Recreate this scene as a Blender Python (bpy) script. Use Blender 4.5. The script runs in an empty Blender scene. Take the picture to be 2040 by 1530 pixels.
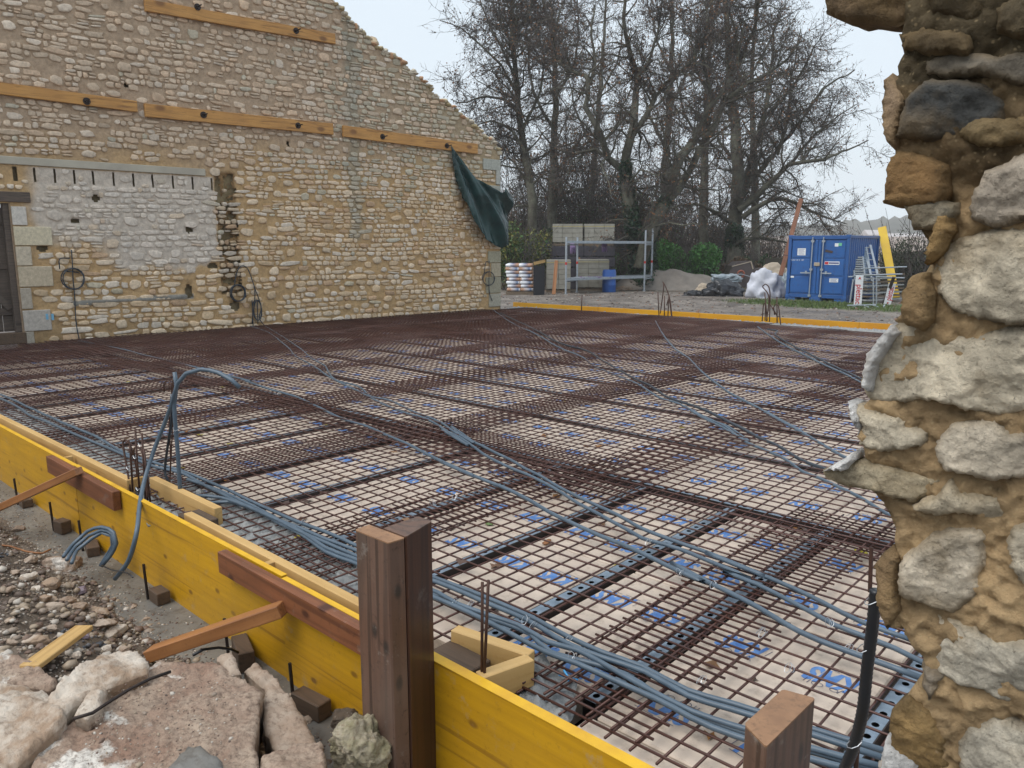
import bpy, math, random
import numpy as np
from mathutils import Vector, Matrix, noise
from mathutils.geometry import delaunay_2d_cdt
random.seed(7); np.random.seed(7)
C = bpy.context.scene
COL = C.collection
PI = math.pi
# ------------------------------------------------------------ camera
FPX, CXP, CYP, HZ = 1532.0, 1020.0, 765.0, 490.0
PIT = math.atan((CYP-HZ)/FPX); YAW = math.radians(42.6)
CAM = np.array((0.0, 0.0, 1.4))
FW = np.array((-math.sin(YAW)*math.cos(PIT), math.cos(YAW)*math.cos(PIT), -math.sin(PIT)))
RT = np.array((math.cos(YAW), math.sin(YAW), 0.0))
UP = np.cross(RT, FW)
cd = bpy.data.cameras.new('camera'); cam = bpy.data.objects.new('camera', cd); COL.objects.link(cam)
cd.sensor_width = 36; cd.lens = FPX/2040*36; cd.clip_end = 3000; cd.clip_start = 0.05
cam.matrix_world = Matrix(((RT[0], UP[0], -FW[0], CAM[0]), (RT[1], UP[1], -FW[1], CAM[1]), (RT[2], UP[2], -FW[2], CAM[2]), (0, 0, 0, 1)))
C.camera = cam
# ------------------------------------------------------------ light
SUN_EL, SUN_AZ = 58, 195
w = bpy.data.worlds.new('World'); C.world = w; w.use_nodes = True
nt = w.node_tree; nt.nodes.clear()
sky = nt.nodes.new('ShaderNodeTexSky'); sky.sky_type = 'NISHITA'; sky.sun_disc = False
sky.sun_elevation = math.radians(SUN_EL); sky.sun_rotation = math.radians(SUN_AZ)
sky.dust_density = 6; sky.air_density = 1.0; sky.ozone_density = 1.5
mx = nt.nodes.new('ShaderNodeMixRGB'); mx.inputs[0].default_value = 0.82
mx.inputs[2].default_value = (5.9, 6.6, 7.15, 1)
bg = nt.nodes.new('ShaderNodeBackground'); bg.inputs[1].default_value = 0.118
ow = nt.nodes.new('ShaderNodeOutputWorld')
nt.links.new(sky.outputs[0], mx.inputs[1]); nt.links.new(mx.outputs[0], bg.inputs[0]); nt.links.new(bg.outputs[0], ow.inputs[0])
sd = bpy.data.lights.new('sun', 'SUN'); sd.energy = 1.5; sd.angle = math.radians(40); sd.color = (1, .97, .93)
sun = bpy.data.objects.new('sun', sd); COL.objects.link(sun)
sa = math.radians(SUN_AZ); se = math.radians(SUN_EL)
sdir = Vector((math.sin(sa)*math.cos(se), math.cos(sa)*math.cos(se), math.sin(se)))
sun.rotation_euler = sdir.to_track_quat('Z', 'Y').to_euler()
C.view_settings.view_transform = 'Standard'; C.view_settings.look = 'None'; C.view_settings.exposure = 0.42; C.view_settings.gamma = 1
C.cycles.max_bounces = 5; C.cycles.diffuse_bounces = 3; C.cycles.transparent_max_bounces = 4

# ------------------------------------------------------------ helpers
def ray(px, py):
    return FW + (px-CXP)/FPX*RT - (py-CYP)/FPX*UP
def P(px, py, z):                       # point of the photograph on a level plane
    d = ray(px, py); t = (z-CAM[2])/d[2]; return CAM+t*d
def PY(px, py, y):                      # ... on an upright plane
    d = ray(px, py); return CAM+(y/d[1])*d
def PD(px, py, D):                      # ... at a distance along the view
    return CAM + D*ray(px, py)
def tag(o, label=None, cat=None, group=None, kind=None):
    if label: o['label'] = label
    if cat: o['category'] = cat
    if group: o['group'] = group
    if kind: o['kind'] = kind
    return o
def thing(name, label, cat, loc=(0, 0, 0), group=None, rz=0.0):
    o = bpy.data.objects.new(name, None); COL.objects.link(o); o.location = loc; o.rotation_euler = (0, 0, rz)
    o.empty_display_size = .1
    return tag(o, label, cat, group)
def copy_tree(o, parent=None):
    c = o.copy(); COL.objects.link(c); c.parent = parent
    for ch in list(o.children): copy_tree(ch, c)
    return c
def fast_mesh(name, V, F4=None, F3=None, col=None, mats=None, matidx=None, smooth=False):
    me = bpy.data.meshes.new(name)
    V = np.asarray(V, dtype=np.float32).reshape(-1, 3)
    F4 = np.zeros((0, 4), int) if F4 is None else np.asarray(F4, dtype=np.int32).reshape(-1, 4)
    F3 = np.zeros((0, 3), int) if F3 is None else np.asarray(F3, dtype=np.int32).reshape(-1, 3)
    n4, n3 = len(F4), len(F3)
    me.vertices.add(len(V)); me.vertices.foreach_set('co', V.ravel())
    me.loops.add(n4*4+n3*3); me.polygons.add(n4+n3)
    me.loops.foreach_set('vertex_index', np.concatenate([F4.ravel(), F3.ravel()]).astype(np.int32))
    ls = np.concatenate([np.arange(n4)*4, n4*4+np.arange(n3)*3]).astype(np.int32)
    me.polygons.foreach_set('loop_start', ls)
    if matidx is not None: me.polygons.foreach_set('material_index', np.asarray(matidx, dtype=np.int32))
    if smooth: me.polygons.foreach_set('use_smooth', np.ones(n4+n3, dtype=bool))
    me.update(calc_edges=True); me.validate()
    if col is not None:
        a = me.color_attributes.new('Col', 'FLOAT_COLOR', 'POINT')
        c4 = np.ones((len(V), 4), dtype=np.float32); c4[:, :3] = np.asarray(col).reshape(-1, 3)
        a.data.foreach_set('color', c4.ravel())
    for m in (mats or []): me.materials.append(m)
    return me
def add(name, me, parent=None):
    o = bpy.data.objects.new(name, me); COL.objects.link(o)
    if parent: o.parent = parent
    return o
class MB:
    """collects shapes in the coordinates of its thing, then links them as one mesh"""
    def __init__(s): s.v = []; s.f = []; s.c = []; s.m = []; s.mi = 0
    def poly(s, vs, fs, col=None):
        b = len(s.v); s.v += [tuple(map(float, p)) for p in vs]; s.f += [tuple(b+i for i in f) for f in fs]; s.m += [s.mi]*len(fs)
        s.c += [col or (1, 1, 1)]*len(vs); return s
    def box(s, c, size, R=None, col=None, bev=0.0):
        hx, hy, hz = size[0]/2, size[1]/2, size[2]/2
        if bev <= 0:
            vs = [(x, y, z) for x in (-hx, hx) for y in (-hy, hy) for z in (-hz, hz)]
            fs = [(0, 1, 3, 2), (4, 6, 7, 5), (0, 4, 5, 1), (2, 3, 7, 6), (0, 2, 6, 4), (1, 5, 7, 3)]
        else:
            b = min(bev, hx*.9, hy*.9, hz*.9)
            bm = bmesh_box(hx, hy, hz, b); vs, fs = bm
        if R is not None: vs = [R @ Vector(v) for v in vs]
        return s.poly([(v[0]+c[0], v[1]+c[1], v[2]+c[2]) for v in vs], fs, col)
    def beam(s, a, b, wd, ht, up=(0, 0, 1), col=None, bev=0.0):   # bar from a to b, wd sideways, ht along up
        a = Vector(a); b = Vector(b); x = (b-a); L = x.length; x.normalize()
        y = Vector(up).cross(x)
        if y.length < 1e-4: y = Vector((1, 0, 0)).cross(x)
        y.normalize(); z = x.cross(y)
        R = Matrix((x, y, z)).transposed()
        return s.box((a+b)/2, (L, wd, ht), R, col, bev)
    def tube(s, pts, r, n=8, col=None, cap=True):
        pts = [Vector(p) for p in pts]; k = len(pts)
        rs = r if hasattr(r, '__len__') else [r]*k
        t0 = (pts[1]-pts[0]).normalized(); ref = Vector((0, 0, 1)) if abs(t0.z) < .9 else Vector((1, 0, 0))
        nrm = t0.cross(ref).normalized(); vs = []
        for i in range(k):
            t = (pts[min(i+1, k-1)]-pts[max(i-1, 0)])
            if t.length < 1e-9: t = t0.copy()
            t.normalize(); nrm = (nrm - t*nrm.dot(t)).normalized(); bn = t.cross(nrm)
            for j in range(n):
                a = 2*PI*j/n; vs.append(pts[i]+(nrm*math.cos(a)+bn*math.sin(a))*rs[i])
        fs = [(i*n+j, i*n+(j+1) % n, (i+1)*n+(j+1) % n, (i+1)*n+j) for i in range(k-1) for j in range(n)]
        if cap: fs += [tuple(range(n-1, -1, -1)), tuple((k-1)*n+j for j in range(n))]
        return s.poly(vs, fs, col)
    def cyl(s, c, r, h, n=16, axis='z', r2=None, col=None):
        a = Vector(c); d = {'x': Vector((h, 0, 0)), 'y': Vector((0, h, 0)), 'z': Vector((0, 0, h))}[axis]
        return s.tube([a-d/2, a+d/2], [r, r if r2 is None else r2], n, col)
    def prism(s, poly, z0, z1, f=None, col=None):       # polygon in x,y between two heights; f maps the point
        n = len(poly); vs = [(p[0], p[1], z0) for p in poly]+[(p[0], p[1], z1) for p in poly]
        if f: vs = [f(v) for v in vs]
        fs = [tuple(range(n-1, -1, -1)), tuple(range(n, 2*n))]+[(i, (i+1) % n, n+(i+1) % n, n+i) for i in range(n)]
        return s.poly(vs, fs, col)
    def build(s, name, mat, parent=None, smooth=False, colors=False, local=False):
        me = bpy.data.meshes.new(name)
        off = Vector((0, 0, 0)) if (parent is None or local) else Vector(parent.location)
        if parent is not None and not local and parent.parent is None and abs(parent.rotation_euler[2]) > 1e-6: raise Exception('rot')
        if parent is not None and parent.parent is not None and not local:
            off = Vector(parent.location)+Vector(parent.parent.location)
        me.from_pydata([(v[0]-off[0], v[1]-off[1], v[2]-off[2]) for v in s.v], [], s.f); me.update()
        for m in (mat if isinstance(mat, (list, tuple)) else [mat]): me.materials.append(m)
        if any(s.m): me.polygons.foreach_set('material_index', s.m)
        if smooth: me.polygons.foreach_set('use_smooth', [True]*len(me.polygons))
        if colors:
            a = me.color_attributes.new('Col', 'FLOAT_COLOR', 'POINT')
            a.data.foreach_set('color', [q for c in s.c for q in (c[0], c[1], c[2], 1)])
        return add(name, me, parent)
_bb = {}
def bmesh_box(hx, hy, hz, b):
    vs = []; idx = {}
    for sx in (-1, 1):
        for sy in (-1, 1):
            for sz in (-1, 1):
                for ax in range(3):
                    p = [sx*(hx-b), sy*(hy-b), sz*(hz-b)]; p[ax] = (sx*hx, sy*hy, sz*hz)[ax]
                    idx[(sx, sy, sz, ax)] = len(vs); vs.append(tuple(p))
    fs = []
    I = lambda sx, sy, sz, ax: idx[(sx, sy, sz, ax)]
    for s in (-1, 1):
        fs.append([I(s, a, b_, 0) for a, b_ in ((-1, -1), (1, -1), (1, 1), (-1, 1))][::s])
        fs.append([I(a, s, b_, 1) for a, b_ in ((-1, -1), (1, -1), (1, 1), (-1, 1))][::-s])
        fs.append([I(a, b_, s, 2) for a, b_ in ((-1, -1), (1, -1), (1, 1), (-1, 1))][::s])
    for a in (-1, 1):
        for c in (-1, 1):
            fs.append([I(a, c, -1, 0), I(a, c, 1, 0), I(a, c, 1, 1), I(a, c, -1, 1)])
            fs.append([I(a, -1, c, 0), I(a, 1, c, 0), I(a, 1, c, 2), I(a, -1, c, 2)])
            fs.append([I(-1, a, c, 1), I(1, a, c, 1), I(1, a, c, 2), I(-1, a, c, 2)])
            for d in (-1, 1): fs.append([I(a, c, d, 0), I(a, c, d, 1), I(a, c, d, 2)])
    out = []
    for f in fs:
        p = [Vector(vs[i]) for i in f]; nn = (p[1]-p[0]).cross(p[2]-p[0]); cen = sum(p, Vector())/len(p)
        out.append(tuple(f) if nn.dot(cen) > 0 else tuple(reversed(f)))
    return vs, out
def spline(pts, step=0.08):
    pts = [np.array(p, float) for p in pts]; out = []
    q = [2*pts[0]-pts[1]]+pts+[2*pts[-1]-pts[-2]]
    for i in range(1, len(q)-2):
        n = max(1, int(np.linalg.norm(q[i+1]-q[i])/step))
        for k in range(n):
            t = k/n
            out.append(.5*((2*q[i])+(-q[i-1]+q[i+1])*t+(2*q[i-1]-5*q[i]+4*q[i+1]-q[i+2])*t*t+(-q[i-1]+3*q[i]-3*q[i+1]+q[i+2])*t**3))
    out.append(pts[-1]); return out
def fr(p, s=1.0, o=4, seed=0.0):
    return noise.fractal(Vector((p[0]*s+seed*13.7, p[1]*s-seed*7.1, (p[2] if len(p) > 2 else 0)*s+seed*3.3)), 0.6, 2.0, o)
def inpoly(X, Y, poly):
    X = np.asarray(X); Y = np.asarray(Y); ins = np.zeros(X.shape, bool); n = len(poly)
    for i in range(n):
        x1, y1 = poly[i]; x2, y2 = poly[(i+1) % n]
        if y1 == y2: continue
        c = ((y1 > Y) != (y2 > Y)) & (X < (x2-x1)*(Y-y1)/(y2-y1)+x1); ins ^= c
    return ins
def jag(poly, step, amp, seed=0.0):          # subdivided, roughened outline
    out = []; n = len(poly)
    for i in range(n):
        a = np.array(poly[i], float); b = np.array(poly[(i+1) % n], float); L = np.linalg.norm(b-a); k = max(1, int(L/step))
        nn = np.array((b[1]-a[1], a[0]-b[0]))/(L+1e-9)
        for j in range(k):
            p = a+(b-a)*j/k; out.append(tuple(p+nn*amp*fr((p[0], p[1]), 1/(step*5), 3, seed)))
    return out
def relief(poly, s, H, rd, amp, nscale, depth, f, seed=0.0, jamp=None, colf=None, dent=None, tilt=0.0, facet=0.0, strata=0.0, planes=0, slope=.2):
    """rough-faced body from an outline: f(u, v, h) -> world. returns V, F3, F4, col"""
    poly = jag(poly, s*1.3, s*.7 if jamp is None else jamp, seed)
    A = np.array(poly); mn = A.min(0); mxx = A.max(0)
    gx, gy = np.meshgrid(np.arange(mn[0], mxx[0], s), np.arange(mn[1], mxx[1], s*.87))
    gx = gx+(np.arange(gx.shape[0]) % 2)[:, None]*s/2
    gx = gx.ravel()+np.random.uniform(-.2, .2, gx.size)*s; gy = gy.ravel()+np.random.uniform(-.2, .2, gy.size)*s
    ok = inpoly(gx, gy, poly); gx = gx[ok]; gy = gy[ok]
    d = np.full(len(gx), 1e9)
    for i in range(0, len(A)): d = np.minimum(d, (gx-A[i, 0])**2+(gy-A[i, 1])**2)
    d = np.sqrt(d); k = d > s*.55; gx = gx[k]; gy = gy[k]; d = d[k]
    pts = [Vector(p) for p in poly]+[Vector((x, y)) for x, y in zip(gx, gy)]
    nb = len(poly)
    r = delaunay_2d_cdt(pts, [(i, (i+1) % nb) for i in range(nb)], [], 1, 1e-7)
    vs, es, fs, ov = r[0], r[1], r[2], r[3]
    D = np.zeros(len(vs))
    for i, o in enumerate(ov):
        if o and min(o) >= nb: D[i] = d[min(o)-nb]
    cen = A.mean(0); V = []; col = []
    fd = [(math.cos(a_), math.sin(a_)) for a_ in [random.uniform(0, 6.3) for _ in range(4)]]
    size = max(mxx-mn); lesser = min(mxx-mn); prn = random.Random(int(seed*131)+5); pln = []
    for q in range(planes):
        px_, py_ = prn.uniform(mn[0], mxx[0]), prn.uniform(mn[1], mxx[1]); pln.append((px_, py_, prn.uniform(-slope, slope), prn.uniform(-slope, slope), prn.uniform(0, slope*lesser*.22)))
    for i, v in enumerate(vs):
        h = H*(1-math.exp(-D[i]/rd))+amp*fr((v.x, v.y), nscale, 6, seed)*(1 if D[i] > 0 else .5)
        if pln:
            wx, wy = v.x+.010*fr((v.x, v.y), 18, 3, seed+2), v.y+.010*fr((v.y, v.x), 18, 3, seed+3)
            h += max(-.045, min(c_+a_*(wx-x_)+b_*(wy-y_) for x_, y_, a_, b_, c_ in pln))
        if strata and D[i] > 0: h += strata*(.8-2.2*abs(fr((v.x*.6+seed, v.y*1.3), 24, 5, seed+4)))+strata*.35*fr((v.x, v.y), 75, 3, seed+9)
        if facet: h -= facet*max(0.0, max(((v.x-cen[0])*a_+(v.y-cen[1])*b_)/size-.12 for a_, b_ in fd))
        h += tilt*(v.y-cen[1])
        if dent: h += dent(v.x, v.y)
        V.append(f(v.x, v.y, h)); col.append(colf(v.x, v.y, D[i], h) if colf else (1, 1, 1))
    F3 = [tuple(q) for q in fs if len(q) == 3]
    # outline ring in order, dropped back by the depth (rim + back cap)
    used = {}
    for i, o in enumerate(ov):
        for q in o:
            if q < nb: used[q] = i
    ring = [used[i] for i in range(nb) if i in used]
    b00 = len(V); V += [V[i] for i in ring]; col += [col[i] for i in ring]
    b0 = len(V); F4 = []
    for i in ring:
        v = vs[i]; V.append(f(cen[0]+(v.x-cen[0])*.97, cen[1]+(v.y-cen[1])*.97, -depth)); col.append(col[i])
    m = len(ring)
    for i in range(m): F4.append((b00+i, b0+i, b0+(i+1) % m, b00+(i+1) % m))
    ci = len(V); V.append(f(cen[0], cen[1], -depth)); col.append(col[0])
    for i in range(m): F3.append((b0+i, ci, b0+(i+1) % m))
    return V, F3, F4, col
def relief_obj(name, poly, mat, parent, f, smooth=True, **k):
    V, F3, F4, col = relief(poly, f=f, **k)
    off = np.array(parent.location) if parent else 0
    me = fast_mesh(name, np.array([tuple(v) for v in V])-off, F4, F3, col, [mat], smooth=smooth)
    return add(name, me, parent)
def ico(sub):
    t = (1+5**.5)/2
    vs = [Vector(v).normalized() for v in ((-1, t, 0), (1, t, 0), (-1, -t, 0), (1, -t, 0), (0, -1, t), (0, 1, t), (0, -1, -t), (0, 1, -t), (t, 0, -1), (t, 0, 1), (-t, 0, -1), (-t, 0, 1))]
    fs = [(0, 11, 5), (0, 5, 1), (0, 1, 7), (0, 7, 10), (0, 10, 11), (1, 5, 9), (5, 11, 4), (11, 10, 2), (10, 7, 6), (7, 1, 8), (3, 9, 4), (3, 4, 2), (3, 2, 6), (3, 6, 8), (3, 8, 9), (4, 9, 5), (2, 4, 11), (6, 2, 10), (8, 6, 7), (9, 8, 1)]
    for _ in range(sub):
        m = {}; nf = []
        def mid(a, b):
            k = (min(a, b), max(a, b))
            if k not in m: m[k] = len(vs); vs.append((vs[a]+vs[b]).normalized())
            return m[k]
        for a, b, c in fs:
            x, y, z = mid(a, b), mid(b, c), mid(c, a); nf += [(a, x, z), (b, y, x), (c, z, y), (x, y, z)]
        fs = nf
    return vs, fs
ICO = {k: ico(k) for k in (0, 1, 2, 3, 4)}
def rock_vf(c, size, sub=2, seed=0.0, amp=.25, cuts=7, rough=.05):
    rnd = random.Random(seed*977+3); vs, fs = ICO[sub]
    pl = []
    for _ in range(cuts):
        n = Vector((rnd.gauss(0, 1), rnd.gauss(0, 1), rnd.gauss(0, 1))).normalized(); pl.append((n, rnd.uniform(.5, .85)))
    R = Matrix.Rotation(rnd.uniform(0, 6.3), 3, 'Z')
    out = []
    for v in vs:
        p = v*(1+amp*fr(v, 1.1, 2, seed))
        for n, d in pl:
            e = p.dot(n)-d
            if e > 0: p = p-n*e
        p = p+v*rough*fr(v, 4.0, 4, seed+5)
        q = R @ Vector((p.x*size[0], p.y*size[1], p.z*size[2]))
        out.append((q.x+c[0], q.y+c[1], q.z+c[2]))
    return out, fs

# ------------------------------------------------------------ materials
def nodes(name):
    m = bpy.data.materials.new(name); m.use_nodes = True; n = m.node_tree; n.nodes.clear()
    o = n.nodes.new('ShaderNodeOutputMaterial'); b = n.nodes.new('ShaderNodeBsdfPrincipled'); n.links.new(b.outputs[0], o.inputs[0])
    return m, n, b
def ramp(n, src, stops):
    r = n.nodes.new('ShaderNodeValToRGB'); e = r.color_ramp.elements
    while len(e) < len(stops): e.new(.5)
    for i, (p, c) in enumerate(stops):
        e[i].position = p; e[i].color = (c, c, c, 1) if not hasattr(c, '__len__') else (*c, 1)
    n.links.new(src, r.inputs[0]); return r.outputs[0]
def tex(n, kind, scale, vec=None, **k):
    t = n.nodes.new('ShaderNodeTex'+kind)
    if 'Scale' in t.inputs: t.inputs['Scale'].default_value = scale
    for a, b in k.items():
        if a in t.inputs: t.inputs[a].default_value = b
        else: setattr(t, a, b)
    if vec is not None: n.links.new(vec, t.inputs['Vector'])
    return t
def coords(n, scale=(1, 1, 1), kind='Object', rot=(0, 0, 0)):
    c = n.nodes.new('ShaderNodeTexCoord'); m = n.nodes.new('ShaderNodeMapping')
    m.inputs['Scale'].default_value = scale; m.inputs['Rotation'].default_value = rot
    n.links.new(c.outputs[kind], m.inputs[0]); return m.outputs[0]
def mix(n, f, a, b, mode='MIX'):
    m = n.nodes.new('ShaderNodeMixRGB'); m.blend_type = mode
    for i, v in ((0, f), (1, a), (2, b)):
        if hasattr(v, 'is_linked') or hasattr(v, 'links'): n.links.new(v, m.inputs[i])
        elif i == 0: m.inputs[0].default_value = v
        else: m.inputs[i].default_value = (*v, 1)
    return m.outputs[0]
def bump(n, b, h, strength=.5, dist=.01, prev=None):
    u = n.nodes.new('ShaderNodeBump'); u.inputs['Strength'].default_value = strength; u.inputs['Distance'].default_value = dist
    n.links.new(h, u.inputs['Height'])
    if prev is not None: n.links.new(prev, u.inputs['Normal'])
    n.links.new(u.outputs[0], b.inputs['Normal']); return u.outputs[0]
def simple(name, c1, c2=None, scale=4, rough=.6, metal=0, bs=.3, bd=.003, bscale=40, detail=6, spec=.5, stretch=(1, 1, 1), lo=.35, hi=.65, c3=None):
    m, n, b = nodes(name); v = coords(n, stretch)
    t = tex(n, 'Noise', scale, v, Detail=detail, Roughness=.6)
    f = ramp(n, t.outputs['Fac'], [(lo, 0.0), (hi, 1.0)])
    col = mix(n, f, c1, c2 or c1)
    if c3:
        t3 = tex(n, 'Noise', scale*5, v, Detail=8, Roughness=.7); col = mix(n, ramp(n, t3.outputs['Fac'], [(.52, 0.0), (.7, .85)]), col, c3)
    n.links.new(col, b.inputs['Base Color'])
    b.inputs['Roughness'].default_value = rough; b.inputs['Metallic'].default_value = metal; b.inputs['Specular IOR Level'].default_value = spec
    if bs:
        t2 = tex(n, 'Noise', bscale, v, Detail=8, Roughness=.65); bump(n, b, t2.outputs['Fac'], bs, bd)
    return m
def vcol(name, rough=.9, c2=(.5, .5, .5), scale=25, amt=.35, bs=.5, bd=.006, bscale=60, spec=.3, spots=None):
    """colour of each stone comes with its mesh; grain and pits come from noise"""
    m, n, b = nodes(name); v = coords(n)
    a = n.nodes.new('ShaderNodeAttribute'); a.attribute_name = 'Col'
    t = tex(n, 'Noise', scale, v, Detail=8, Roughness=.7)
    g = ramp(n, t.outputs['Fac'], [(.3, 1-amt), (.7, 1+amt*.6)])
    col = mix(n, 1.0, a.outputs['Color'], g, 'MULTIPLY')
    if spots:
        t3 = tex(n, 'Noise', spots[1], v, Detail=5, Roughness=.6); col = mix(n, ramp(n, t3.outputs['Fac'], [(spots[2], 0.0), (spots[2]+.12, spots[3])]), col, spots[0])
    n.links.new(col, b.inputs['Base Color']); b.inputs['Roughness'].default_value = rough; b.inputs['Specular IOR Level'].default_value = spec
    t2 = tex(n, 'Noise', bscale, v, Detail=10, Roughness=.7); bump(n, b, t2.outputs['Fac'], bs, bd)
    return m
def wood(name, c1, c2, dark, ax='x', rough=.55, grain=60, knots=True, knotscale=2.2, stains=None, spec=.4, kn=.12, wv=.3, dirt=.35, splash=.0):
    m, n, b = nodes(name)
    st = {'x': (.06, 1, 1), 'y': (1, .06, 1), 'z': (1, 1, .06)}[ax]
    v = coords(n, st); v2 = coords(n, {'x': (.5, .03, 1), 'y': (.03, .5, 1), 'z': (1, 1, .5)}[ax])
    t = tex(n, 'Noise', grain, v, Detail=6, Roughness=.65, Distortion=.4)
    col = mix(n, ramp(n, t.outputs['Fac'], [(.3, 0.0), (.7, 1.0)]), c1, c2)
    w2 = tex(n, 'Wave', grain*.16, v, Distortion=14, Detail=4, bands_direction='Z' if ax != 'z' else 'Y')
    w2.inputs['Detail Scale'].default_value = 1.5
    col = mix(n, ramp(n, w2.outputs['Fac'], [(.0, wv), (.3, 0.0)]), col, dark)
    if knots:
        sp_ = n.nodes.new('ShaderNodeSeparateXYZ'); n.links.new(coords(n), sp_.inputs[0]); cb_ = n.nodes.new('ShaderNodeCombineXYZ')
        ma = n.nodes.new('ShaderNodeMath'); ma.operation = 'MULTIPLY'; ma.inputs[1].default_value = .55; n.links.new(sp_.outputs[{'x': 0, 'y': 1, 'z': 2}[ax]], ma.inputs[0]); n.links.new(ma.outputs[0], cb_.inputs[0])
        if ax == 'z':
            mb_ = n.nodes.new('ShaderNodeMath'); mb_.operation = 'ADD'; n.links.new(sp_.outputs[0], mb_.inputs[0]); n.links.new(sp_.outputs[1], mb_.inputs[1]); n.links.new(mb_.outputs[0], cb_.inputs[1])
        else: n.links.new(sp_.outputs[2], cb_.inputs[1])
        k = tex(n, 'Voronoi', knotscale, cb_.outputs[0], Randomness=1.0, voronoi_dimensions='2D')
        col = mix(n, ramp(n, k.outputs['Distance'], [(kn*.45, .9), (kn, 0.0)]), col, dark)
    big = tex(n, 'Noise', 2.2, coords(n), Detail=4)
    col = mix(n, ramp(n, big.outputs['Fac'], [(.35, 0.0), (.75, .45)]), col, stains or dark)
    fine = tex(n, 'Noise', 38, coords(n), Detail=7, Roughness=.75)
    col = mix(n, ramp(n, fine.outputs['Fac'], [(.56, 0.0), (.72, dirt)]), col, dark)
    ck = tex(n, 'Noise', 30, coords(n, {'x': (.02, 1, 1), 'y': (1, .02, 1), 'z': (1, 1, .02)}[ax]), Detail=3, Roughness=.5)
    col = mix(n, ramp(n, ck.outputs['Fac'], [(.60, 0.0), (.66, .55)]), col, dark)
    spl = tex(n, 'Noise', 9, coords(n), Detail=9, Roughness=.8)
    col = mix(n, ramp(n, spl.outputs['Fac'], [(.575, 0.0), (.66, splash)]), col, (.30, .28, .25))
    n.links.new(col, b.inputs['Base Color']); b.inputs['Roughness'].default_value = rough; b.inputs['Specular IOR Level'].default_value = spec
    bump(n, b, t.outputs['Fac'], .25, .002)
    return m
M = {}
M['yellow_n'] = wood('yellow_formwork_board', (.60, .32, .008), (.46, .235, .008), (.17, .07, .012), 'x', .42, 30, True, 4.6, (.34, .19, .015), kn=.075, wv=.10, dirt=.5, splash=.35)
M['yellow_edge'] = simple('yellow_board_edge', (.74, .44, .015), (.58, .31, .02), 6, .5, bs=.2, bd=.001)
M['yellow_far'] = simple('weathered_yellow_board', (.64, .33, .008), (.52, .24, .010), 2.5, .5, bs=.2, stretch=(.4, 1, 1))
M['cream'] = wood('pale_sawn_timber', (.60, .40, .17), (.50, .31, .11), (.30, .16, .045), 'x', .6, 26, True, 2.0, kn=.06)
M['brown_wood'] = wood('reddish_sawn_timber', (.25, .095, .040), (.17, .062, .027), (.06, .022, .012), 'x', .45, 34, True, 3.4, kn=.07, dirt=.6, splash=.3)
M['strut_wood'] = wood('orange_sawn_timber', (.42, .19, .07), (.30, .125, .045), (.12, .045, .018), 'x', .45, 34, True, 3.4, kn=.06, dirt=.5)
M['post_wood'] = wood('wet_grey_brown_timber', (.155, .080, .050), (.080, .040, .026), (.014, .010, .008), 'z', .40, 22, True, 5.5, (.21, .17, .145), kn=.10, wv=.45, dirt=.8, splash=.5)
M['post_red'] = wood('wet_red_brown_timber', (.095, .038, .020), (.05, .023, .014), (.016, .009, .008), 'z', .36, 22, True, 5.5, (.03, .02, .018), kn=.09, wv=.4, dirt=.8, splash=.2)
M['post_end'] = simple('sawn_end_grain', (.34, .19, .10), (.24, .13, .07), 12, .6, bs=.4, c3=(.16, .09, .05))
M['stake_wood'] = wood('dirty_timber_block', (.13, .08, .05), (.09, .06, .04), (.04, .03, .02), 'x', .7, 60, True, 4)
M['plank_wall'] = wood('varnished_wall_plank', (.60, .32, .095), (.48, .24, .065), (.16, .07, .025), 'y', .5, 26, True, 2.0, (.34, .16, .05), kn=.12, wv=.3)
M['grey_wood'] = wood('weathered_grey_timber', (.15, .115, .09), (.10, .08, .065), (.04, .03, .028), 'y', .8, 40, False)
M['rust'] = simple('rusty_steel', (.050, .024, .018), (.085, .040, .026), 30, .6, .25, bs=.2)
M['mesh_rust'] = simple('rusty_wire_mesh', (.062, .027, .022), (.095, .040, .030), 6, .42, .25, bs=0)
M['pin'] = simple('dark_steel_pin', (.025, .022, .022), (.05, .035, .03), 30, .5, .6, bs=.2)
M['rail'] = simple('galvanised_rail_top', (.27, .34, .42), (.20, .26, .32), 20, .35, .3, bs=.1)
M['rail_side'] = simple('rail_side', (.035, .028, .028), (.06, .045, .04), 20, .5, .3, bs=.1)
M['conduit'] = simple('blue_grey_conduit', (.090, .128, .168), (.062, .092, .125), 10, .42, 0, bs=.1)
M['conduit_dark'] = simple('dark_conduit', (.022, .030, .040), (.035, .045, .06), 10, .4, 0, bs=.1)
M['black_pl'] = simple('black_plastic', (.012, .014, .018), (.02, .022, .026), 10, .35, 0, bs=.1)
M['foam'] = simple('cream_insulation_panel', (.62, .52, .43), (.50, .415, .34), 3, .5, 0, bs=.4, bd=.002, bscale=120, c3=(.34, .27, .21), spec=.4)
M['print'] = simple('blue_ink', (.06, .17, .46), (.14, .28, .56), 14, .5, bs=0)
M['print_dark'] = simple('dark_blue_ink', (.035, .05, .12), (.05, .06, .12), 14, .5, bs=0)
M['wire'] = simple('bright_tie_wire', (.5, .53, .56), (.4, .42, .45), 14, .3, .6, bs=0)
M['void'] = simple('dark_void_shade', (.02, .017, .015), (.035, .028, .022), 6, .9)  # near-black colour stands in for the shade between and below the panels
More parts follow.
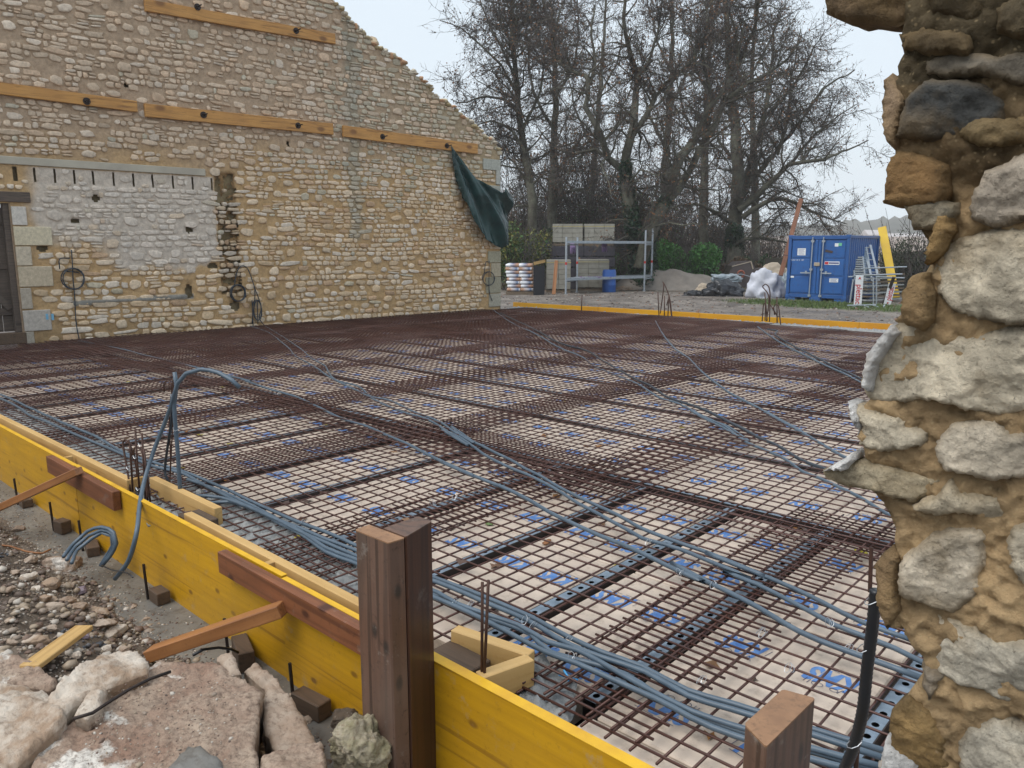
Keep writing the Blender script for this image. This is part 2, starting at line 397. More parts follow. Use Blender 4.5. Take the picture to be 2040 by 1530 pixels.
def concrete_mat():
    m, n, b = nodes('fresh_grey_concrete'); v = coords(n)
    t = tex(n, 'Noise', 5, v, Detail=8); t2 = tex(n, 'Noise', 45, v, Detail=6, Roughness=.7)
    col = mix(n, ramp(n, t.outputs['Fac'], [(.35, 0.0), (.65, 1.0)]), (.22, .235, .245), (.36, .36, .345))
    col = mix(n, ramp(n, t2.outputs['Fac'], [(.45, 0.0), (.7, .7)]), col, (.09, .10, .11))
    n.links.new(col, b.inputs['Base Color']); b.inputs['Roughness'].default_value = .5
    bump(n, b, t2.outputs['Fac'], .8, .02); return m
M['concrete'] = concrete_mat()
M['footing'] = simple('smooth_footing_concrete', (.125, .118, .108), (.20, .19, .17), 4, .4, bs=.5, bd=.006, bscale=50, c3=(.07, .055, .042))
M['render'] = simple('old_grey_render', (.46, .43, .35), (.38, .35, .29), 3, .9, bs=.4)
M['galv'] = simple('galvanised_steel', (.42, .46, .50), (.32, .36, .40), 14, .4, .5, bs=.1)
M['gstone'] = vcol('limestone_facing', .92, scale=22, amt=.3, bs=.6, bd=.012, bscale=35)
M['gmortar'] = vcol('lime_mortar', .95, scale=14, amt=.28, bs=.8, bd=.02, bscale=30)
def fieldstone():
    m, n, b = nodes('weathered_fieldstone'); v = coords(n)
    a = n.nodes.new('ShaderNodeAttribute'); a.attribute_name = 'Col'
    t = tex(n, 'Noise', 18, v, Detail=10, Roughness=.72, Distortion=.3)
    col = mix(n, 1.0, a.outputs['Color'], ramp(n, t.outputs['Fac'], [(.28, .48), (.5, .95), (.72, 1.35)]), 'MULTIPLY')
    t4 = tex(n, 'Noise', 7, v, Detail=5, Roughness=.6)
    col = mix(n, ramp(n, t4.outputs['Fac'], [(.52, 0.0), (.68, .5)]), col, (.30, .20, .09))
    t3 = tex(n, 'Noise', 130, v, Detail=4, Roughness=.7)
    col = mix(n, ramp(n, t3.outputs['Fac'], [(.60, 0.0), (.72, .6)]), col, (.10, .085, .06))
    n.links.new(col, b.inputs['Base Color']); b.inputs['Roughness'].default_value = .85; b.inputs['Specular IOR Level'].default_value = .25
    t2 = tex(n, 'Noise', 40, v, Detail=12, Roughness=.72); p = bump(n, b, t2.outputs['Fac'], 1.0, .022)
    t5 = tex(n, 'Noise', 260, v, Detail=4, Roughness=.6); bump(n, b, t5.outputs['Fac'], .8, .003, p)
    return m
M['fstone'] = fieldstone()
def earthmortar():
    m, n, b = nodes('ochre_earth_mortar'); v = coords(n)
    a = n.nodes.new('ShaderNodeAttribute'); a.attribute_name = 'Col'
    t = tex(n, 'Noise', 12, v, Detail=10, Roughness=.72)
    col = mix(n, 1.0, a.outputs['Color'], ramp(n, t.outputs['Fac'], [(.25, .45), (.5, .95), (.75, 1.35)]), 'MULTIPLY')
    t3 = tex(n, 'Voronoi', 90, v); col = mix(n, ramp(n, t3.outputs['Distance'], [(.1, .5), (.25, 0.0)]), col, (.50, .38, .22))
    n.links.new(col, b.inputs['Base Color']); b.inputs['Roughness'].default_value = .95; b.inputs['Specular IOR Level'].default_value = .15
    t2 = tex(n, 'Noise', 60, v, Detail=12, Roughness=.75); p = bump(n, b, t2.outputs['Fac'], 1.0, .012)
    t5 = tex(n, 'Noise', 320, v, Detail=4, Roughness=.6); bump(n, b, t5.outputs['Fac'], .7, .002, p)
    return m
M['emortar'] = earthmortar()
def rubble():
    m, n, b = nodes('broken_limestone_slab'); v = coords(n)
    t = tex(n, 'Noise', 3.2, v, Detail=9, Roughness=.7, Distortion=.5)
    col = mix(n, ramp(n, t.outputs['Fac'], [(.36, 0.0), (.50, .55), (.64, 1.0)]), (.27, .165, .115), (.43, .34, .26))
    t1 = tex(n, 'Noise', 2.1, coords(n, (1, 1.3, 1)), Detail=7, Roughness=.6)
    col = mix(n, ramp(n, t1.outputs['Fac'], [(.585, 0.0), (.62, .95)]), col, (.70, .66, .60))
    t3 = tex(n, 'Noise', 55, v, Detail=6, Roughness=.75)
    col = mix(n, ramp(n, t3.outputs['Fac'], [(.46, 0.0), (.64, .8)]), col, (.13, .085, .06))
    n.links.new(col, b.inputs['Base Color']); b.inputs['Roughness'].default_value = .62; b.inputs['Specular IOR Level'].default_value = .4
    t2 = tex(n, 'Noise', 28, v, Detail=12, Roughness=.72); p = bump(n, b, t2.outputs['Fac'], .9, .012)
    t5 = tex(n, 'Noise', 190, v, Detail=4, Roughness=.6); bump(n, b, t5.outputs['Fac'], .5, .002, p)
    return m
M['rubble'] = rubble()
M['rub_white'] = simple('pale_broken_stone', (.58, .51, .43), (.33, .23, .155), 6, .7, bs=.9, bd=.012, bscale=50, c3=(.17, .11, .07), lo=.42, hi=.6)
M['rub_brown'] = simple('brown_broken_stone', (.28, .19, .13), (.40, .32, .25), 9, .7, bs=.8, bd=.008, bscale=50, c3=(.13, .08, .05))
M['rub_green'] = simple('lichened_boulder', (.44, .38, .28), (.27, .24, .14), 12, .85, bs=1, bd=.02, bscale=45, c3=(.20, .14, .08), lo=.42, hi=.6)
M['flint'] = simple('purple_flint', (.13, .10, .13), (.20, .15, .17), 9, .5, bs=.5)
M['gravel'] = vcol('gravel', .6, scale=60, amt=.3, bs=.2, bscale=100, spec=.5)
def earth():
    m, n, b = nodes('stony_earth'); v = coords(n)
    t = tex(n, 'Noise', 2.5, v, Detail=9, Roughness=.7); t2 = tex(n, 'Noise', 35, v, Detail=8, Roughness=.75)
    col = mix(n, ramp(n, t.outputs['Fac'], [(.38, 0.0), (.62, 1.0)]), (.10, .068, .045), (.22, .17, .125))
    col = mix(n, ramp(n, t2.outputs['Fac'], [(.5, 0.0), (.68, .8)]), col, (.045, .035, .03))
    t3 = tex(n, 'Voronoi', 60, v); col = mix(n, ramp(n, t3.outputs['Distance'], [(.16, .8), (.3, 0.0)]), col, (.30, .25, .20))
    n.links.new(col, b.inputs['Base Color']); b.inputs['Roughness'].default_value = .75
    bump(n, b, t2.outputs['Fac'], 1, .03); return m
M['earth'] = earth()
# ============================================================ SETTING: ground, field, hills
def ground_mat():
    m, n, b = nodes('muddy_yard_ground'); v = coords(n)
    sep = n.nodes.new('ShaderNodeSeparateXYZ'); n.links.new(v, sep.inputs[0])
    def mth(op, a, c=None):
        q = n.nodes.new('ShaderNodeMath'); q.operation = op
        for i, s in ((0, a), (1, c)):
            if s is None: continue
            if hasattr(s, 'links'): n.links.new(s, q.inputs[i])
            else: q.inputs[i].default_value = s
        return q.outputs[0]
    t = tex(n, 'Noise', 1.1, coords(n, (1, 1, 1)), Detail=9, Roughness=.65); t2 = tex(n, 'Noise', 9, v, Detail=8, Roughness=.7)
    mud = mix(n, ramp(n, t.outputs['Fac'], [(.38, 0.0), (.62, 1.0)]), (.115, .095, .080), (.27, .235, .205))
    mud = mix(n, ramp(n, t2.outputs['Fac'], [(.5, 0.0), (.68, .75)]), mud, (.075, .062, .055))
    r = mth('SQRT', mth('ADD', mth('POWER', sep.outputs[0], 2.0), mth('POWER', sep.outputs[1], 2.0)))
    rn = mth('ADD', r, mth('MULTIPLY', mth('SUBTRACT', t.outputs['Fac'], .5), 10.0))
    litter = mix(n, ramp(n, t2.outputs['Fac'], [(.4, 0.0), (.6, 1.0)]), (.035, .045, .016), (.10, .06, .035))
    f1 = ramp(n, mth('DIVIDE', rn, 100.0), [(.325, 0.0), (.345, 1.0)]); col = mix(n, f1, mud, litter)
    dx = mth('DIVIDE', mth('ADD', sep.outputs[0], 9.3), 3.4); dy = mth('DIVIDE', mth('SUBTRACT', sep.outputs[1], 25.3), 1.5)
    g = mth('ADD', mth('ADD', mth('POWER', dx, 2.0), mth('POWER', dy, 2.0)), mth('MULTIPLY', mth('SUBTRACT', t2.outputs['Fac'], .5), 2.5))
    gr = mix(n, ramp(n, t2.outputs['Fac'], [(.4, 0.0), (.6, 1.0)]), (.06, .085, .020), (.095, .12, .035))
    col = mix(n, ramp(n, g, [(.75, 1.0), (1.0, 0.0)]), col, gr)
    field = mix(n, ramp(n, t.outputs['Fac'], [(.4, 0.0), (.6, 1.0)]), (.23, .17, .13), (.29, .215, .17))
    f2 = ramp(n, mth('DIVIDE', rn, 100.0), [(.60, 0.0), (.66, 1.0)]); col = mix(n, f2, col, field)
    n.links.new(col, b.inputs['Base Color'])
    n.links.new(ramp(n, t.outputs['Fac'], [(.35, .35), (.6, .8)]), b.inputs['Roughness'])
    bump(n, b, t2.outputs['Fac'], 1.0, .10); return m
M['ground'] = ground_mat()
def gh(x, y):
    r = math.hypot(x, y); z = -.5
    if 16 < r < 70: z += .035*fr((x, y), .5, 3)
    if r > 60: z += min(r-60, 260)*.0215 + .25*fr((x, y), .03, 2)
    return z
rr = [0]+list(np.geomspace(2, 14, 6))+list(np.linspace(15, 34, 42))+list(np.geomspace(36, 420, 26)); na = 160
V = [(0, 0, -.5)]; F4 = []; F3 = []
for i, r in enumerate(rr[1:]):
    for k in range(na):
        a = 2*PI*k/na; x, y = r*math.sin(a), r*math.cos(a); V.append((x, y, gh(x, y)))
for k in range(na): F3.append((0, 1+(k+1) % na, 1+k))
for i in range(len(rr)-2):
    for k in range(na):
        a = 1+i*na+k; b_ = 1+i*na+(k+1) % na; F4.append((a, b_, b_+na, a+na))
o = add('ground', fast_mesh('ground', V, F4, F3, mats=[M['ground']], smooth=True)); tag(o, kind='structure')
# wooded hills beyond the field
def hill(name, r0, zt, a0, a1, seed, mat):
    V = []; F = []; n = 420; m = 10
    for i in range(n+1):
        a = math.radians(a0+(a1-a0)*i/n)
        hh = zt*(.75+.5*fr((i*.017, 0, seed), 1.0, 3, seed))+zt*.22*fr((i*1.9, 0, seed), 1.0, 4, seed)
        for j in range(m+1):
            t = j/m; r = r0+90*t; z = 4.5+(hh)*math.sin(t*PI/2)**.8+zt*.06*fr((i*1.3, j*1.7, 0), 1, 2, seed)
            V.append((r*math.sin(a), r*math.cos(a), z if j else 2))
    for i in range(n):
        for j in range(m):
            a = i*(m+1)+j; F.append((a, a+m+1, a+m+2, a+1))
    return tag(add(name, fast_mesh(name, V, F, mats=[mat])), kind='structure')
M['woods'] = simple('far_woods', (.045, .05, .04), (.09, .085, .07), .05, .95, bs=0)
hill('hills', 430, 15, -100, 40, 1.0, M['woods'])
hill('hills', 330, 5.0, -100, 40, 2.0, M['woods'])

# footing, dark base painting the shade of the void under the slab, fresh concrete
mb = MB(); mb.box((-4.4, 1.50, -.525), (11.5, .34, .09), bev=.01)
tag(mb.build('footing', M['footing']), kind='structure')
mb = MB(); mb.box((-6.1, 8.0, -.40), (14.2, 12.6, .16)); tag(mb.build('void_shade_base', M['void']), kind='structure')
def mound(x, y):
    t = min(1, max(0, (1.48+.12*fr((x, 0), 1.3, 3)-y)/.75)); t = t*t*(3-2*t)
    xx = min(1, max(0, (-x-1.0)/2.5))
    return -.50+.30*t*(.35+.65*xx)+(.05*fr((x, y), 1.6, 4)+.028*fr((x, y), 7, 4))*min(1, t*3+.05)
V = []; F = []; nx, ny = 280, 110; X0, X1, Y0, Y1 = -9.5, 1.2, -1.4, 1.45
for j in range(ny):
    for i in range(nx):
        x = X0+(X1-X0)*i/(nx-1); y = Y0+(Y1-Y0)*j/(ny-1); V.append((x, y, mound(x, y)))
F = [(j*nx+i, j*nx+i+1, (j+1)*nx+i+1, (j+1)*nx+i) for j in range(ny-1) for i in range(nx-1)]
tag(add('earth_bank', fast_mesh('earth_bank', V, F, mats=[M['earth']], smooth=True)), kind='structure')
def conc(name, poly, z, seed):
    V, F3, F4, col = relief(jag(poly, .12, .05, seed+3), s=.018, H=.014, rd=.02, amp=.030, nscale=22, depth=.03, f=lambda u, v, h: (u, v, z+h), seed=seed)
    tag(add(name, fast_mesh(name, V, F4, F3, mats=[M['concrete']], smooth=True)), kind='structure')
conc('concrete_edging', [(-8.2, 1.66), (-5.2, 1.66), (-2.25, 1.66), (-2.3, 1.93), (-2.7, 2.10), (-3.3, 2.14), (-3.6, 2.22), (-4.0, 2.08), (-4.6, 2.16), (-5.3, 2.1), (-6.2, 2.2), (-8.2, 2.1)], -.118, 1)
conc('concrete_edging', [(-1.8, 1.66), (-1.35, 1.66), (-1.38, 1.74), (-1.42, 1.86), (-1.5, 2.0), (-1.72, 2.05), (-1.9, 1.98)], -.118, 2)
conc('concrete_edging', [(-13.0, 13.95), (.8, 14.65), (.8, 15.1), (-13.0, 14.4)], -.118, 3)

# ============================================================ SLAB: panels, joists, mesh
railx = [.035+.69*2, .035+.69, .035, -.655, -1.41, -1.965, -2.57, -3.27, -4.05, -4.745, -5.5]
while railx[-1] > -13.3: railx.append(railx[-1]-.69)
raily = [4.12, 5.20, 6.16, 7.03, 7.86, 8.72, 9.58, 10.44, 11.3, 12.16, 13.0, 13.86]
WA = np.array((-13.57, 3.27)); WBp = np.array((-12.68, 13.35)); WL = float(np.linalg.norm(WBp-WA)); WU = (WBp-WA)/WL; WN = np.array((WU[1], -WU[0]))
def wallx(y): return WA[0]+(y-WA[1])*WU[0]/WU[1]
def textmesh(txt, size, extrude=0.0, shear=0.0, offset=0.0, align='CENTER'):
    cu = bpy.data.curves.new('t', 'FONT'); cu.body = txt; cu.size = size; cu.extrude = extrude; cu.shear = shear; cu.offset = offset
    cu.align_x = align; cu.align_y = 'CENTER'; cu.resolution_u = 3
    ob = bpy.data.objects.new('t', cu); COL.objects.link(ob)
    dg = bpy.context.evaluated_depsgraph_get(); me = bpy.data.meshes.new_from_object(ob.evaluated_get(dg))
    bpy.data.objects.remove(ob); bpy.data.curves.remove(cu)
    v = [tuple(x.co) for x in me.vertices]; f = [tuple(p.vertices) for p in me.polygons]; bpy.data.meshes.remove(me); return v, f
TK = textmesh('KMS', .155, shear=.25, offset=.006)
def prints(mb, spots):
    for (x, y, a, s) in spots:
        R = Matrix.Rotation(a, 3, 'Z'); mb.mi = 0
        mb.poly([tuple((R @ Vector((p[0]*.80, p[1]*1.35, 0)))*s+Vector((x, y, .0012))) for p in TK[0]], TK[1])
        mb.mi = 1
        def ln(p, q, wd=.0016):
            p = R @ Vector((*p, 0)); q = R @ Vector((*q, 0)); d = (q-p).normalized(); nn = Vector((-d.y, d.x, 0))*wd
            mb.poly([tuple(k+Vector((x, y, .0022))) for k in (p-nn, q-nn, q+nn, p+nn)], [(0, 1, 2, 3)])
        def ring(cx, cy, rx, ry):
            q = [(cx+rx*math.cos(t), cy+ry*math.sin(t)) for t in np.linspace(0, 2*PI, 11)]
            for i in range(10): ln(q[i], q[i+1])
        ring(.045, .10, .028, .020); ring(-.035, .098, .020, .015); ln((-.10, .12), (-.07, .07)); ln((-.07, .07), (-.055, .115)); ln((.09, .12), (.085, .08)); ln((.11, .115), (.105, .07))
        ln((-.14, -.05), (-.13, .02)); ln((-.13, -.07), (-.02, -.085)); ln((0, -.075), (.09, -.09))
mbp_cache = {}; mbp_mesh = {}
def panel(cx, cy, lx, ly, spots, key, label, group):
    if key in mbp_cache:
        t = copy_tree(mbp_cache[key]); t.location = (cx, cy, -.13); return t
    t = thing('insulation_panel', label, 'insulation panel', (cx, cy, -.13), group)
    mb = MB(); mb.box((0, 0, -.05), (lx, ly, .10), bev=.006); mb.build('foam_block', M['foam'], t, local=True)
    for (x, y, a, s) in spots:
        if 'p' not in mbp_mesh:
            mb = MB(); prints(mb, [(0, 0, 0, 1)]); o = mb.build('printed_lettering', [M['print'], M['print_dark']], t, local=True); mbp_mesh['p'] = o.data
        else: o = add('printed_lettering', mbp_mesh['p'], t)
        o.location = (x, y, 0); o.rotation_euler = (0, 0, a+.04*math.sin(x*50+y*31)); o.scale = (s, s, 1)
    mbp_cache[key] = t; return t
GN = 'insulation panels lying between the joists of the near bay'; GF = 'insulation panels lying between the joists of the far bay'
for k in range(len(railx)-1):
    x1, x0 = railx[k], railx[k+1]; wd = x1-x0-.115; cx = (x0+x1)/2
    if x1 < -13: continue
    for j, cy in enumerate((2.375+.03, 3.46)):
        key = ('n', round(wd, 2), j)
        sp = [(-wd*.27, (-.33 if j == 0 else -.30), 0, .72), (wd*.27, (-.33 if j == 0 else -.30), 0, .72), (-wd*.27, .235, PI, .72), (wd*.27, .235, PI, .72)]
        if j == 0 and k > 4: sp = sp[2:]
        panel(cx, cy, wd, 1.045, sp, key, 'cream foam floor panel with blue lettering between perforated joists of the near bay', GN)
for k in range(0, 5):
    x1, x0 = railx[k], railx[k+1]
    if x0 > -1.42: panel((x0+x1)/2, 1.808, x1-x0-.07, .13, [], ('e', k), 'narrow cream foam offcut filling the edge beside the right hand board', 'foam offcuts along the near edge')
for j in range(len(raily)-1):
    y0, y1 = raily[j], raily[j+1]; wd = y1-y0-.115; cy = (y0+y1)/2
    x = wallx(cy)+.25+.6
    while x < .8:
        sp = [(-.35, -.22, 0, .72), (0, -.20, 0, .72), (.35, -.22, 0, .72), (-.35, .22, PI, .72), (0, .24, PI, .72), (.35, .22, PI, .72)]
        panel(x, cy, 1.045, wd, sp, ('f', round(wd, 2)), 'cream foam floor panel with blue lettering between joists of the far bay', GF)
        x += 1.055
def rail_mesh(L, pitch=.077, wd=.05, detail=True):
    mb = MB(); n = max(1, int(L/pitch)); h = .0
    if detail:
        for i in range(n):
            cx = -L/2+(i+.5)*L/n; p2 = L/n/2; w2 = wd/2; vs = [(cx-p2, -w2, 0), (cx+p2, -w2, 0), (cx+p2, w2, 0), (cx-p2, w2, 0)]
            r = .0125
            for q in range(8): a = PI/8+q*PI/4-PI*.5; vs.append((cx+r*1.15*math.cos(a), r*math.sin(a), 0))
            fs = [(0, 1, 5, 4, 11), (1, 2, 7, 6, 5), (2, 3, 9, 8, 7), (3, 0, 11, 10, 9)]
            mb.poly(vs, fs)
    else: mb.poly([(-L/2, -wd/2, 0), (L/2, -wd/2, 0), (L/2, wd/2, 0), (-L/2, wd/2, 0)], [(0, 1, 2, 3)])
    return mb
_rc = {}
def rail(cx, cy, L, rz, label, group, detail=True):
    key = (round(L, 2), detail)
    if key in _rc:
        t = copy_tree(_rc[key]); t.location = (cx, cy, -.112); t.rotation_euler = (0, 0, rz); return t
    t = thing('perforated_joist', label, 'steel joist', (cx, cy, -.112), group, rz)
    rail_mesh(L, detail=detail).build('perforated_flange', M['rail'], t, local=True)
    mb = MB(); mb.box((0, -.0275, -.045), (L, .003, .09)); mb.box((0, .0275, -.045), (L, .003, .09)); mb.box((0, 0, -.088), (L, .051, .004))
    mb.build('web', M['rail_side'], t, local=True)
    _rc[key] = t; return t
GR = 'perforated steel joists of the near bay'; GR2 = 'perforated steel joists running along the far bay'
for x in railx:
    if x > -13.2: rail(x, 2.99, 2.14, PI/2, 'perforated grey steel joist between foam panels of the near bay', GR)
for y in raily:
    x0 = wallx(y)+.2; rail((x0+.9)/2, y, .9-x0 if False else 13.4, 0, 'long perforated joist crossing the far bay under the mesh', GR2)
# welded mesh sheets
PX_ = .0915
def mesh_sheet(x0, x1, y0, y1, z, seed, label):
    rnd = random.Random(seed); V = []; F = []
    def bar(axis, c, a, b, zz, r=.0047):
        n = max(2, int((b-a)/.6)); base = len(V)
        off = rnd.uniform(-.004, .004)
        for i in range(n+1):
            s = a+(b-a)*i/n
            x, y = (s, c+off) if axis == 'x' else (c+off, s)
            h = zz+.012*fr((x*.9, y*.9, seed), 1, 2, seed)
            for q in range(4):
                an = PI/4+q*PI/2; du, dz = r*math.cos(an), r*math.sin(an)
                V.append((x, y+du, h+dz) if axis == 'x' else (x+du, y, h+dz))
        for i in range(n):
            for q in range(4): F.append((base+i*4+q, base+i*4+(q+1) % 4, base+(i+1)*4+(q+1) % 4, base+(i+1)*4+q))
        F.append((base, base+3, base+2, base+1)); e = base+n*4; F.append((e, e+1, e+2, e+3))
    e = .035
    y = y0
    while y <= y1:
        xa = max(x0, wallx(y)+.12); 
        if x1 > xa+.2: bar('x', y, xa-e*(xa == x0), x1+e, z+.0076)
        y += PX_
    x = x0
    while x <= x1:
        ya = y0; yb = y1
        if x < wallx(y1)+.12: yb = WA[1]+(x-.12-WA[0])*WU[1]/WU[0]
        if yb > ya+.2: bar('y', x, ya-e, yb+e, z)
        x += PX_
    o = add('rebar_mesh_sheet', fast_mesh('rebar_mesh_sheet', V, F, mats=[M['mesh_rust']]))
    return tag(o, label, 'rebar mesh', 'overlapping welded mesh sheets over the floor panels')
xs = [(-1.60, .62)]; x = -1.60
while x > -12.8:
    x -= 1.74; xs.append((x, x+2.2))
ys = [(1.80, 4.02), (3.80, 9.1), (8.65, 14.1)]
k = 0
for j, (a, b_) in enumerate(ys):
    for i, (c, d) in enumerate(xs):
        jx = (.0 if j == 0 else (.35 if j == 1 else -.25)); jy = random.uniform(-.06, .06)
        z = -.086+.010*((i % 2)+2*(j % 2)); k += 1
        ea = random.uniform(-.28, .12) if j == 1 else 0; eb = random.uniform(-.20, .34) if j == 0 else 0
        mesh_sheet(c+jx, d+jx, a+ea+(jy if a > 1.9 else 0.03*(i % 2)), b_+eb+jy, z, k, 'rusty welded mesh sheet overlapping its neighbours over the foam floor panels')
for (a, b_, c, d) in ((2.2, 7.6, -13.0, -10.9), (7.3, 12.7, -13.0, -10.8), (4.1, 9.5, -11.1, -9.0), (9.2, 14.0, -11.0, -8.7), (10.9, 14.1, -8.9, -6.2)):
    k += 1; mesh_sheet(c, d, a, b_, -.052, k, 'extra rusty mesh sheet laid over the others toward the gable wall')
# ------------------------------------------------------------ conduits
def pxs(o, s, pts): return [(o[0]+x/s, o[1]+y/s) for x, y in pts]
o1 = ((0, 700), 3.4); o3 = ((480, 650), 4.08); o2 = ((880, 850), 5.1); o4 = ((1280, 800), 4.08); o5 = ((1200, 1100), 2.914); o0 = ((0, 380), 3.4); of = ((980, 600), 2.55); o6 = ((650, 1100), 3.4)
def conduit(segs, label, z=-.052, r=.0100, mat='conduit', n=7, extra=None, group='electrical conduits laid across the mesh', name='conduit'):
    pts = []
    for (o, s), l in segs: pts += pxs(o, s, l)
    w3 = []
    for i, (x, y) in enumerate(pts):
        p = P(x, y, z)
        if w3 and np.linalg.norm(p-w3[-1]) < .12: continue
        w3.append(p)
    if extra: w3 += [np.array(e) for e in extra]
    sp = spline(w3, .07)
    sp = [p+np.array((0, 0, .006*fr(p, 2.0, 2, r*100))) for p in sp]
    mb = MB(); mb.tube(sp, r, n)
    o = mb.build(name, M[mat], smooth=True); return tag(o, label, 'conduit', group)
ident = ((0, 0), 1)
conduit([(o3, [(80, 0), (220, 50), (330, 130), (400, 190), (440, 240), (600, 330), (700, 400), (850, 480), (1000, 550), (1150, 630), (1300, 690), (1500, 750), (1700, 870), (1850, 970)]), (o2, [(0, 30), (200, 120), (430, 280), (650, 400), (850, 480), (1000, 550), (1200, 660), (1400, 790), (1600, 890), (1900, 1050)]), (o4, [(0, 1110), (300, 1200), (600, 1320), (880, 1440)]), (o5, [(700, 110), (900, 190), (1200, 340), (1350, 420), (1500, 480), (1700, 560), (1850, 640), (2000, 720)])],
        'lower conduit of the wavy pair running from the wall coil across the mesh')
conduit([(o3, [(200, 0), (330, 80), (480, 180), (570, 260), (680, 320), (715, 380), (780, 440), (950, 490), (1060, 570), (1200, 600), (1400, 690), (1600, 770), (1750, 870), (1900, 950)]), (o2, [(100, 0), (200, 90), (500, 240), (700, 340), (850, 430), (1000, 500), (1200, 620), (1500, 770), (1800, 900)]), (o4, [(0, 1030), (280, 1140), (600, 1250), (1000, 1420)]), (o5, [(600, 0), (900, 120), (1200, 250), (1500, 400), (1650, 480), (1800, 510), (1950, 560)])],
        'upper conduit of the wavy pair running from the wall coil across the mesh')
conduit([(o0, [(530, 1015), (850, 1080), (1000, 1120), (1300, 1190), (1700, 1290)]), (o3, [(0, 430), (200, 500), (440, 570), (600, 640), (800, 740), (1000, 800), (1200, 890), (1400, 980), (1600, 1080), (1900, 1220)]), (o2, [(0, 360), (300, 490), (500, 570), (700, 650), (900, 750), (1100, 870), (1300, 970), (1600, 1110), (1800, 1190)]), (o4, [(0, 1240), (300, 1380), (500, 1470)]), (o5, [(400, 60), (620, 180), (900, 320), (1150, 460), (1400, 560), (1600, 620), (1850, 730), (2040, 820)])],
        'single conduit crossing the mesh from the foot of the wall near the door', r=.011)
conduit([(of, [(0, 40), (100, 110), (230, 170), (330, 230), (450, 280), (520, 330), (640, 380), (740, 420), (850, 490), (950, 520), (1100, 600), (1200, 640), (1300, 710)]), (o4, [(400, 80), (620, 180), (720, 240), (860, 340), (1000, 400), (1150, 470), (1300, 570), (1430, 620), (1620, 710), (1780, 790), (1970, 900), (2150, 990)])],
        'pale conduit running from the far wall corner to the broken wall', r=.0104)
conduit([(of, [(40, 60), (200, 135), (340, 210), (480, 250), (560, 300), (680, 370), (800, 430), (900, 490), (1050, 540), (1200, 610), (1350, 690)]), (o4, [(500, 60), (650, 140), (800, 210), (920, 280), (1100, 360), (1250, 450), (1350, 500), (1450, 535), (1700, 620)])],
        'dark conduit running beside the pale one from the far wall corner', mat='conduit_dark', r=.0125, z=-.045)
conduit([(of, [(830, 100), (870, 170), (930, 240), (1000, 290), (1080, 370), (1200, 460), (1330, 530), (1450, 600), (1600, 680)]), (o4, [(1000, 80), (1200, 200), (1400, 310), (1600, 430), (1800, 540)])],
        'conduit starting at the middle starter bars of the far board', r=.012)
conduit([(of, [(1350, 130), (1450, 200), (1600, 280), (1750, 350), (1870, 410), (2000, 470)])], 'pale conduit of the short pair by the right starter bars of the far board', r=.0120)
conduit([(of, [(1400, 142), (1450, 150), (1445, 175), (1600, 262), (1750, 335), (1880, 398), (2010, 460)])], 'dark conduit of the short pair by the right starter bars of the far board', mat='conduit_dark', r=.0120, z=-.045)
GE = 'bundled conduits along the near formwork board'
conduit([(o1, [(-300, 180), (0, 290), (200, 380), (440, 490), (640, 570), (830, 680), (1030, 750), (1230, 810), (1500, 920), (1800, 1060), (2040, 1160)]), (ident, [(650, 1060), (704, 1083), (780, 1118), (873, 1153), (956, 1185), (1047, 1223), (1132, 1268), (1200, 1300)]), (o5, [(230, 660), (500, 800), (750, 875), (940, 935), (1250, 1040), (1450, 1090), (1630, 1150), (1800, 1200)])], 'outermost conduit of the bundle along the near board, farthest from the board', group=GE)
conduit([(o1, [(-300, 205), (0, 320), (130, 380), (200, 430), (330, 480), (460, 540), (700, 640), (830, 695), (1030, 775), (1230, 825), (1450, 940), (1800, 1105), (2040, 1200)]), (ident, [(650, 1075), (704, 1093), (780, 1128), (873, 1160), (956, 1195), (1047, 1233), (1132, 1282), (1200, 1310)]), (o5, [(250, 690), (500, 830), (750, 910), (920, 965), (1250, 1072), (1450, 1130), (1620, 1190), (1800, 1240)])], 'second conduit of the bundle along the near board, counted from the mesh', group=GE, z=-.05)
conduit([(o1, [(1270, 868), (1350, 880), (1450, 930), (1700, 1040), (2040, 1225)]), (ident, [(650, 1082), (704, 1104), (790, 1145), (873, 1181), (915, 1205), (956, 1215), (1032, 1245), (1091, 1278), (1150, 1295), (1200, 1320)]), (o5, [(400, 860), (640, 965), (840, 1035), (1240, 1150), (1400, 1180), (1600, 1240), (1800, 1300)])], 'conduit of the near bundle that starts beside the looped riser', group=GE)
conduit([(o1, [(1310, 980), (1400, 985), (1500, 992), (1700, 1060), (1900, 1150), (2040, 1222)]), (ident, [(650, 1092), (704, 1112), (790, 1157), (873, 1194), (956, 1230), (1017, 1262), (1091, 1300), (1150, 1322), (1200, 1346)]), (o5, [(300, 840), (640, 1015), (830, 1080), (1230, 1210), (1400, 1250), (1600, 1300)])], 'conduit of the near bundle lying closest to the board and the timber box', group=GE)
conduit([(o1, [(1400, 1030), (1550, 1018), (1700, 1065), (1900, 1165), (2040, 1240)]), (ident, [(650, 1100), (704, 1120), (790, 1163), (873, 1187), (935, 1214), (985, 1235), (1056, 1262), (1100, 1300), (1150, 1312)]), (o5, [(120, 700), (400, 880), (640, 985), (830, 1056), (1100, 1130), (1300, 1180), (1600, 1262)])], 'conduit of the near bundle crossing under the others past the timber box', group=GE, z=-.064)
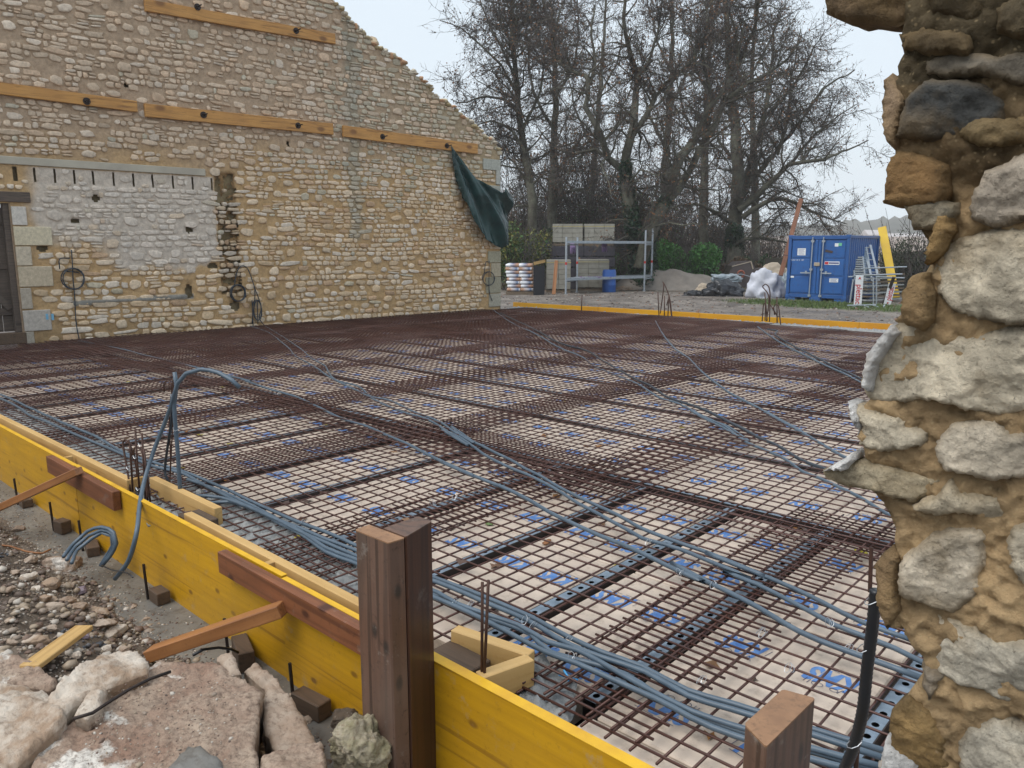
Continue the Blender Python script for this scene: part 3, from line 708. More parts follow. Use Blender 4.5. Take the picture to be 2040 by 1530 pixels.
# risers beside the near board
def tubeobj(name, pts, r, mat, label, cat, n=8, step=.05, group=None, smooth=True):
    mb = MB(); mb.tube(spline(pts, step), r, n); return tag(mb.build(name, M[mat], smooth=smooth), label, cat, group)
def q1(x, y, Y): return PY(x/3.4, 700+y/3.4, Y)
tubeobj('looped_conduit', [q1(780, 1540, 1.44), q1(870, 1420, 1.47), q1(925, 1230, 1.50), q1(945, 1050, 1.60), q1(960, 960, 1.66), q1(985, 850, 1.72), q1(1050, 650, 1.8), q1(1110, 500, 1.84), q1(1165, 350, 1.86), q1(1205, 215, 1.87), q1(1260, 150, 1.9), q1(1360, 122, 1.95), q1(1480, 145, 2.0), q1(1570, 195, 2.03), q1(1622, 245, 2.05)], .0125, 'conduit', 'tall conduit looping up over the board and drooping above the mesh', 'conduit')
tubeobj('upright_conduit', [q1(1182, 140, 1.88), q1(1196, 230, 1.88), q1(1180, 360, 1.87), q1(1190, 520, 1.87), q1(1205, 700, 1.87), q1(1220, 950, 1.87)], .0125, 'conduit', 'upright conduit beside the looping one behind the board', 'conduit')
tubeobj('short_conduit', [q1(1160, 290, 1.89), q1(1165, 420, 1.89), q1(1150, 550, 1.89), q1(1125, 720, 1.9), q1(1118, 830, 1.9), q1(1150, 905, 1.9)], .008, 'conduit_dark', 'thin dark cable tied to the upright conduit', 'cable')
for i, (dx, dy, lb) in enumerate(((0, 0, 'upper'), (12, 22, 'middle'), (28, 42, 'lower'))):
    tubeobj('bent_conduit', [q1(430+dx*2, 1390+dy, 1.28), q1(500+dx, 1300+dy, 1.38), q1(590+dx, 1220+dy*1.2, 1.45), q1(690, 1190+dy*.9, 1.5), q1(770-dx*.5, 1225+dy*.6, 1.52), q1(790-dx, 1300+dy*.3, 1.52), q1(745-dx, 1390, 1.5), q1(690-dx*.4, 1455, 1.46)], .0105, 'conduit', lb+' one of three bent conduits coming out under the board', 'conduit', group='bent conduits below the near board')
tubeobj('black_cable', [q1(690, 1450, 1.44), q1(760, 1480, 1.42), q1(860, 1500, 1.4), q1(900, 1530, 1.38)], .004, 'black_pl', 'thin black cable end on the footing below the board', 'cable')
# dark sleeve with rebar at the right
mb = None
t = thing('sleeved_starter_bar', 'black corrugated sleeve standing over a rebar beside the broken wall', 'pipe', tuple(PY(1690, 1530, 1.86)))
a = [PY(1745, 1175, 1.86), PY(1738, 1250, 1.86), PY(1728, 1330, 1.86), PY(1718, 1420, 1.86), PY(1700, 1490, 1.88), PY(1678, 1545, 1.9), PY(1665, 1600, 1.92)]
sp = spline(a, .006); mb = MB(); mb.tube(sp, [.0135+(.0016 if i % 2 else 0) for i in range(len(sp))], 9); mb.build('sleeve', M['black_pl'], t, smooth=True)
mb = MB(); mb.tube([PY(1736, 1090, 1.9), PY(1733, 1180, 1.88)], .005, 6); mb.build('rebar', M['rust'], t)
mb = MB(); mb.tube([PY(1712, 1440, 1.92), PY(1700, 1600, 1.92)], .006, 6); mb.build('rebar', M['rust'], t)
mb = MB()
for (x, y) in ((1738, 1195), (1722, 1290), (1702, 1480)):
    c = Vector(PY(x, y, 1.86)); mb.tube([c+Vector((.017*math.cos(a_), .017*math.sin(a_), .012*math.sin(a_+1))) for a_ in np.linspace(0, 2*PI, 9)], .0012, 4)
mb.build('tie_wire', M['wire'], t)
# ============================================================ FORMWORK
def board(name, x0, x1, y, th, z0, z1, label, mat='yellow_n', group=None, ytilt=0.0):
    t = thing(name, label, 'formwork board', ((x0+x1)/2, y, z0), group)
    mb = MB(); mb.mi = 0
    mb.box(((x0+x1)/2, y, (z0+z1)/2-.0015), (x1-x0-.004, th, z1-z0-.003)); mb.build('panel', M[mat], t)
    mb = MB(); mb.box(((x0+x1)/2, y, z1-.0005), (x1-x0-.004, th+.0006, .002)); mb.build('top_edge', M['yellow_edge'], t)
    return t
GB = 'yellow formwork boards along the near edge'
board('formwork_board', -9.6, -5.35, 1.633, .027, -.5, -.003, 'yellow formwork board at the far left end of the near row', group=GB)
board('formwork_board', -5.345, -2.835, 1.633, .027, -.5, .001, 'yellow formwork board under the tall looped conduit', group=GB)
board('formwork_board', -2.83, -1.93, 1.626, .027, -.5, -.004, 'yellow formwork board between the lower waler and the tall post', group=GB)
board('formwork_board', -1.925, 1.3, 1.626, .040, -.5, .0, 'knotty yellow formwork board to the right of the tall post', group=GB)
mb = MB(); mb.box((-2.0, 1.6235, .012), (.9, .022, .03)); 
def pt(name, mb, mat, label, cat, group=None, **k): return tag(mb.build(name, M[mat], **k), label, cat, group)
# walers, struts
mb = MB(); mb.box((-5.15, 1.592, -.055), (1.15, .045, .115), bev=.003); pt('waler', mb, 'brown_wood', 'brown timber waler high on the board under the rebar hooks', 'timber', 'walers')
mb = MB(); mb.box((-2.70, 1.585, -.052), (1.20, .045, .105), bev=.003); pt('waler', mb, 'brown_wood', 'reddish timber waler running into the tall post', 'timber', 'walers')
def beam(name, a, b, wd, ht, mat, label, cat, group=None):
    a = Vector(a); b = Vector(b); x = (b-a); L = x.length; x.normalize(); y = Vector((0, 0, 1)).cross(x).normalized(); z = x.cross(y)
    mb = MB(); mb.box((0, 0, 0), (L, wd, ht), bev=.003); o = mb.build(name, M[mat]); o.matrix_world = Matrix.Translation((a+b)/2) @ Matrix((x, y, z)).transposed().to_4x4()
    return tag(o, label, cat, group)
beam('strut', PY(-150, 1080, .95), (-5.06, 1.56, .035), .06, .045, 'strut_wood', 'orange timber strut at the left edge bracing the upper waler', 'timber', 'struts')
beam('strut', P(300, 1303, -.36), (-2.72, 1.552, -.085), .075, .055, 'strut_wood', 'orange timber strut resting on the stones and bracing the lower waler', 'timber', 'struts')
# stakes on the footing
sl = ['at the far left foot of the board', 'below the upper waler', 'right of the bent conduits', 'in the middle of the row between the two struts', 'just behind the lower strut', 'nearest the tall post']
for i, (x, y) in enumerate(((-6.30, 1.56), (-5.52, 1.56), (-5.0, 1.565), (-4.02, 1.56), (-3.12, 1.555), (-2.56, 1.55))):
    t = thing('foot_block', 'timber block with a steel pin '+sl[i], 'timber block', (x, y, -.48), 'pinned timber blocks along the foot of the board')
    bz = (.06, .085, .06, .07, .095, .075)[i]; mb = MB(); mb.box((x+.02, y, -.478+bz/2), ((.12, .10, .15, .11, .19, .17)[i], .07, bz), Matrix.Rotation(random.uniform(-.35, .35), 3, 'Z'), bev=.004); mb.build('block', M['stake_wood'], t)
    mb = MB(); mb.tube([(x-.06, y-.03, -.49), (x-.068, y-.035, -.49+.21)], .0075, 7); mb.build('pin', M['pin'], t)
# inner timber strips
GS = 'pale timber strips inside the near board'
def strip(x0, y0, x1, y1, label, th=.045, ht=.11, top=0.0, mat='cream', name='timber_strip', group=GS):
    return beam(name, (x0, y0, top-ht/2), (x1, y1, top-ht/2), th, ht, mat, label, 'timber', group)
strip(-8.6, 1.725, -4.76, 1.745, 'long pale timber strip at the left end inside the near board')
strip(-4.72, 1.862, -3.88, 1.86, 'pale timber strip set back behind the rebar hooks and the upright conduit', ht=.12)
strip(-3.93, 1.715, -2.18, 1.70, 'long pale timber strip running behind the lower waler to the post', ht=.10)
strip(-1.96, 1.815, -1.63, 1.872, 'pale timber bar forming the back of the box beside the paired pins', th=.05, ht=.10)
strip(-1.665, 1.65, -1.615, 1.85, 'short timber bar closing the box beside the paired pins', th=.05, ht=.10)
for i, (x, y, sx, sy, lb) in enumerate(((-5.62, 1.675, .03, .05, 'small timber spacer behind the far left of the board'), (-4.78, 1.80, .03, .10, 'timber spacer at the left of the rebar hooks'), (-3.02, 1.675, .035, .055, 'small timber spacer behind the lower waler'))):
    mb = MB(); mb.box((x, y, -.03), (sx, sy, .055), bev=.002); pt('spacer', mb, 'cream', lb, 'timber', 'spacers behind the board')
mb = MB(); mb.box((-3.90, 1.755, -.055), (.22, .12, .06), bev=.004); pt('flat_block', mb, 'stake_wood', 'flat grey timber block between the two strips near the upright conduit', 'timber block', 'flat grey blocks')
mb = MB(); mb.box((-1.86, 1.735, -.075), (.21, .13, .06), bev=.004); pt('flat_block', mb, 'stake_wood', 'flat grey timber block inside the box beside the paired pins', 'timber block', 'flat grey blocks')
mb = MB(); mb.box((-.55, 1.70, -.10), (1.75, .05, .01)); mb.box((-.55, 1.722, -.125), (1.75, .006, .05)); pt('edge_rail', mb, 'rail', 'plain blue grey metal rail along the inside of the right hand board', 'rail')
# starter bars near
def hook(mb, pts, r=.006): mb.tube(spline(pts, .03), r, 7)
t = thing('starter_bar_cluster', 'cluster of rusty hooked starter bars behind the board by the looped conduit', 'rebar', (-4.55, 1.73, -.1))
def hx(x, y, Y): return PY(x/3.4, 700+y/3.4, Y)
for nm, l in (('hooked_bar', [(885, 950), (862, 800), (832, 620), (845, 596), (872, 610), (890, 660), (905, 735)]), ('hooked_bar', [(1000, 1010), (985, 850), (965, 690), (940, 655), (915, 652), (905, 690), (925, 800), (935, 960)])):
    mb = MB(); hook(mb, [hx(x, y, 1.735+.01*i) for i, (x, y) in enumerate(l)]); mb.build(nm, M['rust'], t, smooth=True)
for l in ([(950, 980), (930, 760), (917, 535)], [(985, 1000), (975, 800), (962, 555)], [(900, 950), (885, 700), (880, 640)], [(1018, 1020), (995, 830), (975, 660)]):
    mb = MB(); mb.tube([hx(x, y, 1.74) for x, y in l], .0062, 7); mb.build('straight_bar', M['rust'], t, smooth=True)
for (x, y) in ((915, 715), (935, 930), (950, 630), (870, 790)):
    mb = MB(); c = Vector(hx(x, y, 1.735)); mb.tube([c+Vector((.018*math.cos(a_), .010*math.sin(a_), .008*math.sin(2*a_))) for a_ in np.linspace(0, 2*PI, 9)], .0014, 4); mb.build('tie_wire', M['wire'], t)
t = thing('starter_bar_cluster', 'tall thin starter bars tied to the upright conduit behind the board', 'rebar', (-4.35, 1.9, -.1))
for l in ([(1170, 180), (1168, 500), (1150, 905)], [(1112, 275), (1110, 215), (1130, 198), (1160, 215), (1165, 520)], [(1195, 600), (1190, 480), (1150, 440), (1155, 720), (1150, 920)]):
    mb = MB(); mb.tube(spline([hx(x, y, 1.9) for x, y in l], .03), .0042, 6); mb.build('bar', M['rust'], t, smooth=True)
mb = MB()
for (x, y) in ((1180, 300), (1195, 525), (1205, 830)):
    c = Vector(hx(x, y, 1.875)); mb.tube([c+Vector((.022*math.cos(a_), .018*math.sin(a_), .008*math.sin(2*a_))) for a_ in np.linspace(0, 2*PI, 9)], .0014, 4)
mb.build('tie_wire', M['wire'], t)
t = thing('paired_pins', 'two upright rusty rebar pins inside the timber box right of the post', 'rebar', (-1.67, 1.67, -.1))
for a_, b_ in (((960, 1350), (961, 1160)), ((965, 1345), (973, 1156))):
    mb = MB(); mb.tube([PY(a_[0], a_[1], 1.67), PY(b_[0], b_[1], 1.67)], .0052, 8); mb.build('pin', M['rust'], t, smooth=True)
# posts
def chamfer(pl, c=.005):
    out = []; n = len(pl)
    for i in range(n):
        p = np.array(pl[i]); a = np.array(pl[i-1])-p; b_ = np.array(pl[(i+1) % n])-p
        out += [tuple(p+a/np.linalg.norm(a)*c), tuple(p+b_/np.linalg.norm(b_)*c)]
    return out
def post(name, label, planks, group):
    t = thing(name, label, 'post', (planks[0][0][0][0], planks[0][0][0][1], -.52), group)
    for (pl, z1, mt) in planks:
        pl = chamfer(pl)
        mb = MB(); mb.prism(pl, -.52, z1-.004); mb.build('plank', M[mt], t)
        c = np.mean(np.array(pl), axis=0); q = [tuple(c+(np.array(p)-c)*1.001) for p in pl]
        mb = MB(); mb.prism(q, z1-.004, z1); mb.build('sawn_end', M['post_end' if mt != 'post_red' else 'post_wood'], t)
    return t
post('timber_post', 'tall dark post made of two joined planks standing before the yellow board', [([(-1.968, 1.392), (-1.800, 1.394), (-1.794, 1.456), (-1.972, 1.452)], .50, 'post_wood'), ([(-1.905, 1.4575), (-1.7935, 1.459), (-1.838, 1.608), (-1.908, 1.606)], .503, 'post_red')], 'timber posts before the board')
post('timber_post', 'short wet post with a pale sawn top near the bottom right', [([(-.617, 1.375), (-.552, 1.335), (-.545, 1.565), (-.612, 1.55)], .435, 'post_wood')], 'timber posts before the board')
# far board
t = thing('formwork_board', 'long yellow formwork board along the far edge of the slab', 'formwork board', (-8, 14.6, -.4))
fa = np.array((-13.2, 14.41)); fb = np.array((1.4, 15.29)); fd = (fb-fa)/np.linalg.norm(fb-fa); fn = np.array((-fd[1], fd[0])); FL = float(np.linalg.norm(fb-fa))
fz = math.atan2(fd[1], fd[0]); cuts = [0, 2.55, 5.1, 8.3, 11.2, FL]
for i in range(5):
    a_, b_ = cuts[i], cuts[i+1]; p = fa+fd*(a_+b_)/2; mb = MB(); mb.box((p[0], p[1], -.2), (b_-a_-.006, .035, .40+.006*(i % 2)), Matrix.Rotation(fz, 3, 'Z'), bev=.002); mb.build('panel', M['yellow_far'], t)
fl = [(2.0, 4.6, -.190, 'orange timber ledger strip at the left under the far board'), (4.7, 5.9, -.13, 'orange timber ledger strip under the middle starter bars'), (6.0, 8.1, -.200, 'orange timber ledger strip at the centre under the far board'), (7.9, 9.0, -.12, 'short orange timber under the right starter bars'), (9.0, 11.8, -.200, 'orange timber ledger strip at the right under the far board')]
for a_, b_, z, lb in fl:
    p = fa+fd*a_-fn*.065; q = fa+fd*b_-fn*.065
    beam('ledger_strip', (p[0], p[1], z-.04), (q[0], q[1], z-.04), .09, .08, 'strut_wood' if z > -.195 else 'cream', lb, 'timber', 'ledger strips under the far board')
beam('wood_offcut', P(1145, 627, -.1), P(1166, 625, -.1), .10, .05, 'cream', 'small pale wood offcut in front of the far board', 'timber block')
# starter bars at the far board
def bars(loc, lines, Y, r, label, grp='starter bars standing at the far board'):
    t = thing('starter_bar_cluster', label, 'rebar', loc, grp)
    for l in lines:
        mb = MB(); mb.tube(spline([PY(x, y, Y) for x, y in l], .04) if len(l) > 2 else [PY(x, y, Y) for x, y in l], r, 6); mb.build('bar', M['rust'], t, smooth=True)
c5 = lambda x, y: (980+x/4.25, 420+y/4.25)
bars((-8.4, 14.2, -.12), [[c5(1415, 900), c5(1405, 690)], [c5(1460, 890), c5(1462, 720)], [c5(1525, 900), c5(1505, 740), c5(1460, 620), c5(1445, 600), c5(1455, 640), c5(1425, 870)], [c5(1490, 890), c5(1498, 715)], [c5(1480, 800), c5(1500, 745), c5(1520, 890)]], 14.25, .011, 'middle cluster of leaning starter bars at the far board')
c6 = lambda x, y: (1400+x/4.25, 380+y/4.25)
bars((-5.9, 14.4, -.12), [[c6(503, 1105), c6(515, 960), c6(530, 950), c6(528, 1100)], [c6(540, 1105), c6(560, 900), c6(505, 810), c6(530, 790), c6(568, 850), c6(565, 1110)], [c6(660, 1135), c6(640, 970), c6(618, 962), c6(600, 985), c6(610, 1050)], [c6(630, 1120), c6(628, 900)], [c6(545, 1100), c6(525, 860)], [c6(570, 960), c6(630, 1060)]], 14.38, .011, 'right cluster of hooked starter bars before the white bag')
bars((-10.6, 14.2, -.12), [[c5(757, 860), c5(763, 715)]], 14.2, .012, 'single short starter bar at the left of the far board')

# ============================================================ GABLE WALL
def WP(s, t, h=0.0):
    p = WA+WU*s+WN*h; return (p[0], p[1], t)
def W(px, py):
    d = ray(px, py); tt = (WA @ WN)/(d[0]*WN[0]+d[1]*WN[1]); p = CAM+tt*d
    return (float((p[0]-WA[0])*WU[0]+(p[1]-WA[1])*WU[1]), float(p[2]))
OUT = [(-4.2, -.55), (10.15, -.55), (10.15, 3.62)]
OUT += [W(*q) for q in ((985, 280), (958, 262), (940, 245), (915, 222), (893, 205), (870, 190), (843, 158), (822, 142), (800, 118), (765, 98), (742, 84), (735, 72), (700, 40), (675, 12), (655, -5), (600, -35))]
OUT += [(4.6, 7.0), (3.2, 7.6), (-4.2, 7.6)]
DOOR = (-.95, .02, .33, 2.04)         # s0, z0, s1, z1 of the door opening
SLOT = []
for i in range(12):
    px = 28+i*39.4; s_, z_ = W(px, 328+i*2.2); SLOT.append((s_, 2.585))
HOLES = [(W(192, 395), .05, .06), (W(378, 458), .07, .05), (W(378, 580), .06, .13), (W(150, 440), .07, .04), (W(85, 495), .09, .04), (W(252, 170), .03, .03), (W(575, 285), .03, .05), (W(460, 355), .06, .09), (W(436, 378), .05, .10), (W(455, 470), .10, .05), (W(425, 530), .09, .05), (W(460, 560), .12, .05), (W(470, 610), .10, .09), (W(462, 430), .07, .05), (W(447, 395), .10, .05)]
def scar(s, z): return 3.47 < s < 3.84 and .55 < z < 2.68
def dent(s, z):
    d = -.010+.012*fr((s, z), 7, 4, 2.0)+.005*fr((s, z), 30, 3, 6.0)
    for (a, b_), rx, rz in HOLES:
        e = ((s-a)/rx)**2+((z-b_)/rz)**2
        if e < 2: d -= .03*(2-e)
    if scar(s, z): d -= .025+.10*max(0, fr((s*1.2, z), 9, 3, 5.0)-.0)
    if 1.05 < s < 2.95 and abs(z-(.50+.02*(s-1.05))) < .035: d += .03
    return d
def smooth(a, b, x): t = min(1, max(0, (x-a)/(b-a))); return t*t*(3-2*t)
def wash(s, z):       # lime-washed part of the wall
    e = .22*fr((s, z), 1.8, 3, 9.0)
    a = smooth(.45+e*.5, .75+e*.5, s)*(1-smooth(3.40, 3.46, s))*smooth(1.35+e*1.5-.35*smooth(1.0, 2.6, s), 1.75+e*1.5-.35*smooth(1.0, 2.6, s), z)*(1-smooth(2.57, 2.60, z))
    if s > 1.5 and z < 1.9: a = max(a, smooth(1.3+e, 1.9+e, s)*(1-smooth(3.40, 3.46, s))*smooth(.98+e, 1.15+e, z)*(1-smooth(2.57, 2.6, z)))
    return a
def mortar_col(s, z, *_):
    up = smooth(2.3, 3.3, z+.25*fr((s, z), .8, 3, 1.0)-.06*s)
    lo = (.52, .35, .18); hi = (.47, .35, .245)
    c = [lo[i]*(1-up)+hi[i]*up for i in range(3)]
    rt_ = smooth(6.0, 9.0, s)*.6*smooth(2.5, 3.5, z); g = (.36, .30, .19); c = [c[i]*(1-rt_)+g[i]*rt_ for i in range(3)]
    w_ = wash(s, z)*.86; ww = (.62, .56, .49); c = [c[i]*(1-w_)+ww[i]*w_ for i in range(3)]
    d = 1-smooth(.05, .22, abs(s-6.28-.1*fr((z, 0), 1, 2)))          # grey runs down the wall
    if z > 1.5: d *= .6; c = [c[i]*(1-d)+(.27, .26, .20)[i]*d for i in range(3)]
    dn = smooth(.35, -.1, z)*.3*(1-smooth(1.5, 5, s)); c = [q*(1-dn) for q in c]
    if scar(s, z): c = [.27, .17, .08]
    if 1.05 < s < 2.95 and abs(z-(.50+.02*(s-1.05))) < .04: c = [.28, .27, .24]
    return c
gs = .03
G = np.arange(-4.2, 10.16, gs); H_ = np.arange(-.55, 7.6, gs)
ii, jj = np.meshgrid(range(len(G)), range(len(H_)), indexing='ij')
gxx, gzz = G[ii].ravel(), H_[jj].ravel()
QU = []          # dressed stones: (s0, z0, s1, z1, colour)
for a, b_, c in (((25, 410), (55, 450), (.62, .58, .52)), ((28, 450), (105, 490), (.62, .55, .40)), ((32, 490), (65, 530), (.55, .48, .37)), ((32, 530), (107, 571), (.52, .44, .32)), ((40, 573), (66, 616), (.42, .37, .30)), ((42, 618), (104, 658), (.46, .42, .37)), ((55, 660), (70, 688), (.38, .34, .28))):
    s0, z1 = W(*a); s1, z0 = W(*b_); QU.append((.345 if s0 < .5 else s0, z0+.008, s1, z1-.008, c))
for y0, y1, x0, c in ((315, 338, 962, (.42, .43, .38)), (338, 368, 988, (.46, .46, .42)), (368, 395, 968, (.44, .44, .38)), (500, 524, 972, (.36, .34, .25)), (524, 552, 978, (.42, .37, .27)), (552, 585, 968, (.34, .32, .24)), (585, 612, 974, (.40, .38, .31))):
    s0, z1 = W(x0, y0); _, z0 = W(x0, y1); QU.append((s0, z0+.006, 10.15, z1-.006, c))
def blocked(s, z, w_=0.0, h_=0.0):
    if s-w_ < DOOR[2] and s+w_ > DOOR[0] and z-h_ < DOOR[3]: return True
    for q in QU:
        if s+w_ > q[0] and s-w_ < q[2] and z+h_ > q[1] and z-h_ < q[3]: return True
    if -3 < s-w_ and s-w_ < 3.32 and z+h_ > 2.585 and z-h_ < 2.73: return True
    if s-w_ < .62 and z+h_ > 2.04 and z-h_ < 2.21 and s > -1.2: return True
    for a, b_ in SLOT:
        if abs(s-a) < .045+w_*.85 and b_-.24 < z+h_*.6 and z-h_ < b_: return True
    for (a, b_), rx, rz in HOLES:
        if ((s-a)/(rx+w_*.7))**2+((z-b_)/(rz+h_*.7))**2 < 1: return True
    return False
ins = inpoly(gxx, gzz, OUT)
vid = -np.ones(len(gxx), int); V = []; colr = []
for k in np.nonzero(ins)[0]:
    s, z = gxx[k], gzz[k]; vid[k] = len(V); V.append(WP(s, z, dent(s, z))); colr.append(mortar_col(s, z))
vid = vid.reshape(ii.shape); F = []
for i in range(len(G)-1):
    for j in range(len(H_)-1):
        a, b_, c, d = vid[i, j], vid[i+1, j], vid[i+1, j+1], vid[i, j+1]
        if min(a, b_, c, d) >= 0:
            s, z = G[i]+gs/2, H_[j]+gs/2
            if DOOR[0] < s < DOOR[2] and z < DOOR[3]: continue
            if any(abs(s-a_)<.02 and b2-.22 < z < b2 for a_, b2 in SLOT): continue
            if any(((s-a_)/rx)**2+((z-b2)/rz)**2 < 1 for (a_, b2), rx, rz in HOLES): continue
            if scar(s, z) and fr((s*1.2, z), 9, 3, 5.0) > .16: continue
            F.append((a, b_, c, d))
gw = thing('ruined_gable_wall', 'long rubble stone gable wall with sloping broken top and lime washed patch', 'stone wall', WP(5, -.5, 0))
off = np.array(gw.location)
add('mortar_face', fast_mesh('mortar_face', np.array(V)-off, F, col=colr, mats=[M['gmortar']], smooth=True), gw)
# core of the wall behind the face, with the door opening left out
core = MB()
cp = [(DOOR[2], -.55)]+[p for p in OUT if p[0] > DOOR[2]]+[(DOOR[2], 7.6)]
cp = [(p[0]-.02, p[1]-.02) for p in cp]; cp[0] = (DOOR[2], -.55); cp[-1] = (DOOR[2], 7.5)
nq = len(cp); vs = [WP(p[0], p[1], -.14) for p in cp]+[WP(p[0], p[1], -.60) for p in cp]
core.poly(vs, [tuple(range(nq)), tuple(range(2*nq-1, nq-1, -1))]+[((i+1) % nq, i, nq+i, nq+(i+1) % nq) for i in range(nq)], (.36, .28, .16))
for (a, b_, c, d) in ((DOOR[0], 2.04, DOOR[2], 7.5), (-4.2, -.55, DOOR[0], 7.5)):
    vs = [WP(a, b_, -.14), WP(c, b_, -.14), WP(c, d, -.14), WP(a, d, -.14), WP(a, b_, -.6), WP(c, b_, -.6), WP(c, d, -.6), WP(a, d, -.6)]
    core.poly(vs, [(0, 1, 2, 3), (7, 6, 5, 4), (0, 4, 5, 1), (1, 5, 6, 2), (2, 6, 7, 3), (3, 7, 4, 0)], (.36, .28, .16))
for s_ in (DOOR[0], DOOR[2]):
    vs = [WP(s_-.01, -.5, .0), WP(s_+.01, -.5, .0), WP(s_+.01, 2.04, .0), WP(s_-.01, 2.04, .0), WP(s_-.01, -.5, -.2), WP(s_+.01, -.5, -.2), WP(s_+.01, 2.04, -.2), WP(s_-.01, 2.04, -.2)]
    core.poly(vs, [(0, 1, 2, 3), (7, 6, 5, 4), (0, 4, 5, 1), (1, 5, 6, 2), (2, 6, 7, 3), (3, 7, 4, 0)], (.30, .22, .15))
vs = [WP(10.149, -.55, .0), WP(10.15, -.55, -.6), WP(10.15, 3.6, -.6), WP(10.149, 3.6, .0)]; core.poly(vs, [(0, 1, 2, 3)], (.38, .35, .27))
core.build('wall_core', M['gmortar'], gw, colors=True)
# facing stones
rnd = random.Random(11); SV = []; SF3 = []; SF4 = []; SC = []
def stone_col(s, z):
    r = rnd.random()
    if r < .45: c = (.71, .57, .41)
    elif r < .75: c = (.64, .48, .31)
    elif r < .9: c = (.70, .61, .50)
    else: c = (.55, .38, .24)
    up = smooth(2.3, 3.3, z)
    c2 = rnd.choice(((.64, .51, .38), (.58, .455, .335), (.70, .595, .48), (.66, .53, .40), (.64, .48, .34))); c = [c[i]*(1-up)+c2[i]*up for i in range(3)]
    g = smooth(4.5, 7.0, s)*smooth(2.0, 3.4, z)
    if rnd.random() < .5*g+.03: c = [c[i]*.4+(.45, .44, .34)[i]*.6 for i in range(3)]
    d = 1-smooth(.08, .25, abs(s-6.28))
    if z > 1.5 and rnd.random() < .8*d: c = [c[i]*.45+(.34, .35, .30)[i]*.55 for i in range(3)]
    w_ = wash(s, z)*(.82 if rnd.random() < .85 else .4); c = [c[i]*(1-w_)+(.68, .62, .55)[i]*w_ for i in range(3)]
    if scar(s, z): c = [q*.8 for q in c]
    k = rnd.uniform(.82, 1.12); return [q*k for q in c]
def facing(s, z, w_, h_, big=False):
    if not inpoly(np.array([s]), np.array([z]), OUT)[0]: return
    if blocked(s, z, w_/2, h_/2): return
    n = rnd.randint(8, 11); H = rnd.uniform(.006, .022)*(1.2 if big else 1); b0 = len(SV); c = stone_col(s, z); H *= 1-.5*wash(s, z)
    if scar(s, z): H += rnd.uniform(-.01, .04)
    ex = rnd.uniform(3.0, 6.0); tl = rnd.uniform(-.12, .12); ph = rnd.uniform(0, 6.3); rad = []
    for q in range(n):
        a = 2*PI*q/n+rnd.uniform(-.13, .13); ca, sa_ = math.cos(a), math.sin(a)
        rr_ = (abs(ca)**ex+abs(sa_)**ex)**(-1/ex)*rnd.uniform(.76, 1.08); rad.append((ca*rr_, sa_*rr_))
    for k, (f, h) in enumerate(((1.0, -.030), (.97, H*.6), (.86, H*.98), (.45, H*1.03))):
        for (x, y) in rad:
            u, v = x*f*w_/2, y*f*h_/2; SV.append(WP(s+u-v*tl, z+v+u*tl, h+(rnd.uniform(-.0035, .0035) if k > 1 else 0))); SC.append([q*(.80 if k == 0 else 1) for q in c])
    SV.append(WP(s, z, H*rnd.uniform(.95, 1.2))); SC.append(c)
    for k in range(3):
        for q in range(n): SF4.append((b0+k*n+q, b0+k*n+(q+1) % n, b0+(k+1)*n+(q+1) % n, b0+(k+1)*n+q))
    for q in range(n): SF3.append((b0+3*n+q, b0+3*n+(q+1) % n, b0+4*n))
bigs = []
for _ in range(1100):
    s = rnd.uniform(-.5, 10.1); z = rnd.uniform(0, 6.2); w_ = rnd.uniform(.16, .27); h_ = rnd.uniform(.11, .18)
    if s > 5 and rnd.random() < .5: w_ *= .8; h_ *= .85
    if any(abs(s-a)*2 < w_+c+.02 and abs(z-b_)*2 < h_+d+.02 for a, b_, c, d in bigs): continue
    if len(bigs) > 230: break
    bigs.append((s, z, w_, h_)); facing(s, z, w_*.94, h_*.94, True)
z = -.12
ba = np.array(bigs)
while z < 7.5:
    ch = rnd.uniform(.060, .105) if z > 1.3 else rnd.uniform(.075, .125)
    s = -1.2 if z < 6.3 else 2.0
    while s < 10.15:
        w_ = rnd.choice((rnd.uniform(.06, .12), rnd.uniform(.09, .21), rnd.uniform(.14, .30)))*(1.2 if z < 1.2 else 1); 
        if rnd.random() < .12: w_ *= 1.5
        cs = s+w_/2; cz = z+ch/2+.022*math.sin(s*1.3+z*2)+rnd.uniform(-.008, .008)
        near = np.any((np.abs(ba[:, 0]-cs)*2 < ba[:, 2]+w_*.75) & (np.abs(ba[:, 1]-cz)*2 < ba[:, 3]+ch*.62))
        upz = smooth(2.4, 3.4, cz)*(1-.55*smooth(4.5, 8, cs))
        if not near and rnd.random() < .16*upz: s += w_; continue
        if not near:
            hh = ch*rnd.uniform(.80, 1.02)
            if rnd.random() < .14 and ch > .08: facing(cs, cz-ch*.24, w_*.92, hh*.46); facing(cs, cz+ch*.24, w_*.9, hh*.46)
            else: facing(cs, cz, w_*rnd.uniform(.90, 1.0), hh)
        s += w_
    z += ch
add('stone_facing', fast_mesh('stone_facing', np.array(SV)-off, SF4, SF3, SC, [M['gstone']], smooth=True), gw)
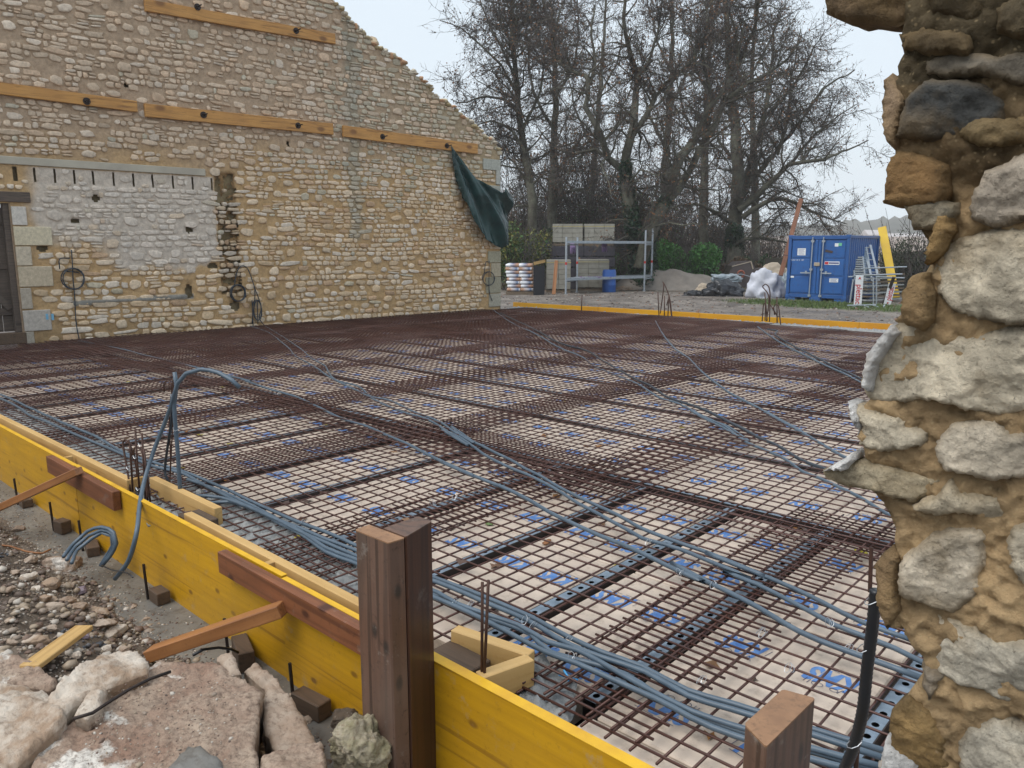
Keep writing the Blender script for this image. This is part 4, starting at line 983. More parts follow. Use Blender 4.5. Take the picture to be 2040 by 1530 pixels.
# broken top: loose rubble across the whole thickness
TV = []; TF = []; TC = []
top = OUT[2:]
for i in range(len(top)-1):
    a = np.array(top[i]); b_ = np.array(top[i+1]); L = np.linalg.norm(b_-a); k = max(1, int(L/.085))
    if b_[0] < 3.2: break
    for j in range(k):
        for hh in np.arange(-.02, -.60, -.14):
            p = a+(b_-a)*(j+rnd.random())/k; sz = (rnd.uniform(.06, .13), rnd.uniform(.06, .10), rnd.uniform(.035, .07))
            v, f = rock_vf(WP(p[0]-.02, p[1]-.02+rnd.uniform(-.03, .045), hh), sz, 1, rnd.random()*99, .3, 6, .1)
            b0 = len(TV); TV += v; TF += [tuple(q+b0 for q in t_) for t_ in f]; c = rnd.choice(((.50, .42, .28), (.42, .34, .20), (.56, .50, .40), (.50, .30, .18))); TC += [c]*len(v)
for (px, py, sx, sz) in ((752, 83, .13, .17), (770, 100, .11, .06), (742, 95, .10, .07)):
    s_, z_ = W(px, py); v, f = rock_vf(WP(s_, z_, -.15), (sx*1.1, sx, sz*.8), 2, rnd.random()*9, .3, 8, .1); b0 = len(TV); TV += v; TF += [tuple(q+b0 for q in t_) for t_ in f]; TC += [(.48, .38, .26)]*len(v)
add('broken_top', fast_mesh('broken_top', np.array(TV)-off, None, TF, TC, [M['gstone']]), gw)
def wbox(mb, s0, s1, z0, z1, h0, h1, col=None, bev=.006):
    c = WP((s0+s1)/2, (z0+z1)/2, (h0+h1)/2); R = Matrix(((WU[0], WN[0], 0), (WU[1], WN[1], 0), (0, 0, 1)))
    return mb.box(c, (s1-s0, h1-h0, z1-z0), R, col, bev)
for q in QU:
    mb = MB(); wbox(mb, q[0], q[2], q[1], q[3], -.1, .022 if q[2] < 10 else .02, q[4], .008); mb.build('dressed_stone', M['gstone'], gw, colors=True)
mb = MB(); wbox(mb, -3, 3.30, 2.60, 2.715, -.12, .02); mb.build('render_band', M['render'], gw)
mb = MB(); wbox(mb, -1.2, .61, 2.05, 2.20, -.14, .03); mb.build('timber_lintel', M['grey_wood'], gw)
mb = MB(); wbox(mb, -.9, .36, -.08, .09, -.13, .03); mb.build('timber_sill', M['stake_wood'], gw)
# painted cyan marks on the lowest corner stone
mb = MB(); s_, z_ = W(90, 625); wbox(mb, s_, s_+.035, z_-.09, z_, .02, .0225, None, 0); s_, z_ = W(101, 625); wbox(mb, s_, s_+.035, z_-.10, z_, .02, .0225, None, 0)
M['cyan'] = simple('cyan_marking_paint', (.12, .36, .55), (.2, .42, .58), 9, .7, bs=0); mb.build('paint_mark', M['cyan'], gw)
# old door
t = thing('plank_door', 'weathered grey ledged plank door at the left edge of the wall', 'door', WP(-.3, .1, -.2))
for i in range(6):
    mb = MB(); wbox(mb, -.94+i*.21, -.94+i*.21+.203, .10, 1.97, -.20, -.175+.004*(i % 2)); mb.build('plank', M['grey_wood'], t)
for z_ in (.35, 1.05, 1.72):
    mb = MB(); wbox(mb, -.93, .30, z_, z_+.11, -.172, -.145); mb.build('ledge', M['grey_wood'], t)
mb = MB(); wbox(mb, .24, .33, .09, 2.03, -.16, -.03); mb.build('jamb', M['grey_wood'], t)
mb = MB(); a_ = WP(.22, .46, -.13); b_ = WP(-.8, 1.68, -.13); mb.beam(a_, b_, .03, .10); mb.build('brace', M['grey_wood'], t)
# planks bolted to the wall
PLK = [((285, 0), (665, 90), 22, 'plank bolted highest on the gable wall', (( 390, 16), (586, 63))), ((-40, 160), (272, 225), 23, 'left plank of the middle row on the wall, cut by the picture edge', ((170, 203),)), ((285, 208), (661, 270), 24, 'middle plank of the long row across the wall', ((402, 230), (590, 251))), ((680, 251), (948, 308), 21, 'right plank of the row holding the green tarpaulin', ((758, 273), (886, 291)))]
for a, b_, hpx, lb, bolts in PLK:
    s0, z0 = W(*a); s1, z1 = W(*b_)
    s1b, zt1 = W(b_[0], b_[1]-hpx); hgt = zt1-z1 if a[0] != 285 or a[1] else .22
    _, zb0 = W(a[0], a[1]+hpx)
    A3 = Vector(WP(s0, (z0+zb0)/2, .045)); B3 = Vector(WP(s1, z1+abs(zt1-z1)/2, .045)); hgt = (abs(z0-zb0)+abs(zt1-z1))/2
    t = thing('wall_plank', 'varnished orange timber '+lb, 'timber plank', tuple((A3+B3)/2), 'timber planks bolted across the gable wall')
    x = (B3-A3).normalized(); y = Vector((WN[0], WN[1], 0)); zz = x.cross(y)*-1
    if zz.z < 0: zz = -zz
    y2 = zz.cross(x); R = Matrix((x, y2, zz)).transposed()
    mb = MB(); mb.box((A3+B3)/2, ((B3-A3).length, .06, hgt), R, bev=.005); mb.build('plank', M['plank_wall'], t)
    for bx in bolts:
        s_, z_ = W(*bx); n3 = Vector((WN[0], WN[1], 0)); c = Vector(WP(s_, z_, .075))
        mb = MB(); mb.tube([c, c+n3*.012], .055, 14); mb.tube([c+n3*.012, c+n3*.04], .026, 6); mb.tube([c, c+n3*.17], .011, 8); mb.build('anchor_bolt', M['pin'], t)
# green tarpaulin hanging from the last plank
M['tarp'] = simple('dark_green_tarpaulin', (.006, .026, .027), (.012, .050, .050), 3, .22, 0, bs=.35, bd=.02, bscale=9)
tp = [W(*q) for q in ((893, 290), (899, 300), (915, 322), (935, 348), (958, 368), (972, 376), (985, 386), (992, 372), (1002, 377), (1011, 395), (1010, 425), (1003, 455), (1003, 470), (1000, 488), (990, 494), (975, 488), (955, 476), (942, 464), (925, 430), (912, 395), (903, 350), (895, 320))]
a0 = np.array(tp[0])
def tarpf(u, v, h):
    dx, dz = u-a0[0], a0[1]-v; ang = math.atan2(dx, max(dz, .02)); L = math.hypot(dx, dz)
    fold = .075*math.sin(ang*19+.8*L+.9*math.sin(L*1.7))*min(1, L/.8)+.03*math.sin(ang*41+L*3)*min(1, L)
    out_ = .10+.14*smooth(.2, 1.6, L)-.10*smooth(9.95, 10.3, u)
    return WP(u, v, out_+fold+h*.6)
V, F3, F4, cl = relief(tp, s=.035, H=.0, rd=.1, amp=.012, nscale=6, depth=.0, f=tarpf, seed=3, jamp=.01)
F3 = F3[:-0] if False else F3
# keep only the cloth surface, give it a thickness with a modifier
nbk = max(max(f) for f in F3)
me = fast_mesh('tarpaulin', [tuple(v) for v in V], None, [f for f in F3 if max(f) < nbk], mats=[M['tarp']], smooth=True)
o = add('tarpaulin', me); md = o.modifiers.new('thick', 'SOLIDIFY'); md.thickness = .006
tag(o, 'dark green tarpaulin hanging in folds from the plank over the wall corner', 'tarpaulin')
# cable coils on the wall
def coil(label, loops, lines, cat='cable coil'):
    t = thing('cable_coil', label, cat, WP(*W(loops[0][0], loops[0][1]), .05), 'cables left hanging on the gable wall')
    for (cx, cy, rx, rz, n) in loops:
        s_, z_ = W(cx, cy); pts = []
        for q in range(n*16+1):
            a = 2*PI*q/16; k = 1+.07*math.sin(q*.37+cx); pts.append(WP(s_+rx*k*math.cos(a)+.012*math.sin(q*.2), z_+rz*k*math.sin(a), .05+.02*math.sin(q*.5)))
        mb = MB(); mb.tube(pts, .009, 5); mb.build('loop', M['conduit_dark'], t, smooth=True)
    for l in lines:
        mb = MB(); mb.tube(spline([WP(*W(x, y), .045) for x, y in l], .05), .009, 5); mb.build('cable', M['conduit_dark'], t, smooth=True)
c3 = lambda x, y: (x/3.4, 380+y/3.4)
coil('black cable coil hanging beside the door quoins', [(*c3(492, 600), .155, .165, 3)], [[c3(478, 400), c3(485, 480), c3(490, 600), c3(500, 700), c3(508, 860), c3(520, 950), c3(535, 1015)], [c3(400, 530), c3(400, 460), c3(470, 458)], [c3(430, 545), c3(490, 548), c3(530, 555)]])
coil('black cable coil low on the wall below the torn chase', [(*c3(1605, 695), .135, .15, 4)], [[c3(1580, 650), c3(1595, 560), c3(1625, 510), c3(1665, 520), c3(1700, 600), c3(1720, 700), c3(1700, 900)], [c3(1605, 640), c3(1640, 650), c3(1660, 720)]])
coil('thin cable loops at the wall foot where the conduit pair starts', [(*c3(1735, 810), .075, .19, 2)], [[c3(1700, 740), c3(1705, 850), c3(1708, 920)], [c3(1712, 640), c3(1760, 780), c3(1750, 860), c3(1790, 920)], [c3(1735, 740), c3(1740, 900)]])
c2_ = lambda x, y: (850+x/2.147, y/2.147)
coil('thin cable coil by the far right corner of the wall', [(*c2_(258, 1190), .17, .16, 2)], [[c2_(262, 1115), c2_(262, 1240), c2_(275, 1287)], [c2_(240, 1170), c2_(248, 1120), c2_(258, 1118)]])
# ============================================================ BROKEN FIELDSTONE WALL (right foreground)
YW = 1.2
def Q(px, py):
    p = PY(px, py, YW); return (float(p[0]), float(p[2]))
fw_ = lambda u, v, h: (u, YW-h, v)
outl = [(1795, -140), (1800, 0), (1798, 40), (1790, 75), (1797, 95), (1786, 115), (1783, 145), (1765, 158), (1770, 200), (1775, 280), (1785, 305), (1780, 325), (1785, 370), (1790, 405), (1805, 412), (1818, 440), (1828, 455), (1840, 475), (1850, 490), (1845, 520), (1830, 545), (1805, 562), (1798, 600), (1797, 620), (1772, 640), (1790, 655), (1770, 680), (1745, 720), (1740, 770), (1731, 795), (1712, 812), (1716, 850), (1709, 870), (1712, 900), (1720, 925), (1700, 960), (1740, 995), (1763, 1021), (1783, 1057), (1782, 1090), (1760, 1130), (1755, 1177), (1760, 1213), (1775, 1249), (1798, 1259), (1835, 1311), (1838, 1344), (1822, 1360), (1809, 1386), (1783, 1409), (1780, 1438), (1770, 1465), (1752, 1530), (1740, 1640), (1720, 1800), (2560, 1800), (2560, -140)]
fwall = thing('broken_fieldstone_wall', 'close broken end of a fieldstone wall with ochre mortar at the right edge', 'stone wall', (.1, YW, -.5))
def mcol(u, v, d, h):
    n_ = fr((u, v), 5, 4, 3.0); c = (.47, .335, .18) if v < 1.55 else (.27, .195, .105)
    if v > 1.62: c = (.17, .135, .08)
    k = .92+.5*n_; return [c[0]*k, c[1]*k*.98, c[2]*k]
def fdent(u, v):
    return -.013+.010*fr((u, v), 12, 4, 1.0)+.007*fr((u, v), 55, 5, 4.0)-.004*abs(fr((u, v), 24, 4, 6.0))-.028*max(0, fr((u*.8, v*1.6), 6, 3, 8.0)-.14)
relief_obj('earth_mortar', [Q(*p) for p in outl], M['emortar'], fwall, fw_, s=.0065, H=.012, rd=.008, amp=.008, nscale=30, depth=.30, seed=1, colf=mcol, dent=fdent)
LG = (.82, .72, .55); WG = (.84, .73, .57); DG = (.11, .112, .108); BR = (.30, .185, .085); WH = (.95, .93, .90); PK = (.40, .31, .215)
stones = [
 ([(1866, 540), (1880, 505), (1920, 480), (1990, 465), (2120, 470), (2140, 560), (2120, 650), (2040, 640), (1960, 632), (1900, 610), (1872, 580)], LG, .035),
 ([(1935, 415), (1945, 380), (1965, 345), (2000, 335), (2040, 315), (2120, 300), (2140, 400), (2100, 460), (2040, 435), (1990, 450), (1945, 435)], (.70, .60, .48), .03),
 ([(1792, 270), (1800, 230), (1812, 200), (1850, 165), (1900, 165), (1960, 170), (2005, 205), (1990, 235), (1940, 262), (1880, 278), (1830, 275)], DG, .035),
 ([(1757, 165), (1775, 150), (1795, 168), (1805, 195), (1797, 235), (1790, 280), (1782, 300), (1765, 275), (1757, 210)], (.42, .30, .20), .025),
 ([(1805, 408), (1850, 398), (1905, 405), (1910, 425), (1870, 450), (1820, 455), (1812, 430)], (.50, .44, .33), .025),
 ([(1722, 760), (1735, 715), (1750, 690), (1778, 672), (1792, 657), (1840, 660), (1885, 675), (1960, 668), (2010, 657), (2120, 665), (2130, 740), (2110, 815), (2030, 815), (1970, 820), (1900, 800), (1840, 792), (1770, 800), (1735, 790)], LG, .045),
 ([(1700, 812), (1712, 814), (1750, 825), (1795, 830), (1805, 845), (1842, 857), (1838, 885), (1800, 895), (1740, 895), (1712, 885), (1714, 850)], LG, .035),
 ([(1872, 890), (1880, 865), (1905, 848), (1955, 838), (1990, 842), (2015, 860), (2060, 870), (2120, 880), (2110, 950), (2010, 948), (1950, 945), (1890, 930)], WG, .035),
 ([(1633, 937), (1680, 920), (1715, 918), (1780, 932), (1885, 950), (1860, 980), (1830, 1000), (1815, 1004), (1760, 985), (1690, 975), (1640, 955)], (.66, .56, .39), .035),
 ([(1820, 1008), (1870, 985), (1900, 957), (1920, 980), (1985, 990), (2008, 1020), (2010, 1040), (1985, 1046), (1940, 1025), (1900, 1020), (1870, 1028)], (.70, .60, .44), .03),
 ([(1795, 1150), (1805, 1110), (1845, 1075), (1890, 1060), (1950, 1062), (1962, 1080), (1955, 1130), (1940, 1150), (1950, 1170), (1900, 1218), (1840, 1195), (1805, 1185)], WG, .035),
 ([(2010, 1080), (2020, 1050), (2120, 1035), (2130, 1110), (2120, 1190), (2040, 1170), (2015, 1120)], LG, .03),
 ([(1798, 1240), (1835, 1225), (1860, 1240), (1895, 1240), (1930, 1250), (1980, 1270), (2040, 1280), (2120, 1290), (2130, 1350), (2120, 1405), (2040, 1405), (1960, 1370), (1910, 1360), (1860, 1330), (1820, 1290)], (.74, .67, .54), .045),
 ([(1915, 1480), (1935, 1450), (1990, 1435), (2040, 1450), (2120, 1460), (2130, 1540), (2100, 1620), (1920, 1600)], (.74, .67, .54), .035),
 ([(1800, 580), (1815, 557), (1850, 550), (1862, 590), (1858, 630), (1840, 655), (1810, 640)], (.36, .24, .12), .04),
 ([(1772, 330), (1790, 307), (1830, 310), (1880, 330), (1890, 380), (1870, 405), (1800, 410), (1772, 400)], (.34, .20, .085), .04),
 ([(1634, -140), (1636, 0), (1640, 28), (1700, 45), (1784, 50), (1815, 25), (1830, -20), (1830, -140)], (.19, .13, .075), .05),
 ([(1790, 68), (1840, 55), (1930, 70), (1925, 105), (1860, 110), (1800, 100)], (.20, .145, .08), .025),
 ([(1840, 118), (1900, 105), (1990, 112), (2100, 90), (2120, 160), (2030, 165), (1960, 150), (1850, 150)], (.24, .21, .165), .025),
 ([(1870, 430), (1900, 425), (1905, 462), (1880, 500), (1850, 522), (1848, 495)], (.44, .28, .12), .03),
 ([(1742, 1130), (1775, 1097), (1795, 1112), (1790, 1150), (1790, 1210), (1772, 1242), (1752, 1200)], (.42, .28, .15), .03),
 ([(1838, 1320), (1858, 1330), (1882, 1345), (1855, 1390), (1838, 1362)], (.36, .32, .27), .02),
 ([(1780, 1420), (1810, 1400), (1850, 1420), (1880, 1470), (1890, 1560), (1820, 1560), (1775, 1480)], (.40, .26, .11), .035),
 ([(1744, 680), (1770, 647), (1795, 663), (1772, 690), (1748, 725), (1738, 780), (1718, 770), (1721, 740), (1727, 708)], WH, .02),
 ([(1687, 799), (1703, 806), (1714, 830), (1716, 850), (1711, 868), (1705, 850), (1697, 825)], WH, .018),
 ([(1698, 901), (1706, 915), (1690, 934), (1668, 936), (1636, 940), (1682, 914)], WH, .034),
 ([(1750, 1600), (1766, 1468), (1790, 1482), (1826, 1512), (1840, 1620)], WH, .035),
 ([(1903, 215), (2000, 240), (2060, 230), (2120, 250), (2110, 290), (2030, 285), (1950, 290), (1910, 262)][::1], (.27, .20, .105), .02),
 ([(1985, 20), (2040, -20), (2120, -30), (2120, 60), (2040, 75), (1990, 60)], (.22, .17, .10), .03),
 ([(1845, -60), (1900, -80), (1960, -60), (1965, 10), (1930, 40), (1860, 30)], (.20, .15, .085), .03),
 ([(2140, 480), (2300, 460), (2420, 500), (2400, 640), (2200, 660), (2145, 600)], LG, .035),
 ([(2140, 860), (2350, 830), (2420, 940), (2300, 1010), (2150, 980)], WG, .035),
 ([(2140, 1240), (2340, 1210), (2400, 1380), (2160, 1420)], LG, .035),
]
for i, (pl, c, H) in enumerate(stones):
    def cf(u, v, d, h, c=c, i=i):
        k = .95+.35*fr((u, v), 8, 4, i*1.7); lb = smooth(.0, .014, d); e = (.36, .25, .12)
        return [(c[j]*lb+(c[j]*.6+e[j]*.4)*(1-lb))*k for j in range(3)] if c != WH else [q*k for q in c]
    f2 = lambda u, v, h: (u, YW-(h if h < -.048 else max(h, -.016))-.004, v)
    mx_ = sum(p[0] for p in pl)/len(pl); my_ = sum(p[1] for p in pl)/len(pl)
    if i not in (8, 16) and c != WH: pl = [(mx_+(p[0]-mx_)*1.07+(0 if mx_ < 1830 else 0), my_+(p[1]-my_)*1.13) for p in pl]
    relief_obj('stone', [Q(*p) for p in pl], M['fstone'], fwall, f2, s=.0048, H=H*.40+.012, rd=.0028, amp=.0045, nscale=30, depth=.05 if i != 16 else .07, strata=.0022, planes=9, slope=.30, seed=i*3.3+2, jamp=.0035, colf=cf)
# ============================================================ RUBBLE AND STONES (left foreground)
def slab(name, pts, z, th, mat, label, sc=2.55, org=(0, 1080), H=.02, amp=.012, sx=0.0, sy=0.0, cat='broken stone', group=None, s=.0095, facet=.06, jamp=None):
    w3 = [P(org[0]+x/sc, org[1]+y/sc, z) for x, y in pts]; cx = np.mean([p[0] for p in w3]); cy = np.mean([p[1] for p in w3])
    f = lambda u, v, h: (u, v, z+h+(u-cx)*sx+(v-cy)*sy)
    V, F3, F4, col = relief([(p[0], p[1]) for p in w3], s=s, H=min(H, .016), rd=.004, amp=amp, nscale=9, depth=th, f=f, seed=len(name)+pts[0][0]*.01, jamp=s*.9 if jamp is None else jamp, planes=9, slope=.26, strata=.004)
    me = fast_mesh(name, np.array(V), F4, F3, col, [M[mat]], smooth=False)
    return tag(add(name, me), label, cat, group)
slab('stone_slab', [(150, 1250), (150, 1030), (270, 930), (370, 870), (480, 740), (600, 680), (740, 600), (800, 560), (900, 575), (1080, 560), (1190, 620), (1330, 710), (1310, 870), (1290, 960), (1310, 1080), (1250, 1250)], -.14, .20, 'rubble', 'largest flat pinkish broken slab in the stone heap at the bottom left', H=.03, amp=.014)
slab('broken_stone', [(1100, 565), (1175, 550), (1225, 640), (1160, 650)], -.16, .12, 'rub_brown', 'small brown stone wedged behind the largest slab')
slab('broken_stone', [(1235, 640), (1300, 610), (1420, 690), (1500, 770), (1580, 890), (1610, 940), (1420, 1010), (1330, 880), (1335, 720)], -.20, .16, 'rub_brown', 'brown speckled stone leaning right of the largest slab by the foot blocks', sx=-.12)
slab('broken_stone', [(1330, 1060), (1560, 965), (1640, 970), (1670, 1250), (1270, 1250), (1320, 1090)], -.17, .18, 'rubble', 'reddish white edged stone at the bottom centre left of the boulder', H=.035)
slab('broken_stone', [(930, 1250), (860, 1140), (930, 1065), (1010, 1055), (1120, 1110), (1160, 1250)], -.125, .06, 'footing', 'flat grey stone chip on the lower edge of the largest slab', amp=.008, s=.02)
slab('long_stone', [(230, 745), (400, 620), (560, 512), (700, 515), (755, 570), (740, 610), (600, 660), (450, 730), (300, 825), (238, 830)], -.08, .09, 'rub_white', 'long white and orange stone like a bone lying across the heap', H=.035, amp=.014)
slab('broken_stone', [(-60, 560), (60, 570), (200, 620), (290, 690), (255, 722), (0, 700), (-60, 690)], -.17, .16, 'rubble', 'reddish stone at the left edge above the big white one')
slab('broken_stone', [(-60, 705), (0, 700), (230, 725), (300, 830), (340, 880), (280, 930), (160, 1025), (20, 1130), (-60, 1160)], -.12, .22, 'rub_white', 'big white stone cut by the left edge of the picture', H=.04, amp=.016)
slab('broken_stone', [(380, 865), (440, 780), (520, 720), (545, 750), (500, 840), (440, 880)], -.115, .06, 'rub_white', 'small pale stone tucked under the long bone shaped stone')
slab('broken_stone', [(-60, 1160), (80, 1110), (150, 1060), (150, 1250), (-60, 1250)], -.26, .1, 'rub_brown', 'dark brown stone in the bottom left corner below the slabs')
v, f = rock_vf(tuple(P(712, 1500, -.24)+np.array((0, 0, .02))), (.115, .10, .10), 4, 4.2, .35, 7, .16)
tag(add('boulder', fast_mesh('boulder', v, None, f, mats=[M['rub_green']], smooth=True)), 'rough greenish lichened boulder at the foot of the tall post', 'boulder')
v, f = rock_vf(tuple(P(692, 1438, -.40)), (.06, .05, .05), 3, 8.2, .35, 7, .12)
tag(add('clod', fast_mesh('clod', v, None, f, mats=[M['earth']], smooth=True)), 'muddy brown clod between boulder and board', 'clod')
beam('wood_offcut', P(58, 1330, -.17)+np.array((0, 0, .0)), P(168, 1250, -.21), .075, .022, 'cream', 'flat pale wood offcut lying on the gravel behind the long stone', 'timber block')
tubeobj('dark_root', [P(145, 1432, -.09), P(185, 1420, -.09), P(215, 1400, -.09), P(260, 1372, -.09), P(300, 1352, -.085), P(340, 1338, -.09)], .006, 'pin', 'dark root on the largest slab', 'root', n=5)
tubeobj('reddish_root', [P(-20, 1085, -.40), P(20, 1088, -.40), P(50, 1098, -.41), P(85, 1102, -.41), P(100, 1095, -.42)], .006, 'strut_wood', 'reddish brown root in the bank at the left edge', 'root', n=5)
tubeobj('black_hose', [P(385, 1305, -.30), P(405, 1294, -.30), P(435, 1290, -.31), P(460, 1293, -.33), P(475, 1300, -.36)], .006, 'black_pl', 'short black hose end behind the largest slab', 'hose', n=6)
def surf_pt(px, py):
    p = P(px, py, -.45)
    for _ in range(8): p = P(px, py, mound(p[0], p[1]))
    return p
spots = [(125, 1135, 34, 'pink'), (55, 1155, 16, 'white'), (100, 1170, 20, 'pale'), (70, 1285, 22, 'white'), (150, 1218, 22, 'tan'), (195, 1225, 20, 'white'), (205, 1248, 22, 'tan'), (225, 1265, 24, 'pale'), (160, 1182, 14, 'purple'), (136, 1170, 12, 'tan'), (137, 1200, 14, 'tan'), (75, 1175, 12, 'white'), (40, 1210, 12, 'pale'), (90, 1195, 12, 'white'), (105, 1198, 10, 'white'), (110, 1215, 18, 'brown'), (60, 1120, 14, 'tan'), (170, 1270, 10, 'purple'), (290, 1240, 12, 'brown'), (315, 1250, 11, 'brown'), (265, 1215, 11, 'tan'), (30, 1145, 12, 'brown'), (35, 1060, 14, 'brown'), (20, 1240, 10, 'pale'), (150, 1310, 12, 'pale'), (330, 1265, 13, 'brown'), (355, 1270, 10, 'tan'), (210, 1300, 14, 'pale'), (590, 1392, 16, 'brown'), (612, 1440, 20, 'tan'), (560, 1330, 12, 'brown'), (650, 1425, 13, 'brown'), (245, 1300, 13, 'brown'), (20, 1285, 16, 'brown'), (100, 1255, 12, 'brown'), (345, 1235, 9, 'tan'), (15, 1180, 14, 'tan'), (375, 1262, 8, 'brown')]
cm = {'white': 'rub_white', 'pale': 'rub_white', 'tan': 'rub_brown', 'pink': 'rubble', 'brown': 'rub_brown', 'purple': 'flint'}
for i, (px, py, r, k) in enumerate(spots):
    p = surf_pt(px, py); D = np.dot(p-CAM, FW); R = r/FPX*D
    v, f = rock_vf((p[0], p[1], p[2]+R*.3), (R*1.15, R*.9, R*.6), 3, i*1.3, .3, 9, .08)
    tag(add('loose_stone', fast_mesh('loose_stone', v, None, f, mats=[M[cm[k]]], smooth=False)), k+' loose stone lying on the gravel bank left of the board', 'stone', 'loose stones on the gravel bank')
# small gravel, rubble crumbs
rnd = random.Random(5); GV = []; GF = []; GC = []
ic = ICO[0]
def pebble(x, y, z, r, c):
    b0 = len(GV); a = rnd.uniform(0, 6.3); ca, sa_ = math.cos(a), math.sin(a); sx, sy, sz = rnd.uniform(.7, 1.3), rnd.uniform(.6, 1.1), rnd.uniform(.4, .8)
    for v in ic[0]:
        k = r*rnd.uniform(.75, 1.15); X, Y, Z = v.x*sx*k, v.y*sy*k, v.z*sz*k; GV.append((x+X*ca-Y*sa_, y+X*sa_+Y*ca, z+Z)); GC.append(c)
    for f_ in ic[1]: GF.append(tuple(q+b0 for q in f_))
PAL = [(.08, .085, .10), (.045, .05, .06), (.11, .11, .12), (.28, .22, .17), (.48, .43, .37), (.17, .11, .08), (.12, .085, .065), (.32, .25, .18)]
for _ in range(20000):
    x = rnd.uniform(-7.8, -2.2); y = rnd.uniform(.1, 1.42)
    gz = fr((x, y), 1.2, 2, 4.0); r = rnd.uniform(.003, .009) if rnd.random() < .95 else rnd.uniform(.010, .024)
    c = rnd.choice(PAL[:4]) if gz > -.08 and y < 1.15 else rnd.choice(PAL[3:])
    pebble(x, y, mound(x, y)+r*.2, r, c)
for _ in range(450):
    p = P(rnd.uniform(170, 470), rnd.uniform(1345, 1530), -.13); pebble(p[0], p[1], -.128+.01*rnd.random(), rnd.uniform(.0015, .005)*(1 if rnd.random() < .95 else 2.2), rnd.choice(PAL[3:]))
for _ in range(900):
    x = rnd.uniform(-4.6, -2.05); y = rnd.uniform(.45, 1.46); pebble(x, y, mound(x, y)+.008, rnd.uniform(.008, .03), rnd.choice(PAL[3:]))
for _ in range(2600):
    x = rnd.uniform(-7.5, -2.1); y = 1.61-.32*rnd.random()**.6; pebble(x, y, -.479, rnd.uniform(.0015, .008), rnd.choice(PAL[3:]))
tag(add('gravel', fast_mesh('gravel', GV, None, GF, GC, [M['gravel']])), 'mixed grey and pale gravel scattered over the bank left of the board', 'gravel', kind='stuff')
# fallen leaves on the slab
M['leaf'] = vcol('fallen_leaf', .55, scale=40, amt=.3, bs=0)
LV = []; LF = []; LC = []
for _ in range(330):
    y = 1.9+12*rnd.random()**1.6; x = rnd.uniform(max(wallx(y)+.4, -11), -.3); a = rnd.uniform(0, 6.3); r = rnd.uniform(.018, .042); b0 = len(LV)
    c = rnd.choice(((.16, .09, .055), (.10, .06, .045), (.22, .12, .06), (.30, .13, .03), (.09, .06, .05), (.30, .25, .05)))
    z = -.128 if rnd.random() < .8 else -.066
    LV.append((x, y, z+.006)); LC.append(c)
    for q in range(9):
        t_ = a+2*PI*q/9; k = r*(1 if q % 2 else .55); LV.append((x+k*math.cos(t_), y+k*math.sin(t_), z+rnd.uniform(0, .012))); LC.append(c)
    for q in range(9): LF.append((b0, b0+1+q, b0+1+(q+1) % 9))
tag(add('fallen_leaves', fast_mesh('fallen_leaves', LV, None, LF, LC, [M['leaf']])), 'brown plane leaves fallen on the foam panels and mesh', 'leaves', kind='stuff')
M['gleaf'] = simple('green_leaf', (.10, .17, .06), (.14, .2, .05), 9, .5, bs=0); M['yleaf'] = simple('yellow_scrap', (.45, .38, .02), (.35, .3, .03), 9, .5, bs=0)
for nm, (px, py), mt, lb in (('leaf', (975, 1043), 'gleaf', 'pale green leaf on a panel near the third joist'), ('leaf', (1090, 1080), 'strut_wood', 'orange brown leaf on a panel left of the conduits'), ('yellow_scrap', (600, 1068), 'yleaf', 'yellow scrap under the conduit bundle left of the post'), ('yellow_scrap', (1713, 1099), 'yleaf', 'yellow scrap on the mesh beside the broken wall'), ('cloth_scrap', (716, 694), 'wire', 'small white scrap far out on the mesh')):
    p = P(px, py, -.08 if nm != 'leaf' else -.12); v, f = rock_vf(tuple(p), (.035, .02, .008), 1, px*.1, .4, 4, .1); tag(add(nm, fast_mesh(nm, v, None, f, mats=[M[mt]])), lb, 'leaf' if nm == 'leaf' else 'scrap')
M['cyan_pl'] = simple('cyan_plastic_tie', (.05, .30, .62), (.08, .38, .7), 9, .4, bs=0)
mb = MB()
for q in range(5):
    c = P(1133, 1350, -.095); a = q*1.3; mb.tube([c, c+np.array((.04*math.cos(a), .03*math.sin(a), .008))], .0035, 5)
pt('plastic_tie', mb, 'cyan_pl', 'cyan plastic tie on the mesh beside the timber box', 'plastic tie')
# tie wires on the conduits
mb = MB()
def loopw(c, r=.02, n=8):
    a0_ = rnd.uniform(0, 3); mb.tube([Vector(c)+Vector((r*math.cos(a0_+a_)*.6, r*.6*math.sin(a0_+a_), r*.8*math.cos(a_))) for a_ in np.linspace(0, 2*PI, n)], .0011, 3)
for (px, py) in ((1045, 1235), (1060, 1245), (1130, 1275), (1138, 1308), (905, 1200), (935, 1203), (1352, 1140), (1420, 1165), (1290, 1080), (555, 783), (860, 1000), (905, 990), (1688, 1290), (1735, 1265), (1518, 1262), (1513, 1255), (780, 1120), (600, 1040), (455, 945), (325, 925), (200, 880), (1650, 1240), (1570, 1330), (1395, 1353)):
    c = P(px, py, -.045); loopw(c); loopw(c+np.array((.01, .006, 0)), .015)
tag(mb.build('tie_wires', M['wire']), 'bright tie wires twisted round the conduits and mesh crossings', 'tie wire', kind='stuff')

